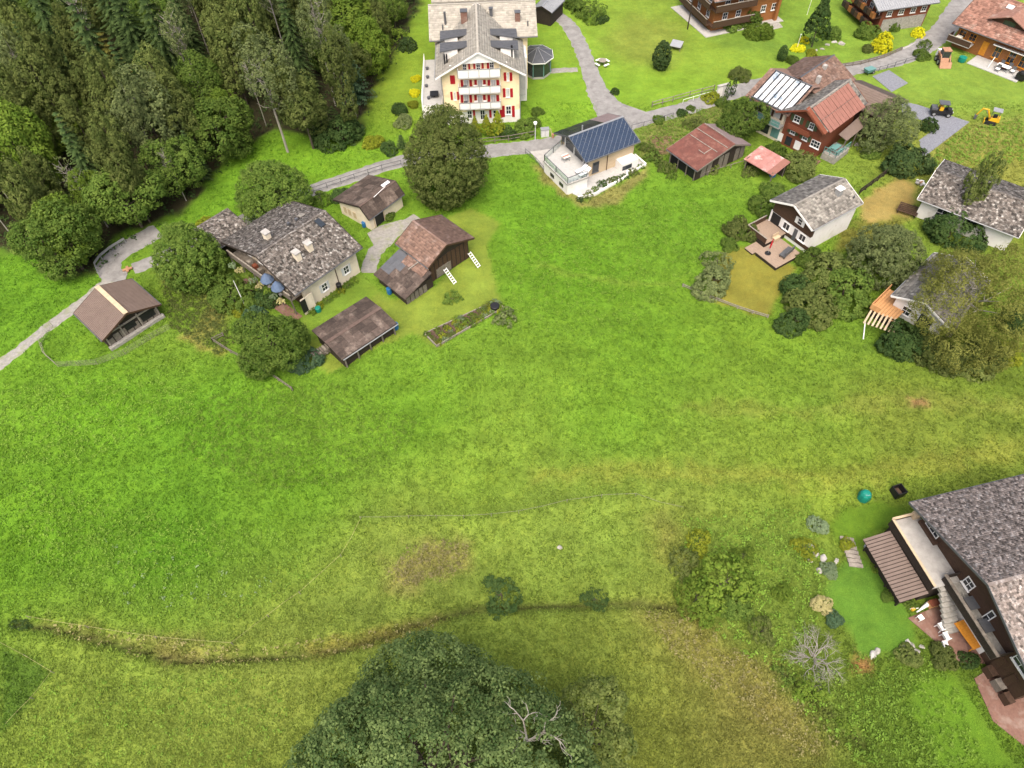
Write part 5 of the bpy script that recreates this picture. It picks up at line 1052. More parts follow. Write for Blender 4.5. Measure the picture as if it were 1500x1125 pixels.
def crown_points(R, Hh, n, r, kind='round', lump=.22):
    if lump >= .2 and kind != 'cone': return crown_lobes(R, Hh, n, r, kind, lump)
    """clump centres filling a crown of radius R, half-height Hh, centred on 0"""
    k = 15; lc = r.normal(size=(k, 3)); lc /= np.linalg.norm(lc, axis=1)[:, None]; la = r.uniform(-.6, 1, k)
    d = r.normal(size=(n, 3)); d /= np.linalg.norm(d, axis=1)[:, None]
    if kind == 'egg': d[:, 2] = np.where(d[:, 2] < -.85, -d[:, 2], d[:, 2])
    elif kind != 'bush': d[:, 2] = np.where((d[:, 2] < -.55), -d[:, 2], d[:, 2])
    else: d[:, 2] = np.abs(d[:, 2])
    bump = 1 + 1.25 * lump * (np.exp(7 * ((d[:, None] * lc[None]).sum(2) - 1)) * la[None]).sum(1)
    rr = np.where(r.uniform(0, 1, n) < .75, r.uniform(.80, 1.0, n) + min(.08, .25 * lump) * np.abs(r.normal(0, 1, n)) * (r.uniform(0, 1, n) < .3), r.uniform(.35, .8, n)) * bump
    sc = np.ones(n)
    if kind == 'egg': sc = np.where(d[:, 2] > 0, 1 - .25 * d[:, 2] ** 1.5, 1)
    if kind == 'tall': sc = np.where(d[:, 2] > 0, 1 - .35 * d[:, 2], 1)
    if kind == 'cone': sc = np.clip(1.0 - .75 * (d[:, 2] + .3), .05, 1.05)
    C = d * rr[:, None] * np.array([R, R, Hh]) * np.stack([sc, sc, np.ones(n)], 1)
    N = d * np.array([1 / R, 1 / R, 1 / Hh]); N /= np.linalg.norm(N, axis=1)[:, None]
    return C, N
def trunk_mesh(h, r0, r, limbs, spread, top, m='bark', lean=(0, 0), name='trunk', n=7, fork=.45):
    b = MB(); pts = [(lean[0] * t * t * h + .05 * math.sin(5 * t), lean[1] * t * t * h + .05 * math.cos(4 * t), h * t - .25 * (t == 0)) for t in np.linspace(0, 1, 6)]
    b.tube(pts, list(np.linspace(r0, r0 * .25, 6)), n)
    for k in range(limbs):
        t = r.uniform(fork, .9); a = r.uniform(0, 2 * PI); s0 = np.array([np.interp(t, np.linspace(0, 1, 6), [p[i] for p in pts]) for i in range(3)])
        L = spread * r.uniform(.5, 1); e = s0 + np.array([math.cos(a) * L, math.sin(a) * L, min(L * r.uniform(.5, 1.1), max(.3, top - s0[2]))])
        mid = (s0 + e) / 2 + r.normal(0, .08 * L, 3) - np.array([0, 0, .06 * L]); b.tube([s0, mid, e], [r0 * .4, r0 * .26, r0 * .07], 5)
        for q in range(2):
            e2 = mid + r.normal(0, .35 * L, 3) + np.array([0, 0, .35 * L]); b.tube([mid, e2], [r0 * .2, r0 * .05], 4)
    me = bpy.data.meshes.new(name); me.from_pydata(b.v, [], b.f); me.update(); me.materials.append(MATS[m]); return me
PROTO = {}
def broadleaf(key, seed, R, Hh, nclump, per, size, kind='round', lump=.25, stem=.9, limbs=6, bark='bark', rc=.26, keep=1.0):
    r = np.random.default_rng(seed); nclump = int(nclump * 2.3); per = max(8, int(per * .5)); rc = rc * .60; size = size * 1.18
    C, N = crown_points(R, Hh, nclump, r, kind, lump)
    zc = stem + Hh * (.0 if kind == 'bush' else .90 if kind == 'egg' else .92)
    V, T = leaves(C, N, np.full(len(C), R * rc) * r.uniform(.6, 1.3, len(C)), per, size, r)
    V[:, 2] += zc; me = np_mesh('crown', V, quads(V)); me.attributes.new('tint', 'FLOAT', 'POINT').data.foreach_set('value', T.astype(np.float32)); me.materials.append(MATS['leaf_mid'])
    tm = trunk_mesh(zc + Hh * .55, max(.06, R * .055), r, limbs, R * .6, zc + Hh * .7, bark)
    PROTO[key] = (tm, me, R, zc, Hh, 'crown')
def spruce(key, seed, R, Ht, layers, m='needle', droop=.35, size=.34):
    r = np.random.default_rng(seed); Vs = []; Ts = []
    for k in range(layers):
        f = (k + .5) / layers; z = Ht * (.10 + .90 * f); rad = R * (1 - f) ** .85 + .12; nb = int(6 + 9 * (1 - f))
        for j in range(nb):
            a = 2 * PI * j / nb + r.uniform(-.25, .25) + k; L = rad * r.uniform(.75, 1.12); ns = max(3, int(L / .2)); t = np.linspace(.15, 1, ns)
            px_ = np.cos(a) * L * t; py_ = np.sin(a) * L * t; pz = z - droop * L * t ** 1.3 + .10 * L * t ** 3
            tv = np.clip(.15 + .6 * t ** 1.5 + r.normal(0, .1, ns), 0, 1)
            for side in (-1, 0, 1):
                ang = a + side * .85; w_ = size * (1.15 - .45 * t) * r.uniform(.8, 1.2, ns)
                dx, dy = np.cos(ang), np.sin(ang); nx_, ny_ = -dy, dx
                p0 = np.stack([px_, py_, pz], 1); e = np.stack([px_ + dx * w_ * 1.25, py_ + dy * w_ * 1.25, pz - .35 * w_], 1); mid = (p0 + e) / 2 + np.array([0, 0, .03]); q = np.stack([nx_ * w_ * .28, ny_ * w_ * .28, -.06 * w_], 1)
                Vs.append(np.stack([p0, mid + q, e, mid - q], 1).reshape(-1, 3)); Ts.append(np.repeat(tv, 4))
    V = np.concatenate(Vs); T = np.concatenate(Ts); me = np_mesh('crown', V, quads(V)); me.attributes.new('tint', 'FLOAT', 'POINT').data.foreach_set('value', T.astype(np.float32)); me.materials.append(MATS[m])
    tm = trunk_mesh(Ht * .95, R * .07, r, 0, 1, Ht); PROTO[key] = (tm, me, R, Ht * .45, Ht * .5, 'crown')
broadleaf('round_a', 1, 3.0, 2.9, 210, 52, .20); broadleaf('round_b', 2, 3.0, 3.2, 210, 52, .20, lump=.35); broadleaf('round_c', 3, 3.0, 2.6, 200, 52, .21, lump=.45)
broadleaf('tall_a', 4, 2.4, 4.0, 210, 52, .20, 'tall', .3, 1.8); broadleaf('tall_b', 5, 2.3, 4.4, 200, 49, .20, 'tall', .4, 2.4, 9)
broadleaf('sparse_a', 6, 2.3, 3.6, 150, 35, .16, 'tall', .5, 4.2, 16, 'pale_bark', .22); broadleaf('sparse_b', 7, 2.0, 3.2, 120, 32, .16, 'tall', .5, 5.0, 20, 'pale_bark', .22)
broadleaf('bare', 8, 2.0, 3.2, 16, 24, .15, 'tall', .5, 4.6, 34, 'pale_bark', .22)
broadleaf('bush_a', 9, 1.5, 1.5, 110, 46, .15, 'bush', .5, 0, 4); broadleaf('bush_b', 10, 1.5, 1.3, 110, 46, .15, 'bush', .75, 0, 4); broadleaf('bush_c', 12, 1.5, 1.7, 60, 35, .15, 'bush', .6, 0, 6)
broadleaf('clipped', 13, 1.0, 1.15, 130, 46, .09, 'bush', .06, 0, 3, rc=.16); broadleaf('oval', 14, 1.3, 2.2, 260, 49, .13, 'egg', .08, .0, 3, rc=.2)
broadleaf('column', 15, .5, 1.9, 70, 42, .09, 'egg', .05, .0, 2, rc=.3)
broadleaf('thuja', 16, 1.0, 2.0, 150, 46, .11, 'cone', .15, .0, 2, rc=.24)
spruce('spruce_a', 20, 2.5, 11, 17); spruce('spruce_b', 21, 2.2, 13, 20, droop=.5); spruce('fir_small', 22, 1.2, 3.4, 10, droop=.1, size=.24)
broadleaf('plant', 23, .5, .45, 24, 24, .10, 'bush', .5, 0, 2, rc=.4)
def grow(key, loc, sx, sz, leaf, name, label, cat, group=None, rz=None, lean=0):
    tm, cm, R, zc, Hh, _ = PROTO[key]
    t = thing(name, label, cat, loc, rng.uniform(0, 6.28) if rz is None else rz, group); t.scale = (sx, sx, sz)
    for nm, me in (('trunk', tm), ('crown', cm)):
        o = bpy.data.objects.new(nm, me); COL.objects.link(o); o.parent = t
        if nm == 'crown' and leaf: o.material_slots[0].link = 'OBJECT'; o.material_slots[0].material = MATS[leaf]
    return t
def tree_px(key, cx, cy, rpx, leaf, name, label, cat='tree', group=None, vr=None):
    """cx,cy,rpx: crown centre and radius read off the photo plan; the size follows from the distance"""
    tm, cm, R, zc, Hh, _ = PROTO[key]; vr = vr or 1.0; z = 0
    bushy = key.startswith(('bush', 'clipped', 'plant'))
    for _i in range(8):
        p = P(cx, cy, z); s = rpx * depth(p) / FPX / R; z = (zc + (Hh * .45 if bushy else 0)) * s * vr
    return grow(key, (p[0], p[1], gz(p[0], p[1]) - .03), s, s * vr, leaf, name, label, cat, group)

# ---- forest on the left: every trunk its own tree
fr = np.random.default_rng(43); pts = []
edge_spr = [(150, 55), (40, 130), (75, 60), (265, 40)]
tries = 0
while len(pts) < 215 and tries < 30000:
    tries += 1; x, y = fr.uniform(-115, 0), fr.uniform(52, 158)
    if not inside(np.array([x]), np.array([y]), FOREST)[0]: continue
    if sdist(np.array([x]), np.array([y]), FOREST)[0] < 1.0: continue
    pxx = 750 + FPX * float(np.array([x, y, -CAM_H]) @ _r) / depth((x, y, 0))
    if pxx < -160: continue
    if any((x - q[0]) ** 2 + (y - q[1]) ** 2 < 19 for q in pts): continue
    pts.append((x, y))
KIND = {'spruce_a': ('spruce', 'dark green spruce with drooping branches in the hillside forest', 'needle', 'dark spruces of the forest'), 'spruce_b': ('spruce', 'dark green spruce with drooping branches in the hillside forest', 'needle', 'dark spruces of the forest'),
        'round_a': ('broadleaf_tree', 'mid green rounded broadleaf tree in the hillside forest', 'leaf_mid', 'green broadleaf trees of the forest'), 'round_c': ('broadleaf_tree', 'mid green rounded broadleaf tree in the hillside forest', 'leaf_mid', 'green broadleaf trees of the forest'),
        'tall_a': ('tall_tree', 'tall olive green tree with narrow crown in the forest', 'leaf_olive', 'tall olive trees of the forest'), 'tall_b': ('tall_tree', 'tall olive green tree with narrow crown in the forest', 'leaf_olive', 'tall olive trees of the forest'),
        'sparse_a': ('thin_tree', 'thin grey green tree with pale trunk showing in the forest', 'leaf_grey', 'pale trunked trees of the forest'), 'sparse_b': ('thin_tree', 'thin grey green tree with pale trunk showing in the forest', 'leaf_grey', 'pale trunked trees of the forest'),
        'bare': ('bare_tree', 'nearly leafless pale ash tree standing in the forest', 'leaf_grey', 'bare trees of the forest')}
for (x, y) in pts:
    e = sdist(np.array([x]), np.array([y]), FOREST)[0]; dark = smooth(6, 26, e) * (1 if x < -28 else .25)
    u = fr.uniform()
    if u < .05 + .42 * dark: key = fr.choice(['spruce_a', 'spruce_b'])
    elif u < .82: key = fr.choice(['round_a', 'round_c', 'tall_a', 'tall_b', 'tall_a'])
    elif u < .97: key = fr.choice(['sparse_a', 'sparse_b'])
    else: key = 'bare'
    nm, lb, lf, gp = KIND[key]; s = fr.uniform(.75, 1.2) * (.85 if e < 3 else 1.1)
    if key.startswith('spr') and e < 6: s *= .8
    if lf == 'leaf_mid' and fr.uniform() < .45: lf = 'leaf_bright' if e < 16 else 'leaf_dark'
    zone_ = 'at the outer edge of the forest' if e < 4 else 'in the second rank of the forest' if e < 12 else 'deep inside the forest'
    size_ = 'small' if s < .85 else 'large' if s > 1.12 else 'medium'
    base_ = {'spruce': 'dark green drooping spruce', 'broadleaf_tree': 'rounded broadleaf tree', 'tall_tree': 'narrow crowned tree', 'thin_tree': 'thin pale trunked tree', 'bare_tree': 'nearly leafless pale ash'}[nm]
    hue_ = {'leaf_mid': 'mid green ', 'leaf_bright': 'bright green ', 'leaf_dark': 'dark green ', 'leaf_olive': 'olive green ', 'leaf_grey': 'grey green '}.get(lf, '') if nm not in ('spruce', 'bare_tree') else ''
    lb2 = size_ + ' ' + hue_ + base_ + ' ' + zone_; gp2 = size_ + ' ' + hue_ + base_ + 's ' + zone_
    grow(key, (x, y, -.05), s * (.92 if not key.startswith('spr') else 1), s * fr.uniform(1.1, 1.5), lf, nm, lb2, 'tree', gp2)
tree_px('spruce_a', 178, 112, 28, 'needle_olive', 'spruce', 'single olive yellow spruce standing out of the dark forest', vr=1.0)
for (cx, cy, r_, k_, lf, lb) in ((90, 350, 47, 'round_b', 'leaf_mid', 'full green ash tree at the forest tip above the open shed'), (185, 292, 44, 'round_a', 'leaf_mid', 'rounded green tree overhanging the bend of the lane'),
    (75, 175, 45, 'round_c', 'leaf_bright', 'bright green tree rising from the lower forest edge'), (215, 170, 42, 'tall_a', 'leaf_grey', 'tall grey green tree at the forest edge above the meadow'), (320, 190, 42, 'round_c', 'leaf_mid', 'broad green tree leaning over the small meadow'), (440, 150, 34, 'tall_a', 'leaf_olive', 'narrow olive tree at the corner of the small meadow'),
    (505, 40, 44, 'round_c', 'leaf_bright', 'yellowish green maple at the forest edge near the lawn fence'), (250, 245, 36, 'round_b', 'leaf_mid', 'green tree filling the forest corner behind the lane'), (385, 110, 40, 'sparse_a', 'leaf_grey', 'sparse pale stemmed aspen at the small meadow edge')):
    tree_px(k_, cx, cy, r_, lf, 'edge_tree', lb)
for (cx, cy, r_, lb) in ((118, 268, 22, 'leafless forked ash above the lane bend'), (95, 250, 20, 'grey bare ash leaning at the forest edge'), (250, 40, 26, 'tall pale birch trunk with thin crown inside the forest')):
    tree_px('bare', cx, cy, r_, 'leaf_grey', 'bare_ash', lb)

# ---- single trees
def hero(name, label, cx, cy, rpx, R, Hh, nclump, per, size, leaf, kind='round', lump=.2, stem=1.2, bark='bark', seed=50, rc=.2, vr=1.0):
    broadleaf('hero%d' % seed, seed, R, Hh, nclump, per, size, kind, lump, stem, 9, bark, rc)
    return tree_px('hero%d' % seed, cx, cy, rpx, leaf, name, label, vr=vr)
hero('walnut_tree', 'large dense olive green tree between the yellow house and the barn', 652, 234, 63, 5.2, 5.9, 900, 56, .18, 'leaf_olive', 'egg', .10, .1, seed=51, rc=.13)
hero('broad_tree', 'round green tree behind the farmhouse roof', 400, 282, 52, 4.2, 3.4, 520, 52, .18, 'leaf_mid', 'egg', .12, .1, seed=52, rc=.16)
hero('linden_tree', 'dense dark green tree on the bank between lane and farmhouse', 276, 378, 47, 3.7, 3.9, 520, 52, .18, 'leaf_mid', 'egg', .10, .1, seed=53, rc=.16)
hero('apple_tree', 'broad grey green tree inside the farm garden fence', 398, 508, 50, 3.4, 3.1, 460, 52, .16, 'leaf_mid', 'egg', .25, .3, seed=54, rc=.17)
hero('chalet_tree', 'loose green tree beside the glazed wing of the timber chalet', 1088, 178, 31, 3, 2.8, 300, 49, .18, 'leaf_mid', 'round', .3, .5, seed=55)
hero('elder_tree', 'large loose grey green tree beside the side wing of the timber chalet', 1302, 184, 36, 3.6, 3.6, 320, 49, .18, 'leaf_grey', 'round', .35, .6, seed=56)
hero('birch_tree', 'huge golden olive weeping birch in front of the bungalows', 1424, 442, 80, 6.2, 6.0, 620, 60, .16, 'leaf_birch', 'egg', .6, .6, 'pale_bark', seed=57, rc=.17)
hero('willow_tree', 'round silvery olive tree between the white house and the birch', 1300, 372, 47, 3.4, 2.9, 420, 52, .16, 'leaf_grey', 'egg', .15, .1, seed=58, rc=.16)
# ---- foreground oak: its crown nearly fills the bottom edge
broadleaf('hero60', 64, 9.0, 5.0, 1150, 110, .17, 'round', .30, 3.4, 10, 'bark', .125)
pk = P(632, 1140, 8.0)
grow('hero60', (pk[0], pk[1], gz(pk[0], pk[1]) - .1), .94, 1.05, 'needle_oak', 'oak_tree', 'big dark green oak crown growing below the ditch', 'tree', rz=.6)
broadleaf('hero61', 61, 3.0, 3.4, 230, 60, .15, 'round', .35, 2.2, 8, 'bark', .18)
p = P(862, 1072, 6.0); grow('hero61', (p[0], p[1], 0), 1.05, 1.1, 'leaf_olive', 'maple_tree', 'small yellowing maple beside the dark oak', 'tree')
def branchy(name, label, base, h, spread, n, m, seed, r0=.09, cat='dead tree', levels=3, lean=(0, 0)):
    r = np.random.default_rng(seed); t = thing(name, label, cat, base)
    def rec(b, p, d, L, rad, lv):
        q = p + d * L; mid = (p + q) / 2 + r.normal(0, .09 * L, 3); b.tube([p, mid, q], [rad, rad * .75, rad * .5], 5)
        if lv > 0:
            for k in range(3 if lv > 1 else 2):
                dd = d + r.normal(0, .55, 3); dd[2] = dd[2] * .6 + .1; dd /= np.linalg.norm(dd); rec(b, q if k else mid, dd, L * r.uniform(.55, .8), rad * .55, lv - 1)
    for k in range(n):
        a = 2 * PI * k / n + r.uniform(-.4, .4); d = np.array([math.cos(a) * spread + lean[0], math.sin(a) * spread + lean[1], 1.0]); d /= np.linalg.norm(d)
        b = MB(); rec(b, np.array([0, 0, -.1]), d, h * r.uniform(.5, .7), r0, levels); b.build('branch', m, t)
    return t
p = P(1192, 965, 0); branchy('dead_bush', 'bare silvery dead bush with tangled branches beside the lawn', (p[0], p[1], gz(p[0], p[1])), 1.9, 1.0, 13, 'dead_twig', 3, .045, 'bush', 4)
o_ = P(772, 1085, 12.6) + np.array([.4, .2, 1.6]); branchy('dead_limb', 'bare pale dead limb standing out of the oak crown', tuple(o_ - np.array([.4, .2, 1.6])), 1.9, .9, 3, 'pale_bark', 8, .085, 'branch', 3, lean=(.3, .5))
# ---- garden and hedge shrubs read one by one: key, cx, cy, r, leaf, name, label
SHRUBS = [
 ('bush_a', 338, 432, 32, 'leaf_mid', 'garden_shrub', 'large green shrub below the farmhouse balcony'), ('bush_b', 385, 432, 22, 'leaf_dark', 'garden_shrub', 'dark green shrub against the farmhouse walk'),
 ('clipped', 372, 462, 19, 'leaf_blue', 'conifer_shrub', 'rounded blue green shrub at the foot of the flagpole'), ('bush_b', 350, 452, 12, 'leaf_yellow', 'garden_shrub', 'yellow green shrub beside the flagpole'), ('bush_a', 441, 528, 22, 'leaf_blue', 'garden_shrub', 'blue green shrub at the corner of the farm garden fence'),
 ('bush_b', 302, 328, 16, 'leaf_yellow', 'garden_shrub', 'yellowish shrub beside the farm annex'), ('bush_b', 500, 285, 14, 'leaf_dark', 'garden_shrub', 'dark shrub between farmhouse and road'), ('bush_c', 470, 290, 14, 'leaf_mid', 'garden_shrub', 'loose green shrub behind the farmhouse ridge'),
 ('bush_b', 568, 315, 9, 'leaf_mid', 'garden_shrub', 'shrub against the outbuilding wall'), ('bush_a', 640, 385, 9, 'leaf_mid', 'garden_shrub', 'green shrub in front of the hay barn'), ('plant', 662, 436, 11, 'leaf_mid', 'young_tree', 'small young fruit tree on the mown lawn'),
 ('bush_a', 500, 192, 30, 'leaf_dark', 'hedge_shrub', 'dark green shrub at the corner of the fenced lawn'), ('bush_c', 470, 185, 20, 'leaf_grey', 'hedge_shrub', 'straw tinted shrub at the small meadow corner'), ('bush_b', 545, 208, 14, 'leaf_yellow', 'conifer_shrub', 'yellow conifer at the end of the fenced lawn'), ('bush_a', 568, 216, 12, 'leaf_dark', 'conifer_shrub', 'dark low conifer at the road wall'), ('fir_small', 588, 208, 8, 'needle', 'conifer_shrub', 'small dark fir beside the walnut tree'),
 ('clipped', 597, 64, 14, 'needle', 'conifer_shrub', 'round dark yew alone at the top of the fenced lawn'), ('bush_a', 586, 160, 12, 'leaf_dark', 'garden_shrub', 'dark round shrub on the fenced lawn'), ('bush_b', 592, 178, 13, 'leaf_grey', 'garden_shrub', 'grey green shrub on the fenced lawn by the walnut tree'),
 ('fir_small', 515, 120, 26, 'leaf_blue', 'conifer_shrub', 'blue green fir along the lawn fence'), ('bush_a', 545, 90, 22, 'leaf_mid', 'hedge_shrub', 'green shrub along the lawn fence'), ('bush_c', 570, 50, 18, 'leaf_bright', 'hedge_shrub', 'bright green shrub at the top of the lawn fence'),
 ('bush_b', 609, 115, 7, 'leaf_gold', 'golden_shrub', 'golden shrub below the white terrace railing'), ('bush_b', 606, 135, 8, 'leaf_gold', 'golden_shrub', 'taller golden shrub beside the terrace wall'), ('bush_b', 604, 152, 8, 'leaf_yellow', 'golden_shrub', 'yellow green shrub where the terrace wall ends'),
 ('thuja', 696, 186, 9, 'leaf_yellow', 'thuja', 'yellow green thuja at the left front corner of the yellow house'), ('thuja', 713, 184, 9, 'leaf_yellow', 'thuja', 'yellow green thuja below the middle balcony'), ('thuja', 729, 182, 11, 'leaf_yellow', 'thuja', 'tallest yellow green thuja below the balconies'), ('bush_a', 742, 194, 12, 'leaf_dark', 'garden_shrub', 'dark shrub at the road fence before the yellow house'),
 ('bush_a', 767, 186, 15, 'leaf_mid', 'garden_shrub', 'broad green shrub beside the street lamp'), ('bush_b', 780, 178, 11, 'leaf_mid', 'garden_shrub', 'green shrub behind the street lamp'), ('bush_b', 787, 162, 9, 'leaf_mid', 'hedge_shrub', 'shrub at the hedge end of the yellow house'),
 ('bush_c', 865, 14, 20, 'leaf_mid', 'fruit_tree', 'small loose fruit tree at the driveway end'), ('bush_a', 842, 5, 14, 'leaf_mid', 'garden_shrub', 'green shrub near the plank shed'), ('bush_b', 880, 26, 10, 'leaf_dark', 'garden_shrub', 'dark low shrub on the slope lawn'),
 ('oval', 970, 82, 13, 'needle', 'yew_tree', 'dark egg shaped yew alone on the big lawn'), ('clipped', 901, 133, 7, 'leaf_dark', 'garden_shrub', 'small round shrub at the driveway mouth'), ('bush_b', 1086, 108, 14, 'leaf_olive', 'garden_shrub', 'brownish round shrub above the road wall'),
 ('bush_a', 1116, 46, 17, 'leaf_bright', 'garden_shrub', 'bright green shrub beside the stone pad'), ('bush_a', 1097, 26, 18, 'leaf_mid', 'garden_shrub', 'green shrub under the orange chalet wall'), ('bush_b', 1072, 36, 13, 'leaf_mid', 'garden_shrub', 'green shrub at the corner of the orange chalet terrace'),
 ('thuja', 1200, 32, 20, 'leaf_dark', 'cypress', 'broad dark brown green cypress near the grey roofed chalet'), ('bush_a', 1218, 48, 14, 'leaf_mid', 'garden_shrub', 'green shrub below the dark cypress'), ('oval', 1147, 78, 7, 'leaf_dark', 'conifer_shrub', 'small dark conifer at the rockery'), ('bush_b', 1180, 58, 7, 'leaf_gold', 'golden_shrub', 'golden shrub in the rockery'), ('bush_b', 1168, 70, 9, 'leaf_gold', 'golden_shrub', 'lower golden shrub in the rockery'), ('bush_b', 1190, 78, 8, 'leaf_yellow', 'golden_shrub', 'yellow green shrub by the rockery stones'), ('bush_a', 1162, 88, 9, 'leaf_mid', 'garden_shrub', 'green shrub above the chalet roof'),
 ('clipped', 1294, 62, 15, 'leaf_gold', 'golden_thuja', 'large golden yellow clipped bush beside the road bend'), ('clipped', 1346, 47, 10, 'leaf_gold', 'golden_thuja', 'smaller golden yellow bush beside the road'), ('bush_a', 1270, 46, 16, 'leaf_mid', 'garden_shrub', 'green shrub behind the large golden bush'), ('bush_a', 1300, 32, 14, 'leaf_mid', 'garden_shrub', 'green shrub below the red chalet wall'), ('bush_b', 1330, 28, 13, 'leaf_dark', 'garden_shrub', 'dark shrub near the road below the grey roof'), ('bush_b', 1272, 70, 9, 'leaf_olive', 'garden_shrub', 'olive shrub at the road hedge'), ('bush_c', 1357, 64, 9, 'leaf_mid', 'young_tree', 'thin young tree on the road verge'), ('bush_b', 1352, 80, 11, 'leaf_mid', 'garden_shrub', 'low green shrub on the road verge'),
 ('column', 1066, 133, 4, 'needle', 'cypress', 'thin column cypress behind the white board'), ('column', 1075, 128, 4, 'needle', 'cypress', 'thin column cypress next to the chalet'), ('bush_b', 1042, 143, 12, 'leaf_yellow', 'garden_shrub', 'yellow green shrub by the road wall'), ('bush_a', 1058, 150, 10, 'leaf_mid', 'garden_shrub', 'green shrub below the column cypresses'), ('bush_b', 1013, 158, 6, 'leaf_mid', 'garden_shrub', 'small shrub on the road verge garden'), ('bush_b', 998, 164, 8, 'leaf_dark', 'garden_shrub', 'dark shrub on the road verge garden'), ('bush_b', 964, 174, 9, 'leaf_mid', 'garden_shrub', 'shrub in the garden beside the solar house'), ('bush_c', 1020, 180, 14, 'leaf_olive', 'garden_shrub', 'loose olive shrub behind the rust roof barn'),
 ('bush_b', 1042, 243, 14, 'leaf_olive', 'garden_shrub', 'olive brown shrub at the eave of the rust roof barn'), ('bush_a', 1135, 218, 13, 'leaf_mid', 'garden_shrub', 'green climber behind the pink roofed shed'), ('bush_a', 1172, 244, 26, 'leaf_olive', 'fruit_tree', 'olive green bushy tree right of the pink roofed shed'), ('bush_c', 1098, 250, 10, 'leaf_olive', 'garden_shrub', 'loose shrub left of the pink roofed shed'),
 ('bush_a', 1326, 236, 30, 'needle', 'yew_tree', 'dark dense conifer below the gravel drive'), ('clipped', 1362, 182, 14, 'leaf_dark', 'garden_shrub', 'dark round shrub beside the utility buggy'), ('bush_b', 1275, 225, 12, 'leaf_mid', 'garden_shrub', 'green shrub on the lawn right of the chalet terrace'),
 ('bush_a', 1116, 300, 20, 'leaf_mid', 'hedge_shrub', 'green hedge shrub behind the white house deck'), ('bush_b', 1130, 278, 18, 'leaf_mid', 'hedge_shrub', 'green hedge shrub under the white house eave'), ('bush_a', 1082, 335, 21, 'leaf_olive', 'hedge_shrub', 'olive hedge shrub left of the deck'), ('bush_b', 1070, 358, 12, 'leaf_mid', 'hedge_shrub', 'small green hedge shrub at the yard edge'), ('bush_c', 1052, 382, 20, 'leaf_grey', 'hedge_shrub', 'silvery green shrub on the yard corner'), ('bush_a', 1046, 410, 26, 'leaf_grey', 'hedge_shrub', 'big silvery green shrub above the white rail'),
 ('bush_a', 1190, 375, 17, 'leaf_mid', 'hedge_shrub', 'green shrub at the wall of the white house'), ('bush_a', 1215, 395, 32, 'leaf_olive', 'hedge_shrub', 'olive shrub top of the hedge below the white house'), ('bush_a', 1168, 425, 24, 'leaf_dark', 'hedge_shrub', 'dark shrub at the tip of the hedge'), ('bush_b', 1195, 445, 34, 'leaf_olive', 'hedge_shrub', 'wide olive shrub filling the hedge'), ('bush_a', 1240, 420, 36, 'leaf_mid', 'hedge_shrub', 'green shrub in the middle of the hedge'), ('bush_a', 1165, 470, 22, 'leaf_dark', 'hedge_shrub', 'dark shrub at the lower hedge end'), ('bush_b', 1262, 385, 26, 'leaf_mid', 'hedge_shrub', 'mid green shrub beside the round willow'),
 ('bush_a', 1395, 335, 34, 'leaf_dark', 'garden_shrub', 'dark green shrub before the white bungalow wall'), ('tall_b', 1442, 262, 17, 'leaf_olive', 'fir_tree', 'slim olive tree standing before the grey roof'), ('bush_a', 1325, 498, 34, 'leaf_dark', 'garden_shrub', 'dark green shrub under the birch by the pergola'), ('bush_b', 1478, 512, 20, 'leaf_yellow', 'garden_shrub', 'yellow autumn shrub at the foot of the birch'), ('bush_a', 1440, 520, 34, 'leaf_olive', 'garden_shrub', 'olive undergrowth at the foot of the birch'), ('bush_a', 1380, 520, 32, 'leaf_olive', 'garden_shrub', 'dense olive shrub under the middle of the birch'), ('bush_a', 1490, 470, 26, 'leaf_dark', 'garden_shrub', 'dark shrub behind the yellow autumn shrub'),
 ('bush_c', 1055, 852, 40, 'leaf_bright', 'hazel_shrub', 'large yellow green hazel at the end of the ditch'), ('bush_c', 1018, 880, 28, 'leaf_bright', 'hazel_shrub', 'pale green shrub beside the large hazel'), ('bush_c', 735, 870, 26, 'leaf_dark', 'bramble', 'dark bramble patch above the oak'), ('bush_c', 872, 876, 16, 'leaf_dark', 'bramble', 'smaller dark bramble along the ditch'), ('bush_c', 1190, 1003, 20, 'leaf_bright', 'garden_shrub', 'bright green shrub below the dead bush'), ('bush_b', 1238, 1060, 13, 'leaf_bright', 'garden_shrub', 'small bright shrub on the lower slope'),
 ('bush_c', 1000, 825, 20, 'leaf_olive', 'hazel_shrub', 'loose olive shrub on the slope above the large hazel'), ('bush_b', 1080, 885, 22, 'leaf_mid', 'hazel_shrub', 'green shrub at the lower side of the large hazel'), ('bush_c', 1022, 795, 17, 'leaf_yellow', 'hazel_shrub', 'small yellow green shrub at the top of the scrub strip'), ('bush_c', 1115, 925, 17, 'leaf_olive', 'hazel_shrub', 'olive shrub between hazel and dead bush'), ('bush_b', 1148, 868, 13, 'leaf_bright', 'hazel_shrub', 'bright green shrub on the wild slope below the steps'), ('bush_c', 1090, 815, 15, 'leaf_bright', 'hazel_shrub', 'bright tuft of scrub right of the hazel top'), ('bush_c', 1150, 985, 14, 'leaf_mid', 'hazel_shrub', 'green scrub at the start of the lower ditch'),
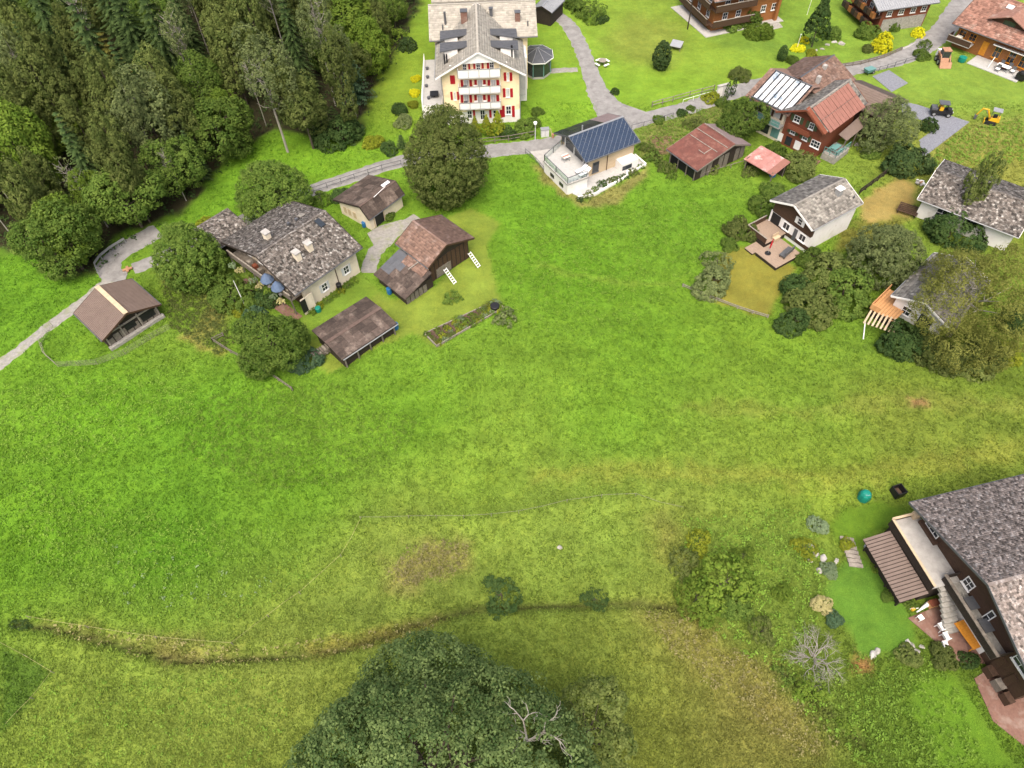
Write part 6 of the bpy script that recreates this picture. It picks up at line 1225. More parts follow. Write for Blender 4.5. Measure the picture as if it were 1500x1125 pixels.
 ('bush_a', 1201, 770, 13, 'leaf_pale', 'hydrangea', 'pale green hydrangea bush above the stone steps'), ('bush_b', 1206, 884, 14, 'leaf_cream', 'hydrangea', 'cream flowering hydrangea beside the garden lawn'), ('bush_b', 1214, 834, 12, 'leaf_pale', 'lavender', 'silvery lavender clump beside the stone steps'), ('bush_c', 1180, 800, 15, 'leaf_yellow', 'garden_shrub', 'yellow green perennials left of the stone steps'), ('bush_b', 1222, 905, 12, 'leaf_blue', 'garden_shrub', 'blue green shrub between hydrangea and dead bush'), ('bush_b', 1285, 832, 8, 'leaf_bright', 'garden_shrub', 'green plants along the carport edge'), ('bush_b', 1300, 872, 9, 'leaf_mid', 'garden_shrub', 'green plants at the lower carport corner'), ('bush_b', 1335, 886, 9, 'leaf_mid', 'garden_shrub', 'green plants under the carport eave'), ('bush_b', 1330, 960, 16, 'leaf_olive', 'garden_shrub', 'low olive plants along the garden wall'), ('bush_b', 1385, 962, 18, 'leaf_olive', 'garden_shrub', 'olive plants below the orange table'), ('bush_b', 1420, 968, 13, 'leaf_dark', 'garden_shrub', 'dark plants at the lower brick terrace'), ('bush_b', 1240, 795, 10, 'leaf_yellow', 'garden_shrub', 'yellow green plants above the stone steps'), ('bush_c', 20, 915, 16, 'leaf_dark', 'bramble', 'dark tuft where the ditch begins'),
]
seen = {}
for (k_, cx, cy, r_, lf, nm, lb) in SHRUBS:
    tree_px(k_, cx, cy, r_, lf, nm, lb, vr=.5 if nm == 'bramble' else 1.5 if lb.startswith('large golden') else 1.7 if lb.startswith('slim olive') else None, cat='tree' if ('tree' in nm or nm in ('cypress',)) else 'shrub')
for k in range(9):
    x, y = 938 - 11 * k, 244 + 5.6 * k + 3 * math.sin(k); tree_px('plant', x, y, 5 + 2 * (k % 2), ['leaf_mid', 'leaf_olive', 'leaf_dark'][k % 3], 'border_plant', 'small plant in the stony border of the solar house patio', 'plant', 'border plants of the solar house')
for k in range(7):
    tree_px('plant', 942 + 7 * k, 214 + 7 * k - (k % 2) * 5, 7 + 2 * (k % 3), ['leaf_mid', 'leaf_olive'][k % 2], 'slope_plant', 'leafy plant on the slope between solar house and rust barn', 'plant', 'plants on the slope beside the solar house')
for k in range(8):
    p = FARM.w(-5.9, -5.2 + 1.25 * k); grow('plant', (p[0], p[1], 2.9), .75, .8, ['leaf_cream', 'leaf_pale', 'leaf_bright'][k % 3], 'balcony_flowers', 'pale flowers in the farmhouse balcony box', 'flowers', 'flowers along the farmhouse balcony')
for k in range(7):
    p = FARM.w(-3.4 + 1.05 * k, -6.4); grow('plant', (p[0], p[1], 0), .9, 1.1, ['leaf_bright', 'leaf_yellow', 'leaf_mid'][k % 3], 'border_flowers', 'flowering plant along the cream farmhouse wall', 'flowers', 'flowers along the farmhouse wall')
# scattered herb clumps in the rough meadow (uncountable): joined
def herb_patch(name, label, poly, n, size, leaf, per=10, rad=.22):
    r = np.random.default_rng(n); q = gpts(poly); xs = [a[0] for a in q]; ys = [a[1] for a in q]; X = r.uniform(min(xs), max(xs), n * 3); Y = r.uniform(min(ys), max(ys), n * 3); ok = inside(X, Y, q)
    for k in KEEP_OUT + ROADS_POLY: ok &= ~inside(X, Y, k)
    X, Y = X[ok][:n], Y[ok][:n]
    C = np.stack([X, Y, relief(X, Y) + .05], 1); N = np.tile([0, 0, 1.], (len(C), 1)); V, T = leaves(C, N, r.uniform(.5, 1.6, len(C)) * rad, per, size, r)
    me = np_mesh(name, V, quads(V)); o = finish(me, name, leaf, None, T); stuff(o); tag(o, label, 'plants')
herb_patch('rough_herbs', 'rough green herbs covering the wild slope', [(1000, 760), (1190, 740), (1215, 860), (1190, 940), (1300, 1090), (1230, 1100), (1120, 980), (1000, 890)], 500, .16, 'herb_leaf')
herb_patch('slope_herbs', 'leafy herbs on the slope below the chalet garden', [(1240, 960), (1350, 960), (1400, 1000), (1440, 1120), (1250, 1120)], 350, .16, 'herb_leaf')
herb_patch('dry_grass', 'dry tan grass tufts along the slope edge', [(940, 895), (1010, 905), (1120, 980), (1230, 1090), (1180, 1110), (1080, 1040), (990, 960)], 260, .16, 'leaf_dry', 6, .3)
herb_patch('meadow_herbs', 'broad leaved herbs scattered through the bright meadow', [(300, 580), (480, 560), (620, 620), (560, 700), (400, 720), (260, 660)], 1500, .15, 'herb_leaf', 6, .2)
herb_patch('lower_meadow_herbs', 'pale green herb rosettes in the lower bright meadow', [(40, 700), (250, 760), (430, 780), (460, 840), (330, 920), (120, 880), (20, 800)], 1100, .15, 'herb_leaf', 6, .2)
herb_patch('pale_rosettes', 'pale rosettes dotted over the lower bright meadow', [(150, 790), (300, 830), (420, 850), (330, 920), (180, 890)], 36, .15, 'leaf_pale', 5, .2)
herb_patch('upper_meadow_herbs', 'broad leaved herbs in the meadow below the solar house', [(760, 320), (1000, 290), (1080, 330), (1000, 420), (900, 500), (760, 480), (740, 380)], 1500, .15, 'herb_leaf', 6, .2)
herb_patch('left_meadow_herbs', 'broad leaved herbs in the meadow below the track', [(0, 560), (140, 560), (260, 520), (300, 600), (120, 680), (0, 680)], 900, .15, 'herb_leaf', 6, .2)
herb_patch('lower_slope_herbs', 'low green herbs on the slope below the ditch', [(60, 1000), (400, 985), (430, 1060), (380, 1125), (40, 1125)], 260, .14, 'herb_leaf', 7, .25)
herb_patch('straw_patch', 'flattened tan straw on the dry slope patch', [(565, 835), (600, 800), (650, 790), (685, 800), (680, 835), (640, 850), (600, 868)], 150, .2, 'leaf_dry', 6, .35)
herb_patch('ditch_grass', 'dry grass hanging over the ditch', [(40, 905), (345, 950), (560, 925), (660, 895), (660, 915), (560, 945), (350, 975), (230, 968), (60, 925)], 170, .17, 'leaf_dry', 5, .22)
herb_patch('forest_floor', 'dark undergrowth on the forest floor', [(0, 0), (620, 0), (540, 170), (480, 205), (400, 190), (300, 275), (245, 325), (140, 402), (0, 370)], 2600, .3, 'leaf_dark', 10, .6)
herb_patch('garden_weeds', 'mixed weeds in the garden by the road', [(935, 190), (1010, 158), (1075, 165), (1085, 190), (1030, 185), (985, 215), (945, 232)], 500, .15, 'herb_leaf')
herb_patch('bank_weeds', 'mixed weeds on the bank below the lane', [(235, 395), (310, 430), (345, 500), (320, 520), (250, 480), (240, 430)], 700, .16, 'leaf_olive')
herb_patch('field_weeds', 'weeds on the rough ground by the gravel drive', [(1355, 235), (1410, 190), (1500, 175), (1500, 235), (1430, 250), (1370, 262)], 500, .2, 'herb_leaf')
# ------------------------------------------------------------------ fences, furniture, vehicles
def fence(name, label, px, h=1.0, rails=2, post='grey_wood', step=2.0, rw=.09, mrail=None, group=None, pw=.11, z0=0):
    q = [P(*p)[:2] for p in px]; c = q[0]; t = thing(name, label, 'fence', (c[0], c[1], 0), 0, group); first = True
    for a, b in zip(q[:-1], q[1:]):
        L = np.linalg.norm(b - a); n = max(1, int(round(L / step)))
        for i in range(n + 1):
            if i == 0 and not first: continue
            e = a + (b - a) * i / n - c; z = gz(*(e + c)); MB().bar((e[0], e[1], z - .2), (e[0] + random.uniform(-.03, .03), e[1], z + h * random.uniform(.95, 1.06)), pw, pw).build('post', post, t)
        first = False
        for k in range(rails):
            for i in range(n):
                e0 = a + (b - a) * i / n; e1 = a + (b - a) * (i + 1) / n; zz = h * (.92 - k * .45 / max(1, rails - 1) * (1.2 if rails > 1 else 0))
                MB().bar((*(e0 - c), gz(*e0) + zz), (*(e1 - c), gz(*e1) + zz + random.uniform(-.02, .02)), .05, rw).build('rail', mrail or post, t)
    return t
fence('rail_fence', 'two railed weathered fence between road and the yellow house shrubs', [(655, 217), (705, 211), (745, 207), (784, 200)], .95, 2, step=2.2)
fence('rail_fence', 'pale two railed fence on the lawn side of the road', [(955, 157), (985, 149), (1010, 142), (1045, 133)], .9, 2, mrail='old_planks')
fence('rail_fence', 'dark rail fence along the forest side of the tall lawn', [(528, 168), (538, 140), (552, 112), (572, 84), (590, 62), (600, 48)], 1.0, 2, 'dark_wood', 2.4)
fence('road_railing', 'thin dark metal railing on the road above the outbuilding', [(440, 290), (480, 276), (520, 263), (560, 250), (588, 243)], .95, 2, 'slate_metal', 2.2, .04, pw=.05)
fence('road_railing', 'thin dark metal railing along the road behind the rust barn garden', [(925, 190), (960, 181), (985, 172)], .8, 1, 'slate_metal', 1.6, .04, pw=.06)
fence('road_railing', 'thin dark road railing above the gravel lot', [(1275, 108), (1310, 98), (1340, 88), (1358, 78)], .8, 2, 'slate_metal', 1.8, .04, pw=.06)
fence('garden_fence', 'weathered low fence around the farm garden tree', [(312, 500), (352, 525), (390, 548), (428, 570)], .6, 2, 'grey_wood', 1.6)
fence('garden_fence', 'short weathered fence piece turning up to the farm bank', [(312, 500), (328, 492)], .6, 2, 'grey_wood', 1.4)
fence('white_rail', 'low pale rail along the yard below the silvery shrubs', [(1000, 420), (1040, 437), (1080, 452), (1124, 466)], .45, 2, 'old_planks', 2.2)
fence('hedge_fence', 'dark hedge fence at the dry lawn beside the white house', [(1258, 285), (1285, 265), (1310, 246)], .9, 2, 'dark_wood', 1.5, .3)
fence('rail_fence', 'low wooden rail below the rust roof barn', [(1022, 262), (1050, 252), (1090, 240)], .6, 1, 'grey_wood', 2)
fence('stone_fence', 'low stone and rail fence along the road bend garden', [(1225, 100), (1260, 95), (1295, 85), (1320, 74)], .6, 2, 'grey_wood', 1.4, .2)
fence('guard_rail', 'curved grey guard rail around the lane bend', [(185, 356), (165, 368), (150, 380), (142, 392), (147, 405)], .75, 1, 'zinc', 1.2, .32, pw=.08)
fence('pole_fence', 'thin dark garden railing of the solar house forecourt', [(770, 225), (785, 238), (797, 252)], .8, 2, 'slate_metal', 1.2, .03, pw=.05)
fence('top_fence', 'thin pale fence posts along the road edge', [(1000, 152), (1030, 143), (1055, 137)], .7, 1, 'white_paint', 1.8, .03, pw=.05)
def net(name, label, px, h, m, step, pw=.03):
    q = [P(*p)[:2] for p in px]; c = q[0]; t = thing(name, label, 'fence', (c[0], c[1], 0))
    for a, b in zip(q[:-1], q[1:]):
        L = np.linalg.norm(b - a); n = max(1, int(round(L / step)))
        for i in range(n): e = a + (b - a) * i / n - c; MB().bar((e[0], e[1], -.1), (e[0], e[1], h), pw, pw).build('post', m, t)
        w_ = MB()
        for k in range(6): w_.bar((*(a - c), gz(*a) + h * (.1 + .17 * k)), (*(b - c), gz(*b) + h * (.1 + .17 * k)), .012, .012)
        for i in range(int(L / .3)): e = a + (b - a) * i / int(L / .3) - c; w_.bar((e[0], e[1], 0), (e[0], e[1], h * .95), .01, .01)
        stuff(w_.build('netting', m, t))
    return t
net('sheep_net', 'pale electric sheep netting around the open shed', [(78, 478), (62, 505), (68, 522), (86, 538), (145, 536), (185, 520), (222, 498), (250, 482)], .9, 'old_planks', 2.5)
def wire(name, label, px, h, m, step, r=.011):
    q = [P(*p)[:2] for p in px]; c = q[0]; t = thing(name, label, 'fence', (c[0], c[1], 0))
    for a, b in zip(q[:-1], q[1:]):
        L = np.linalg.norm(b - a); n = max(1, int(round(L / step)))
        for i in range(n): e = a + (b - a) * i / n; MB().bar((*(e - c), gz(*e) - .1), (*(e - c), gz(*e) + h), .04, .04).build('post', 'old_planks', t)
        MB().tube([(*(a - c), gz(*a) + h * .85), (*((a + b) / 2 - c), gz(*((a + b) / 2)) + h * .8), (*(b - c), gz(*b) + h * .85)], r, 5).build('wire', m, t)
    return t
wire('wire_fence', 'yellow pasture wire around the dark green corner plot', [(-20, 930), (40, 962), (80, 986), (50, 1024), (15, 1062)], .6, 'leaf_cream', 4)
wire('wire_fence', 'yellow pasture wire along the edge of the bright meadow', [(45, 906), (130, 920), (230, 935), (345, 947), (395, 905), (440, 870), (500, 815), (530, 768)], .6, 'leaf_cream', 4.5)
wire('wire_fence', 'pasture wire across the slope above the dry patch', [(530, 764), (600, 762), (680, 762), (760, 755), (830, 742), (880, 734), (930, 730), (1000, 746)], .6, 'old_planks', 3.2)
# street lamp, flagpole, posts
p = P(784, 205); lp = thing('street_lamp', 'street lamp with round white globe before the yellow house', 'lamp', (p[0], p[1], 0))
MB().tube([(0, 0, -.2), (0, 0, 2.4)], [.07, .045], 8).build('pole', 'grey_paint', lp); MB().lathe((0, 0, 2.35), [(.05, 0), (.2, .08), (.24, .22), (.2, .36), (.06, .44)], 14).build('globe', 'lamp_globe', lp, True); MB().lathe((0, 0, 2.74), [(.12, 0), (.26, .02), (.1, .1)], 14).build('lamp_cap', 'white_paint', lp)
p = P(361, 452); fp = thing('flagpole', 'bare white flagpole rising from the farm garden shrubs', 'flagpole', (p[0], p[1], 0)); MB().tube([(0, 0, -.2), (0, 0, 4.3)], [.06, .04], 8).build('pole', 'white_paint', fp); MB().lathe((0, 0, 4.3), [(.02, 0), (.07, .06), (.02, .12)], 10).build('finial', 'zinc', fp)
p = P(1007, 43); up = thing('utility_pole', 'dark wooden utility pole beside the orange chalet terrace', 'pole', (p[0], p[1], 0)); MB().tube([(0, 0, -.3), (0, 0, 7)], [.11, .08], 8).build('pole', 'dark_wood', up); MB().bar((-.5, 0, 6.6), (.5, 0, 6.6), .08, .08).build('crossarm', 'dark_wood', up)
for (x, y, lb) in ((1166, 75, 'thin white marker pole in the rockery'), (1182, 22, 'thin white pole on the lawn by the cypress')):
    p = P(x, y); q = thing('marker_pole', lb, 'pole', (p[0], p[1], 0)); MB().tube([(0, 0, -.2), (0, 0, 2.6)], .035, 6).build('pole', 'white_paint', q); MB().box(0, 0, 2.65, .14, .14, .1).build('pole_cap', 'white_paint', q)
# white board / transformer, utility box
p = P(1056, 142); q = thing('white_board', 'upright white notice wall at the road edge', 'board', (p[0], p[1], 0), .35); MB().box(0, 0, .9, 1.7, .3, 1.9).build('panel', 'white_plaster', q); MB().box(0, 0, 1.89, 1.9, .45, .1).build('coping', 'concrete', q); MB().box(0, -.17, .9, .05, .04, 1.6).build('joint', 'grey_paint', q)
p = P(798, 199); q = thing('utility_box', 'pale grey utility cabinet beside the street lamp', 'cabinet', (p[0], p[1], 0), .1); MB().box(0, 0, .55, 1.1, .6, 1.1).build('body', 'grey_paint', q); MB().box(0, 0, 1.13, 1.2, .7, .08).build('lid', 'zinc', q); MB().box(0, -.31, .55, .03, .02, .9).build('door_seam', 'slate_metal', q)
p = P(810, 202); q = thing('hydrant', 'small orange hydrant with pointed marker by the solar house', 'hydrant', (p[0], p[1], 0)); MB().lathe((0, 0, 0), [(.16, 0), (.16, .5), (.2, .55), (.1, .75), (.02, .8)], 10).build('body', 'orange_metal', q); MB().bar((-.1, 0, .1), (-.35, .1, 1.4), .08, .08).build('marker', 'light_wood', q)
# picnic table on the lawn
p = P(882, 95); q = thing('picnic_table', 'round white picnic table with benches on the big lawn', 'picnic table', (p[0], p[1], 0), .2)
MB().lathe((0, 0, .72), [(.65, 0), (.65, .06), (.02, .07)], 8).build('tabletop', 'old_planks', q)
for k in range(4):
    a = k * PI / 2 + .4; MB().box(1.0 * math.cos(a), 1.0 * math.sin(a), .42, .3, .95, .07, a).build('bench', 'white_paint', q); MB().bar((.2 * math.cos(a), .2 * math.sin(a), .7), (1.0 * math.cos(a), 1.0 * math.sin(a), 0), .08, .1).build('leg', 'grey_wood', q)
p = P(990, 72); q = thing('lawn_shelter', 'small grey lean-to shelter beside the egg shaped yew', 'shelter', (p[0], p[1], 0), -.5)
MB().hexa([(-.9, -.7, .65), (.9, -.7, .65), (.9, .7, 1.05), (-.9, .7, 1.05), (-.9, -.7, .72), (.9, -.7, .72), (.9, .7, 1.12), (-.9, .7, 1.12)]).build('roof', 'zinc', q)
for (x, y, z) in ((-.8, -.6, .66), (.8, -.6, .66), (-.8, .6, 1.0), (.8, .6, 1.0)): MB().bar((x, y, -.1), (x, y, z), .08, .08).build('post', 'grey_wood', q)
MB().box(0, .3, .35, 1.4, .4, .5).build('feed_rack', 'grey_wood', q)
# barrels and tanks
def barrel(x, y, m, lb, r=.3, h=.85, z=0, name='rain_barrel', lid=None):
    p = P(x, y, z); q = thing(name, lb, 'barrel', (p[0], p[1], gz(p[0], p[1]) + z))
    MB().lathe((0, 0, 0), [(r * .86, 0), (r, h * .12), (r * 1.03, h * .5), (r, h * .88), (r * .92, h)], 14).build('body', m, q, False); MB().lathe((0, 0, h * .93), [(r * 1.02, 0), (r * 1.04, .05), (r * .9, .08)], 14).build('rim', lid or m, q); MB().lathe((0, 0, h * .97), [(r * .84, .0), (r * .84, .045)], 12).build('lid', lid or 'black_plastic', q)
barrel(571, 430, 'blue_plastic', 'blue rain barrel at the lean-to corner of the hay barn'); barrel(580, 482, 'blue_plastic', 'blue rain barrel at the low shed corner', .34, .8); barrel(557, 496, 'blue_plastic', 'smaller blue tub beside the low shed gutter', .27, .6); barrel(467, 456, 'green_plastic', 'turquoise tub at the farmhouse corner', .32, .6); barrel(498, 424, 'black_plastic', 'black rain barrel at the farmhouse wall', .3, .9); barrel(534, 332, 'blue_plastic', 'blue barrel at the outbuilding corner', .27, .7); barrel(725, 453, 'black_plastic', 'black tub at the end of the vegetable bed', .5, .6); barrel(1131, 258, 'blue_plastic', 'blue tub under the pink roofed shed', .4, .6)
p = G(1263, 731); q = thing('compost_bin', 'green domed compost bin at the top of the garden', 'compost bin', p); MB().lathe((0, 0, 0), [(.55, 0), (.56, .5), (.5, .8), (.36, .98), (.1, 1.05)], 8).build('body', 'green_plastic', q); MB().box(0, -.1, .98, .4, .4, .06).build('lid', 'teal_paint', q)
p = G(1312, 724); q = thing('black_composter', 'open black plastic composter beside the chalet roof', 'compost bin', p, .3)
for (x, y, sx, sy) in ((-.45, 0, .06, .9), (.45, 0, .06, .9), (0, -.45, .96, .06), (0, .45, .96, .06)): MB().box(x, y, .4, sx, sy, .85).build('side_panel', 'black_plastic', q)
MB().box(0, 0, .1, .8, .8, .15).build('compost', 'soil', q)
# vegetable bed
bp = [np.array(P(*a)[:2]) for a in ((622, 490), (726, 442), (738, 452), (640, 508))]; c = sum(bp) / 4; q = thing('vegetable_bed', 'long vegetable bed with soil rows and wooden edging on the lawn', 'garden bed', (c[0], c[1], 0)); KEEP_OUT.append([tuple(b_) for b_ in bp])
MB().prism([tuple(b_ - c) for b_ in bp], -.2, .09).build('soil', 'soil', q)
for i in range(4): a, b_ = bp[i] - c, bp[(i + 1) % 4] - c; MB().bar((*a, .12), (*b_, .12), .08, .3).build('edging_board', 'old_planks', q)
bk = ['leaf_mid', 'leaf_bright', 'leaf_olive', 'leaf_yellow', 'leaf_pale']; vr = np.random.default_rng(5); me0 = PROTO['plant'][1]
for i in range(17):
    for j in range(4):
        u_, v_ = (i + .5) / 17, (j + .5) / 4
        pos = (bp[0] * (1 - u_) + bp[1] * u_) * (1 - v_) + (bp[3] * (1 - u_) + bp[2] * u_) * v_ - c
        if (i < 13 and j in (0, 1, 2) and i not in (7, 8)) or (i in (0, 2, 4, 10) and j == 3): 
            MB().box(pos[0], pos[1], .13, .2, .5, .12, .55).build('soil_row', 'soil', q)
            if i % 2: continue
        o = bpy.data.objects.new('vegetable_plant', me0); COL.objects.link(o); o.parent = q; s = vr.uniform(.45, .8) * (1.35 if i > 13 and j < 2 else 1); o.scale = (s, s, s * 1.1); o.location = (pos[0] + vr.normal(0, .08), pos[1] + vr.normal(0, .08), .08); o.rotation_euler = (0, 0, vr.uniform(0, 6)); o.material_slots[0].link = 'OBJECT'; o.material_slots[0].material = MATS[bk[(i * 3 + j) % 5]]
tree_px('plant', 740, 464, 14, 'leaf_grey', 'herb_heap', 'straggly grey green compost plants below the vegetable bed', 'plant')
# garden steps, stones
for k in range(7):
    p = G(1240 + 2.2 * k, 790 + 6.4 * k); o = MB().box(0, 0, .04, 1.15, .34, .2, math.radians(-12) + random.uniform(-.08, .08)).build('garden_step', 'old_planks', None); o.location = p
    tag(o, 'timber step of the short garden stair beside the carport roof', 'step', 'garden stair steps')
ST = [(1188, 800, .3), (1196, 812, .4), (1186, 822, .28), (1206, 818, .45), (1225, 822, .35), (1200, 835, .4), (1270, 802, .35), (1335, 945, .35), (1342, 955, .4), (1330, 940, .3), (1350, 948, .3), (1322, 948, .3), (1278, 960, .45), (1285, 953, .35), (1212, 66, .5), (1222, 62, .5), (1205, 72, .45), (1232, 64, .7), (1195, 74, .4), (820, 803, .3), (1255, 212, .5)]
for k, (x, y, s) in enumerate(ST):
    r = np.random.default_rng(k); d = r.normal(size=(26, 3)); d /= np.linalg.norm(d, axis=1)[:, None]; import bmesh
    bm = bmesh.new()
    for v in d * np.array([s, s * .75, s * .5]) * r.uniform(.8, 1.1, (26, 1)): bm.verts.new(v)
    bmesh.ops.convex_hull(bm, input=bm.verts); me = bpy.data.meshes.new('garden_stone'); bm.to_mesh(me); bm.free(); o = finish(me, 'garden_stone', 'stone' if k % 3 else 'concrete'); o.location = G(x, y); o.rotation_euler = (0, 0, r.uniform(0, 6))
    if k < 7: tag(o, 'grey stone beside the timber garden steps', 'stone', 'stones by the garden steps')
    elif k < 14: tag(o, 'grey stone edging the lawn below the brick terrace', 'stone', 'stones edging the terrace lawn')
    elif k < 19: tag(o, 'pale boulder in the rockery below the cypress', 'stone', 'rockery boulders')
    elif k == 19: tag(o, 'single pale stone on the dry slope', 'stone')
    else: tag(o, 'white block lying on the lawn beside the timber chalet', 'stone')
# terrace furniture of the bottom right chalet
p = P(1418, 930, .7); q = thing('orange_table', 'long amber wooden table on the brick terrace', 'table', (p[0], p[1], .08), math.radians(18)); MB().box(0, 0, .72, .95, 2.2, .06).build('tabletop', 'amber_wood', q)
for k in range(5): MB().box(-.38 + .19 * k, 0, .755, .175, 2.2, .02).build('plank', 'amber_wood', q)
for (x, y) in ((-.4, -1), (.4, -1), (-.4, 1), (.4, 1)): MB().box(x, y, .35, .08, .08, .7).build('leg', 'amber_wood', q)
def chair(x, y, rz, lb, grp):
    p = P(x, y, .4); t = thing('plastic_chair', lb, 'chair', (p[0], p[1], .09), rz, grp)
    MB().box(0, 0, .42, .52, .5, .05).build('seat', 'white_plastic', t); MB().hexa([(-.25, .22, .44), (.25, .22, .44), (.25, .27, .44), (-.25, .27, .44), (-.22, .34, .9), (.22, .34, .9), (.22, .38, .9), (-.22, .38, .9)]).build('backrest', 'white_plastic', t)
    for sx in (-.27, .27): MB().bar((sx, -.22, .62), (sx, .26, .64), .07, .04).build('armrest', 'white_plastic', t)
    for (a, b_) in ((-.23, -.2), (.23, -.2), (-.23, .22), (.23, .22)): MB().bar((a, b_, .42), (a * 1.15, b_ * 1.15, 0), .05, .05).build('leg', 'white_plastic', t)
for (x, y, r_) in ((1378, 919, 1.85), (1385, 933, 1.8), (1384, 946, 1.6)): chair(x, y, r_, 'white plastic chair drawn up to the amber table', 'white chairs on the brick terrace')
p = P(1352, 890, .2); q = thing('folded_umbrella', 'folded white garden umbrella lying on the brick terrace', 'umbrella', (p[0], p[1], .1), .5); MB().tube([(-.75, 0, .12), (.2, 0, .16), (.7, 0, .15)], [.05, .14, .2], 8).build('canopy', 'white_plastic', q); MB().tube([(.7, 0, .15), (1.1, 0, .12)], .025, 6).build('pole', 'zinc', q)
p = P(1347, 906, .2); q = thing('white_stool', 'small white stool on the brick terrace', 'stool', (p[0], p[1], .1), .4); MB().box(0, 0, .36, .42, .42, .05).build('seat', 'white_plastic', q)
for (x, y) in ((-.17, -.17), (.17, -.17), (-.17, .17), (.17, .17)): MB().box(x, y, .17, .05, .05, .34).build('leg', 'white_plastic', q)
p = P(1336, 893, .1); q = thing('watering_can', 'yellow and white watering can beside the folded umbrella', 'watering can', (p[0], p[1], .1)); MB().lathe((0, 0, 0), [(.15, 0), (.16, .28), (.1, .32)], 10).build('body', 'yellow_metal', q); MB().tube([(.13, 0, .1), (.38, 0, .36)], [.04, .025], 6).build('spout', 'white_plastic', q); MB().tube([(-.14, 0, .08), (-.26, 0, .22), (-.08, 0, .4), (.06, 0, .32)], .02, 6).build('handle', 'white_plastic', q)
p = P(1366, 885, .3); q = thing('wooden_chest', 'small orange wooden chest at the foot of the terrace stairs', 'chest', (p[0], p[1], .08), .2); MB().box(0, 0, .28, .75, .5, .55).build('body', 'new_wood', q); MB().box(0, 0, .59, .8, .55, .06).build('lid', 'red_wood', q)
# patio of the tile roofed chalet
H = TC; a = H.a
def at(x, y): return (*H.w(x, y), .1)
q = thing('patio_table', 'white rectangular patio table in front of the tiled chalet', 'table', at(3.0, H.y0 - 1.7), a); MB().box(0, 0, .72, 1.8, .9, .06).build('tabletop', 'white_plastic', q)
for (x, y) in ((-.8, -.35), (.8, -.35), (-.8, .35), (.8, .35)): MB().box(x, y, .35, .06, .06, .7).build('leg', 'zinc', q)
for (x, y) in ((2.4, H.y0 - .9), (3.6, H.y0 - .9), (4.4, H.y0 - 1.5), (2.6, H.y0 - 2.5)):
    t = thing('patio_chair', 'dark framed patio chair with white cushion at the patio table', 'chair', at(x, y), a, 'chairs around the white patio table'); MB().box(0, 0, .42, .55, .55, .1).build('seat', 'white_plastic', t); MB().box(0, .28, .72, .55, .08, .55).build('backrest', 'slate_metal', t)
    for (u_, v_) in ((-.25, -.25), (.25, -.25), (-.25, .25), (.25, .25)): MB().box(u_, v_, .2, .05, .05, .4).build('leg', 'slate_metal', t)
q = thing('grill', 'black covered grill at the end of the patio', 'grill', at(6.0, H.y0 - 2.4), a); MB().box(0, 0, .55, 1.3, .7, .8).build('body', 'black_plastic', q); MB().lathe((0, 0, .95), [(.5, 0), (.45, .25), (.1, .4)], 10).build('lid', 'black_plastic', q); MB().box(.8, 0, .8, .5, .5, .05).build('side_shelf', 'zinc', q)
p = P(1432, 58); q = thing('stone_slab_stack', 'tan stone slabs stacked beside the chalet balcony', 'slabs', (p[0] - 1.5, p[1] - 1.6, 0), .4)
for k in range(3): MB().box(.1 * k, 0, .1 + .16 * k, 1.5 - .2 * k, 1.1, .14).build('slab', 'light_wood', q)
barrel(1408, 90, 'green_plastic', 'turquoise domed tub on the lawn before the tiled chalet', .55, .7)
p = P(1470, 100); q = thing('fire_bowl', 'rusty round fire bowl with pale rim on the lawn', 'fire bowl', (p[0], p[1], 0)); MB().lathe((0, 0, 0), [(.3, 0), (.75, .25), (.85, .4), (.7, .38), (.2, .2)], 14).build('bowl', 'rust_metal', q); MB().lathe((-.9, .1, 0), [(.5, 0), (.5, .2), (.2, .25)], 12).build('stone_base', 'concrete', q)
p = P(1446, 100); q = thing('white_post', 'leaning white pipe standing in the lawn', 'post', (p[0], p[1], 0)); MB().tube([(0, 0, -.1), (.5, .3, 1.6)], .06, 8).build('pipe', 'white_plastic', q); MB().lathe((0, 0, -.05), [(.14, 0), (.14, .12)], 8).build('socket', 'concrete', q)
# vehicles
def wheel(parent, x, y, r=.3, w_=.22):
    b = MB(); b.tube([(x, y - w_ / 2, r), (x, y + w_ / 2, r)], r, 16); o = b.build('wheel', 'rubber', parent); MB().tube([(x, y - w_ / 2 - .01, r), (x, y + w_ / 2 + .01, r)], r * .55, 12).build('rim', 'zinc', o)
p = P(1376, 168); q = thing('utility_buggy', 'black off-road buggy with roof parked on the blue gravel drive', 'buggy', (p[0], p[1], .05), math.radians(-15))
for (x, y) in ((-.95, -.6), (.95, -.6), (-.95, .6), (.95, .6)): wheel(q, x, y, .34, .26)
MB().hexa([(-1.4, -.6, .4), (1.45, -.6, .4), (1.45, .6, .4), (-1.4, .6, .4), (-1.4, -.6, .85), (1.4, -.55, .8), (1.4, .55, .8), (-1.4, .6, .85)]).build('body', 'black_plastic', q)
MB().hexa([(.7, -.52, .8), (1.42, -.5, .75), (1.42, .5, .75), (.7, .52, .8), (.7, -.52, 1.08), (1.3, -.45, .92), (1.3, .45, .92), (.7, .52, 1.08)]).build('hood', 'black_plastic', q)
for (x, y) in ((-.7, -.55), (-.7, .55), (.6, -.55), (.6, .55)): MB().bar((x, y, .8), (x * .75, y * .9, 1.75), .06, .06).build('pillar', 'black_plastic', q)
MB().box(-.05, 0, 1.8, 1.4, 1.15, .08).build('roof', 'slate_metal', q); MB().hexa([(.62, -.48, 1.05), (.64, -.48, 1.05), (.64, .48, 1.05), (.62, .48, 1.05), (.44, -.46, 1.72), (.46, -.46, 1.72), (.46, .46, 1.72), (.44, .46, 1.72)]).build('windscreen', 'glass', q)
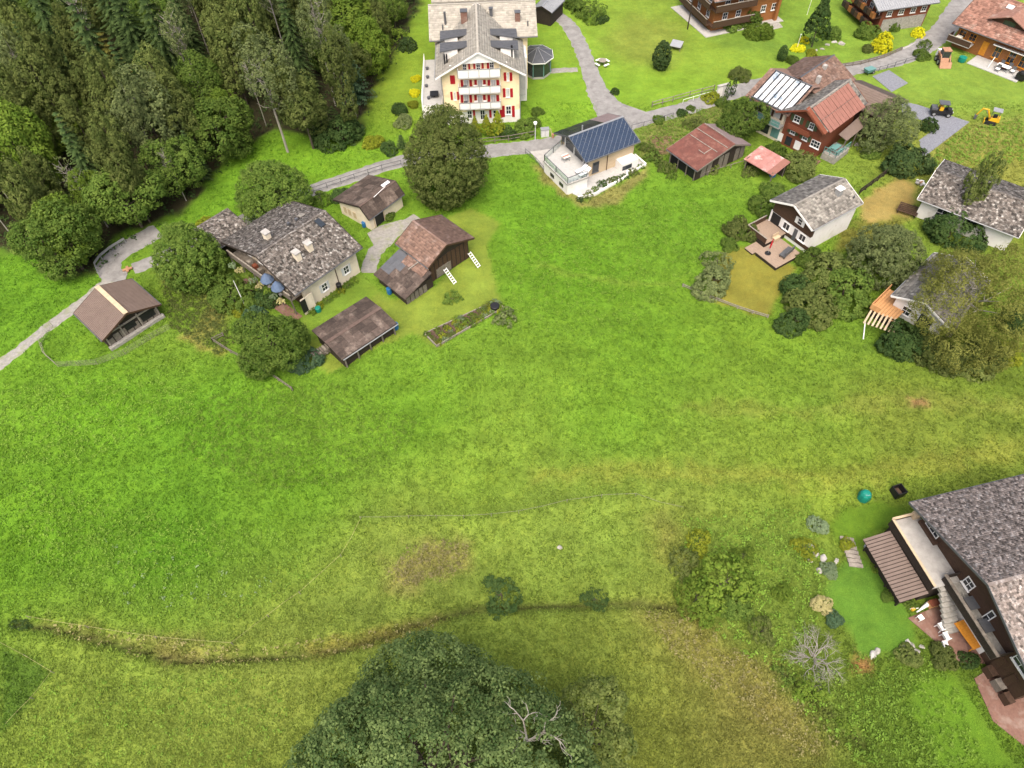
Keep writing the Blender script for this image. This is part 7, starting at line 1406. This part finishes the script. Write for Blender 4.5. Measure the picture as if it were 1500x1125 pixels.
MB().box(-.2, 0, 1.0, .5, 1.0, .5).build('seat', 'yellow_metal', q); MB().box(-1.05, 0, .98, .75, 1.1, .25).build('cargo_bed', 'slate_metal', q)
for y in (-.38, .38): MB().box(1.46, y, .72, .04, .2, .12).build('headlight', 'lamp_globe', q)
p = P(1450, 180); q = thing('mini_excavator', 'yellow mini excavator with grey canopy on the rough grass', 'excavator', (p[0], p[1], 0), math.radians(150))
for y in (-.5, .5): 
    tr_ = MB().hexa([(-.75, y - .15, 0), (.75, y - .15, 0), (.75, y + .15, 0), (-.75, y + .15, 0), (-.6, y - .15, .4), (.6, y - .15, .4), (.6, y + .15, .4), (-.6, y + .15, .4)]).build('track', 'rubber', q)
MB().lathe((-.15, 0, .4), [(.45, 0), (.45, .12)], 12).build('turntable', 'slate_metal', q); MB().hexa([(-.95, -.5, .52), (.4, -.5, .52), (.4, .5, .52), (-.95, .5, .52), (-.85, -.45, 1.05), (.2, -.45, .85), (.2, .45, .85), (-.85, .45, 1.05)]).build('body', 'yellow_metal', q)
for (x, y) in ((-.6, -.42), (-.6, .42), (.3, -.42), (.3, .42)): MB().bar((x, y, .9), (x, y, 1.95), .05, .05).build('canopy_post', 'slate_metal', q)
MB().box(-.15, 0, 1.98, 1.2, 1.05, .08).build('canopy', 'zinc', q); MB().box(-.2, 0, 1.05, .5, .5, .4).build('seat', 'black_plastic', q)
MB().tube([(.4, 0, .75), (1.0, 0, 1.75), (1.7, 0, 1.75)], [.14, .13, .1], 6).build('boom', 'yellow_metal', q); MB().tube([(1.65, 0, 1.8), (2.05, 0, .7)], [.1, .08], 6).build('dipper_arm', 'yellow_metal', q); MB().tube([(.6, 0, .9), (1.15, 0, 1.6)], .05, 6).build('hydraulic_ram', 'zinc', q)
MB().hexa([(1.9, -.25, .2), (2.2, -.25, .15), (2.2, .25, .15), (1.9, .25, .2), (1.9, -.25, .7), (2.25, -.25, .6), (2.25, .25, .6), (1.9, .25, .7)]).build('bucket', 'slate_metal', q); MB().box(.85, 0, .22, .08, 1.2, .35).build('blade', 'yellow_metal', q)
p = P(1379, 92); q = thing('skid_loader', 'orange and grey compact loader parked beside the tiled chalet', 'loader', (p[0], p[1], 0), math.radians(-95))
for (x, y) in ((-.55, -.75), (.55, -.75), (-.55, .75), (.55, .75)): wheel(q, x, y, .42, .3)
MB().hexa([(-1.0, -.6, .35), (.9, -.6, .35), (.9, .6, .35), (-1.0, .6, .35), (-1.1, -.6, 1.2), (.5, -.6, 1.0), (.5, .6, 1.0), (-1.1, .6, 1.2)]).build('body', 'orange_metal', q); MB().box(-.1, 0, 1.5, 1.1, 1.1, 1.0).build('cab', 'slate_metal', q); MB().box(-.1, 0, 2.04, 1.25, 1.2, .1).build('cab_roof', 'orange_metal', q); MB().box(.47, 0, 1.5, .04, .95, .8).build('windscreen', 'glass', q)
for y in (-.68, .68): MB().tube([(-1.0, y, 1.3), (.3, y, 1.35), (1.25, y, .5)], .09, 6).build('lift_arm', 'orange_metal', q)
MB().hexa([(1.2, -.85, .1), (1.8, -.85, .05), (1.8, .85, .05), (1.2, .85, .1), (1.2, -.85, .75), (1.35, -.85, .75), (1.35, .85, .75), (1.2, .85, .75)]).build('bucket', 'orange_metal', q); MB().box(-1.35, 0, .95, .5, 1.3, 1.0).build('engine_cover', 'white_plastic', q)
p = P(1272, 108); q = thing('green_barrow', 'green wheeled garden cart at the edge of the gravel lot', 'cart', (p[0], p[1], .05), math.radians(25)); MB().hexa([(-.7, -.4, .35), (.6, -.4, .35), (.6, .4, .35), (-.7, .4, .35), (-.85, -.5, .85), (.75, -.5, .8), (.75, .5, .8), (-.85, .5, .85)]).build('tray', 'teal_paint', q); wheel(q, .45, -.42, .26, .1); wheel(q, .45, .42, .26, .1)
for y in (-.35, .35): MB().tube([(-.5, y, .4), (-1.5, y, .75)], .03, 6).build('handle', 'black_plastic', q); MB().bar((-.5, y, .4), (-.5, y, 0), .05, .05).build('leg', 'black_plastic', q)
p = P(490, 1) if False else P(184, 396); q = thing('lane_marker', 'orange road work marker lying at the lane junction', 'marker', (p[0] + .3, p[1], .1), .4); MB().box(0, 0, .1, 1.1, .35, .12).build('board', 'orange_metal', q); MB().box(0, 0, .12, .3, 1.0, .1).build('cross_board', 'orange_metal', q)
# firewood stack by the low shed
p = P(472, 519); q = thing('wood_pile', 'stacked firewood at the corner of the low shed', 'wood pile', (p[0], p[1], 0), math.radians(42))
for i in range(6):
    for j in range(3): MB().tube([(-.9 + .34 * i + .15 * (j % 2), -.4, .15 + .26 * j), (-.9 + .34 * i + .15 * (j % 2), .4, .15 + .26 * j)], .14, 7).build('log', 'grey_wood' if (i + j) % 2 else 'old_planks', q)
p = P(1360, 275); q = thing('timber_ramp', 'weathered brown slatted ramp beside the bungalow', 'ramp', (P(1328, 312)[0], P(1328, 312)[1], 0), math.radians(-35))
for k in range(6): MB().box(0, -.6 + .25 * k, .45 + .06 * k, 2.4, .2, .06).build('slat', 'brown_wood', q)
for x in (-1, 1): MB().box(x, 0, .25, .12, 1.3, .5).build('bearer', 'dark_wood', q)
p = P(1348, 270); q = thing('debris_heap', 'small heap of pale rubble and orange tape by the dry lawn', 'heap', (p[0], p[1], 0))
for k in range(9): MB().box(random.uniform(-.6, .6), random.uniform(-.5, .5), .12 + .1 * (k % 3), .45, .25, .15, random.uniform(0, 3)).build('rubble_piece', ['white_plastic', 'concrete', 'orange_metal', 'stone'][k % 4], q)
grass_blades()
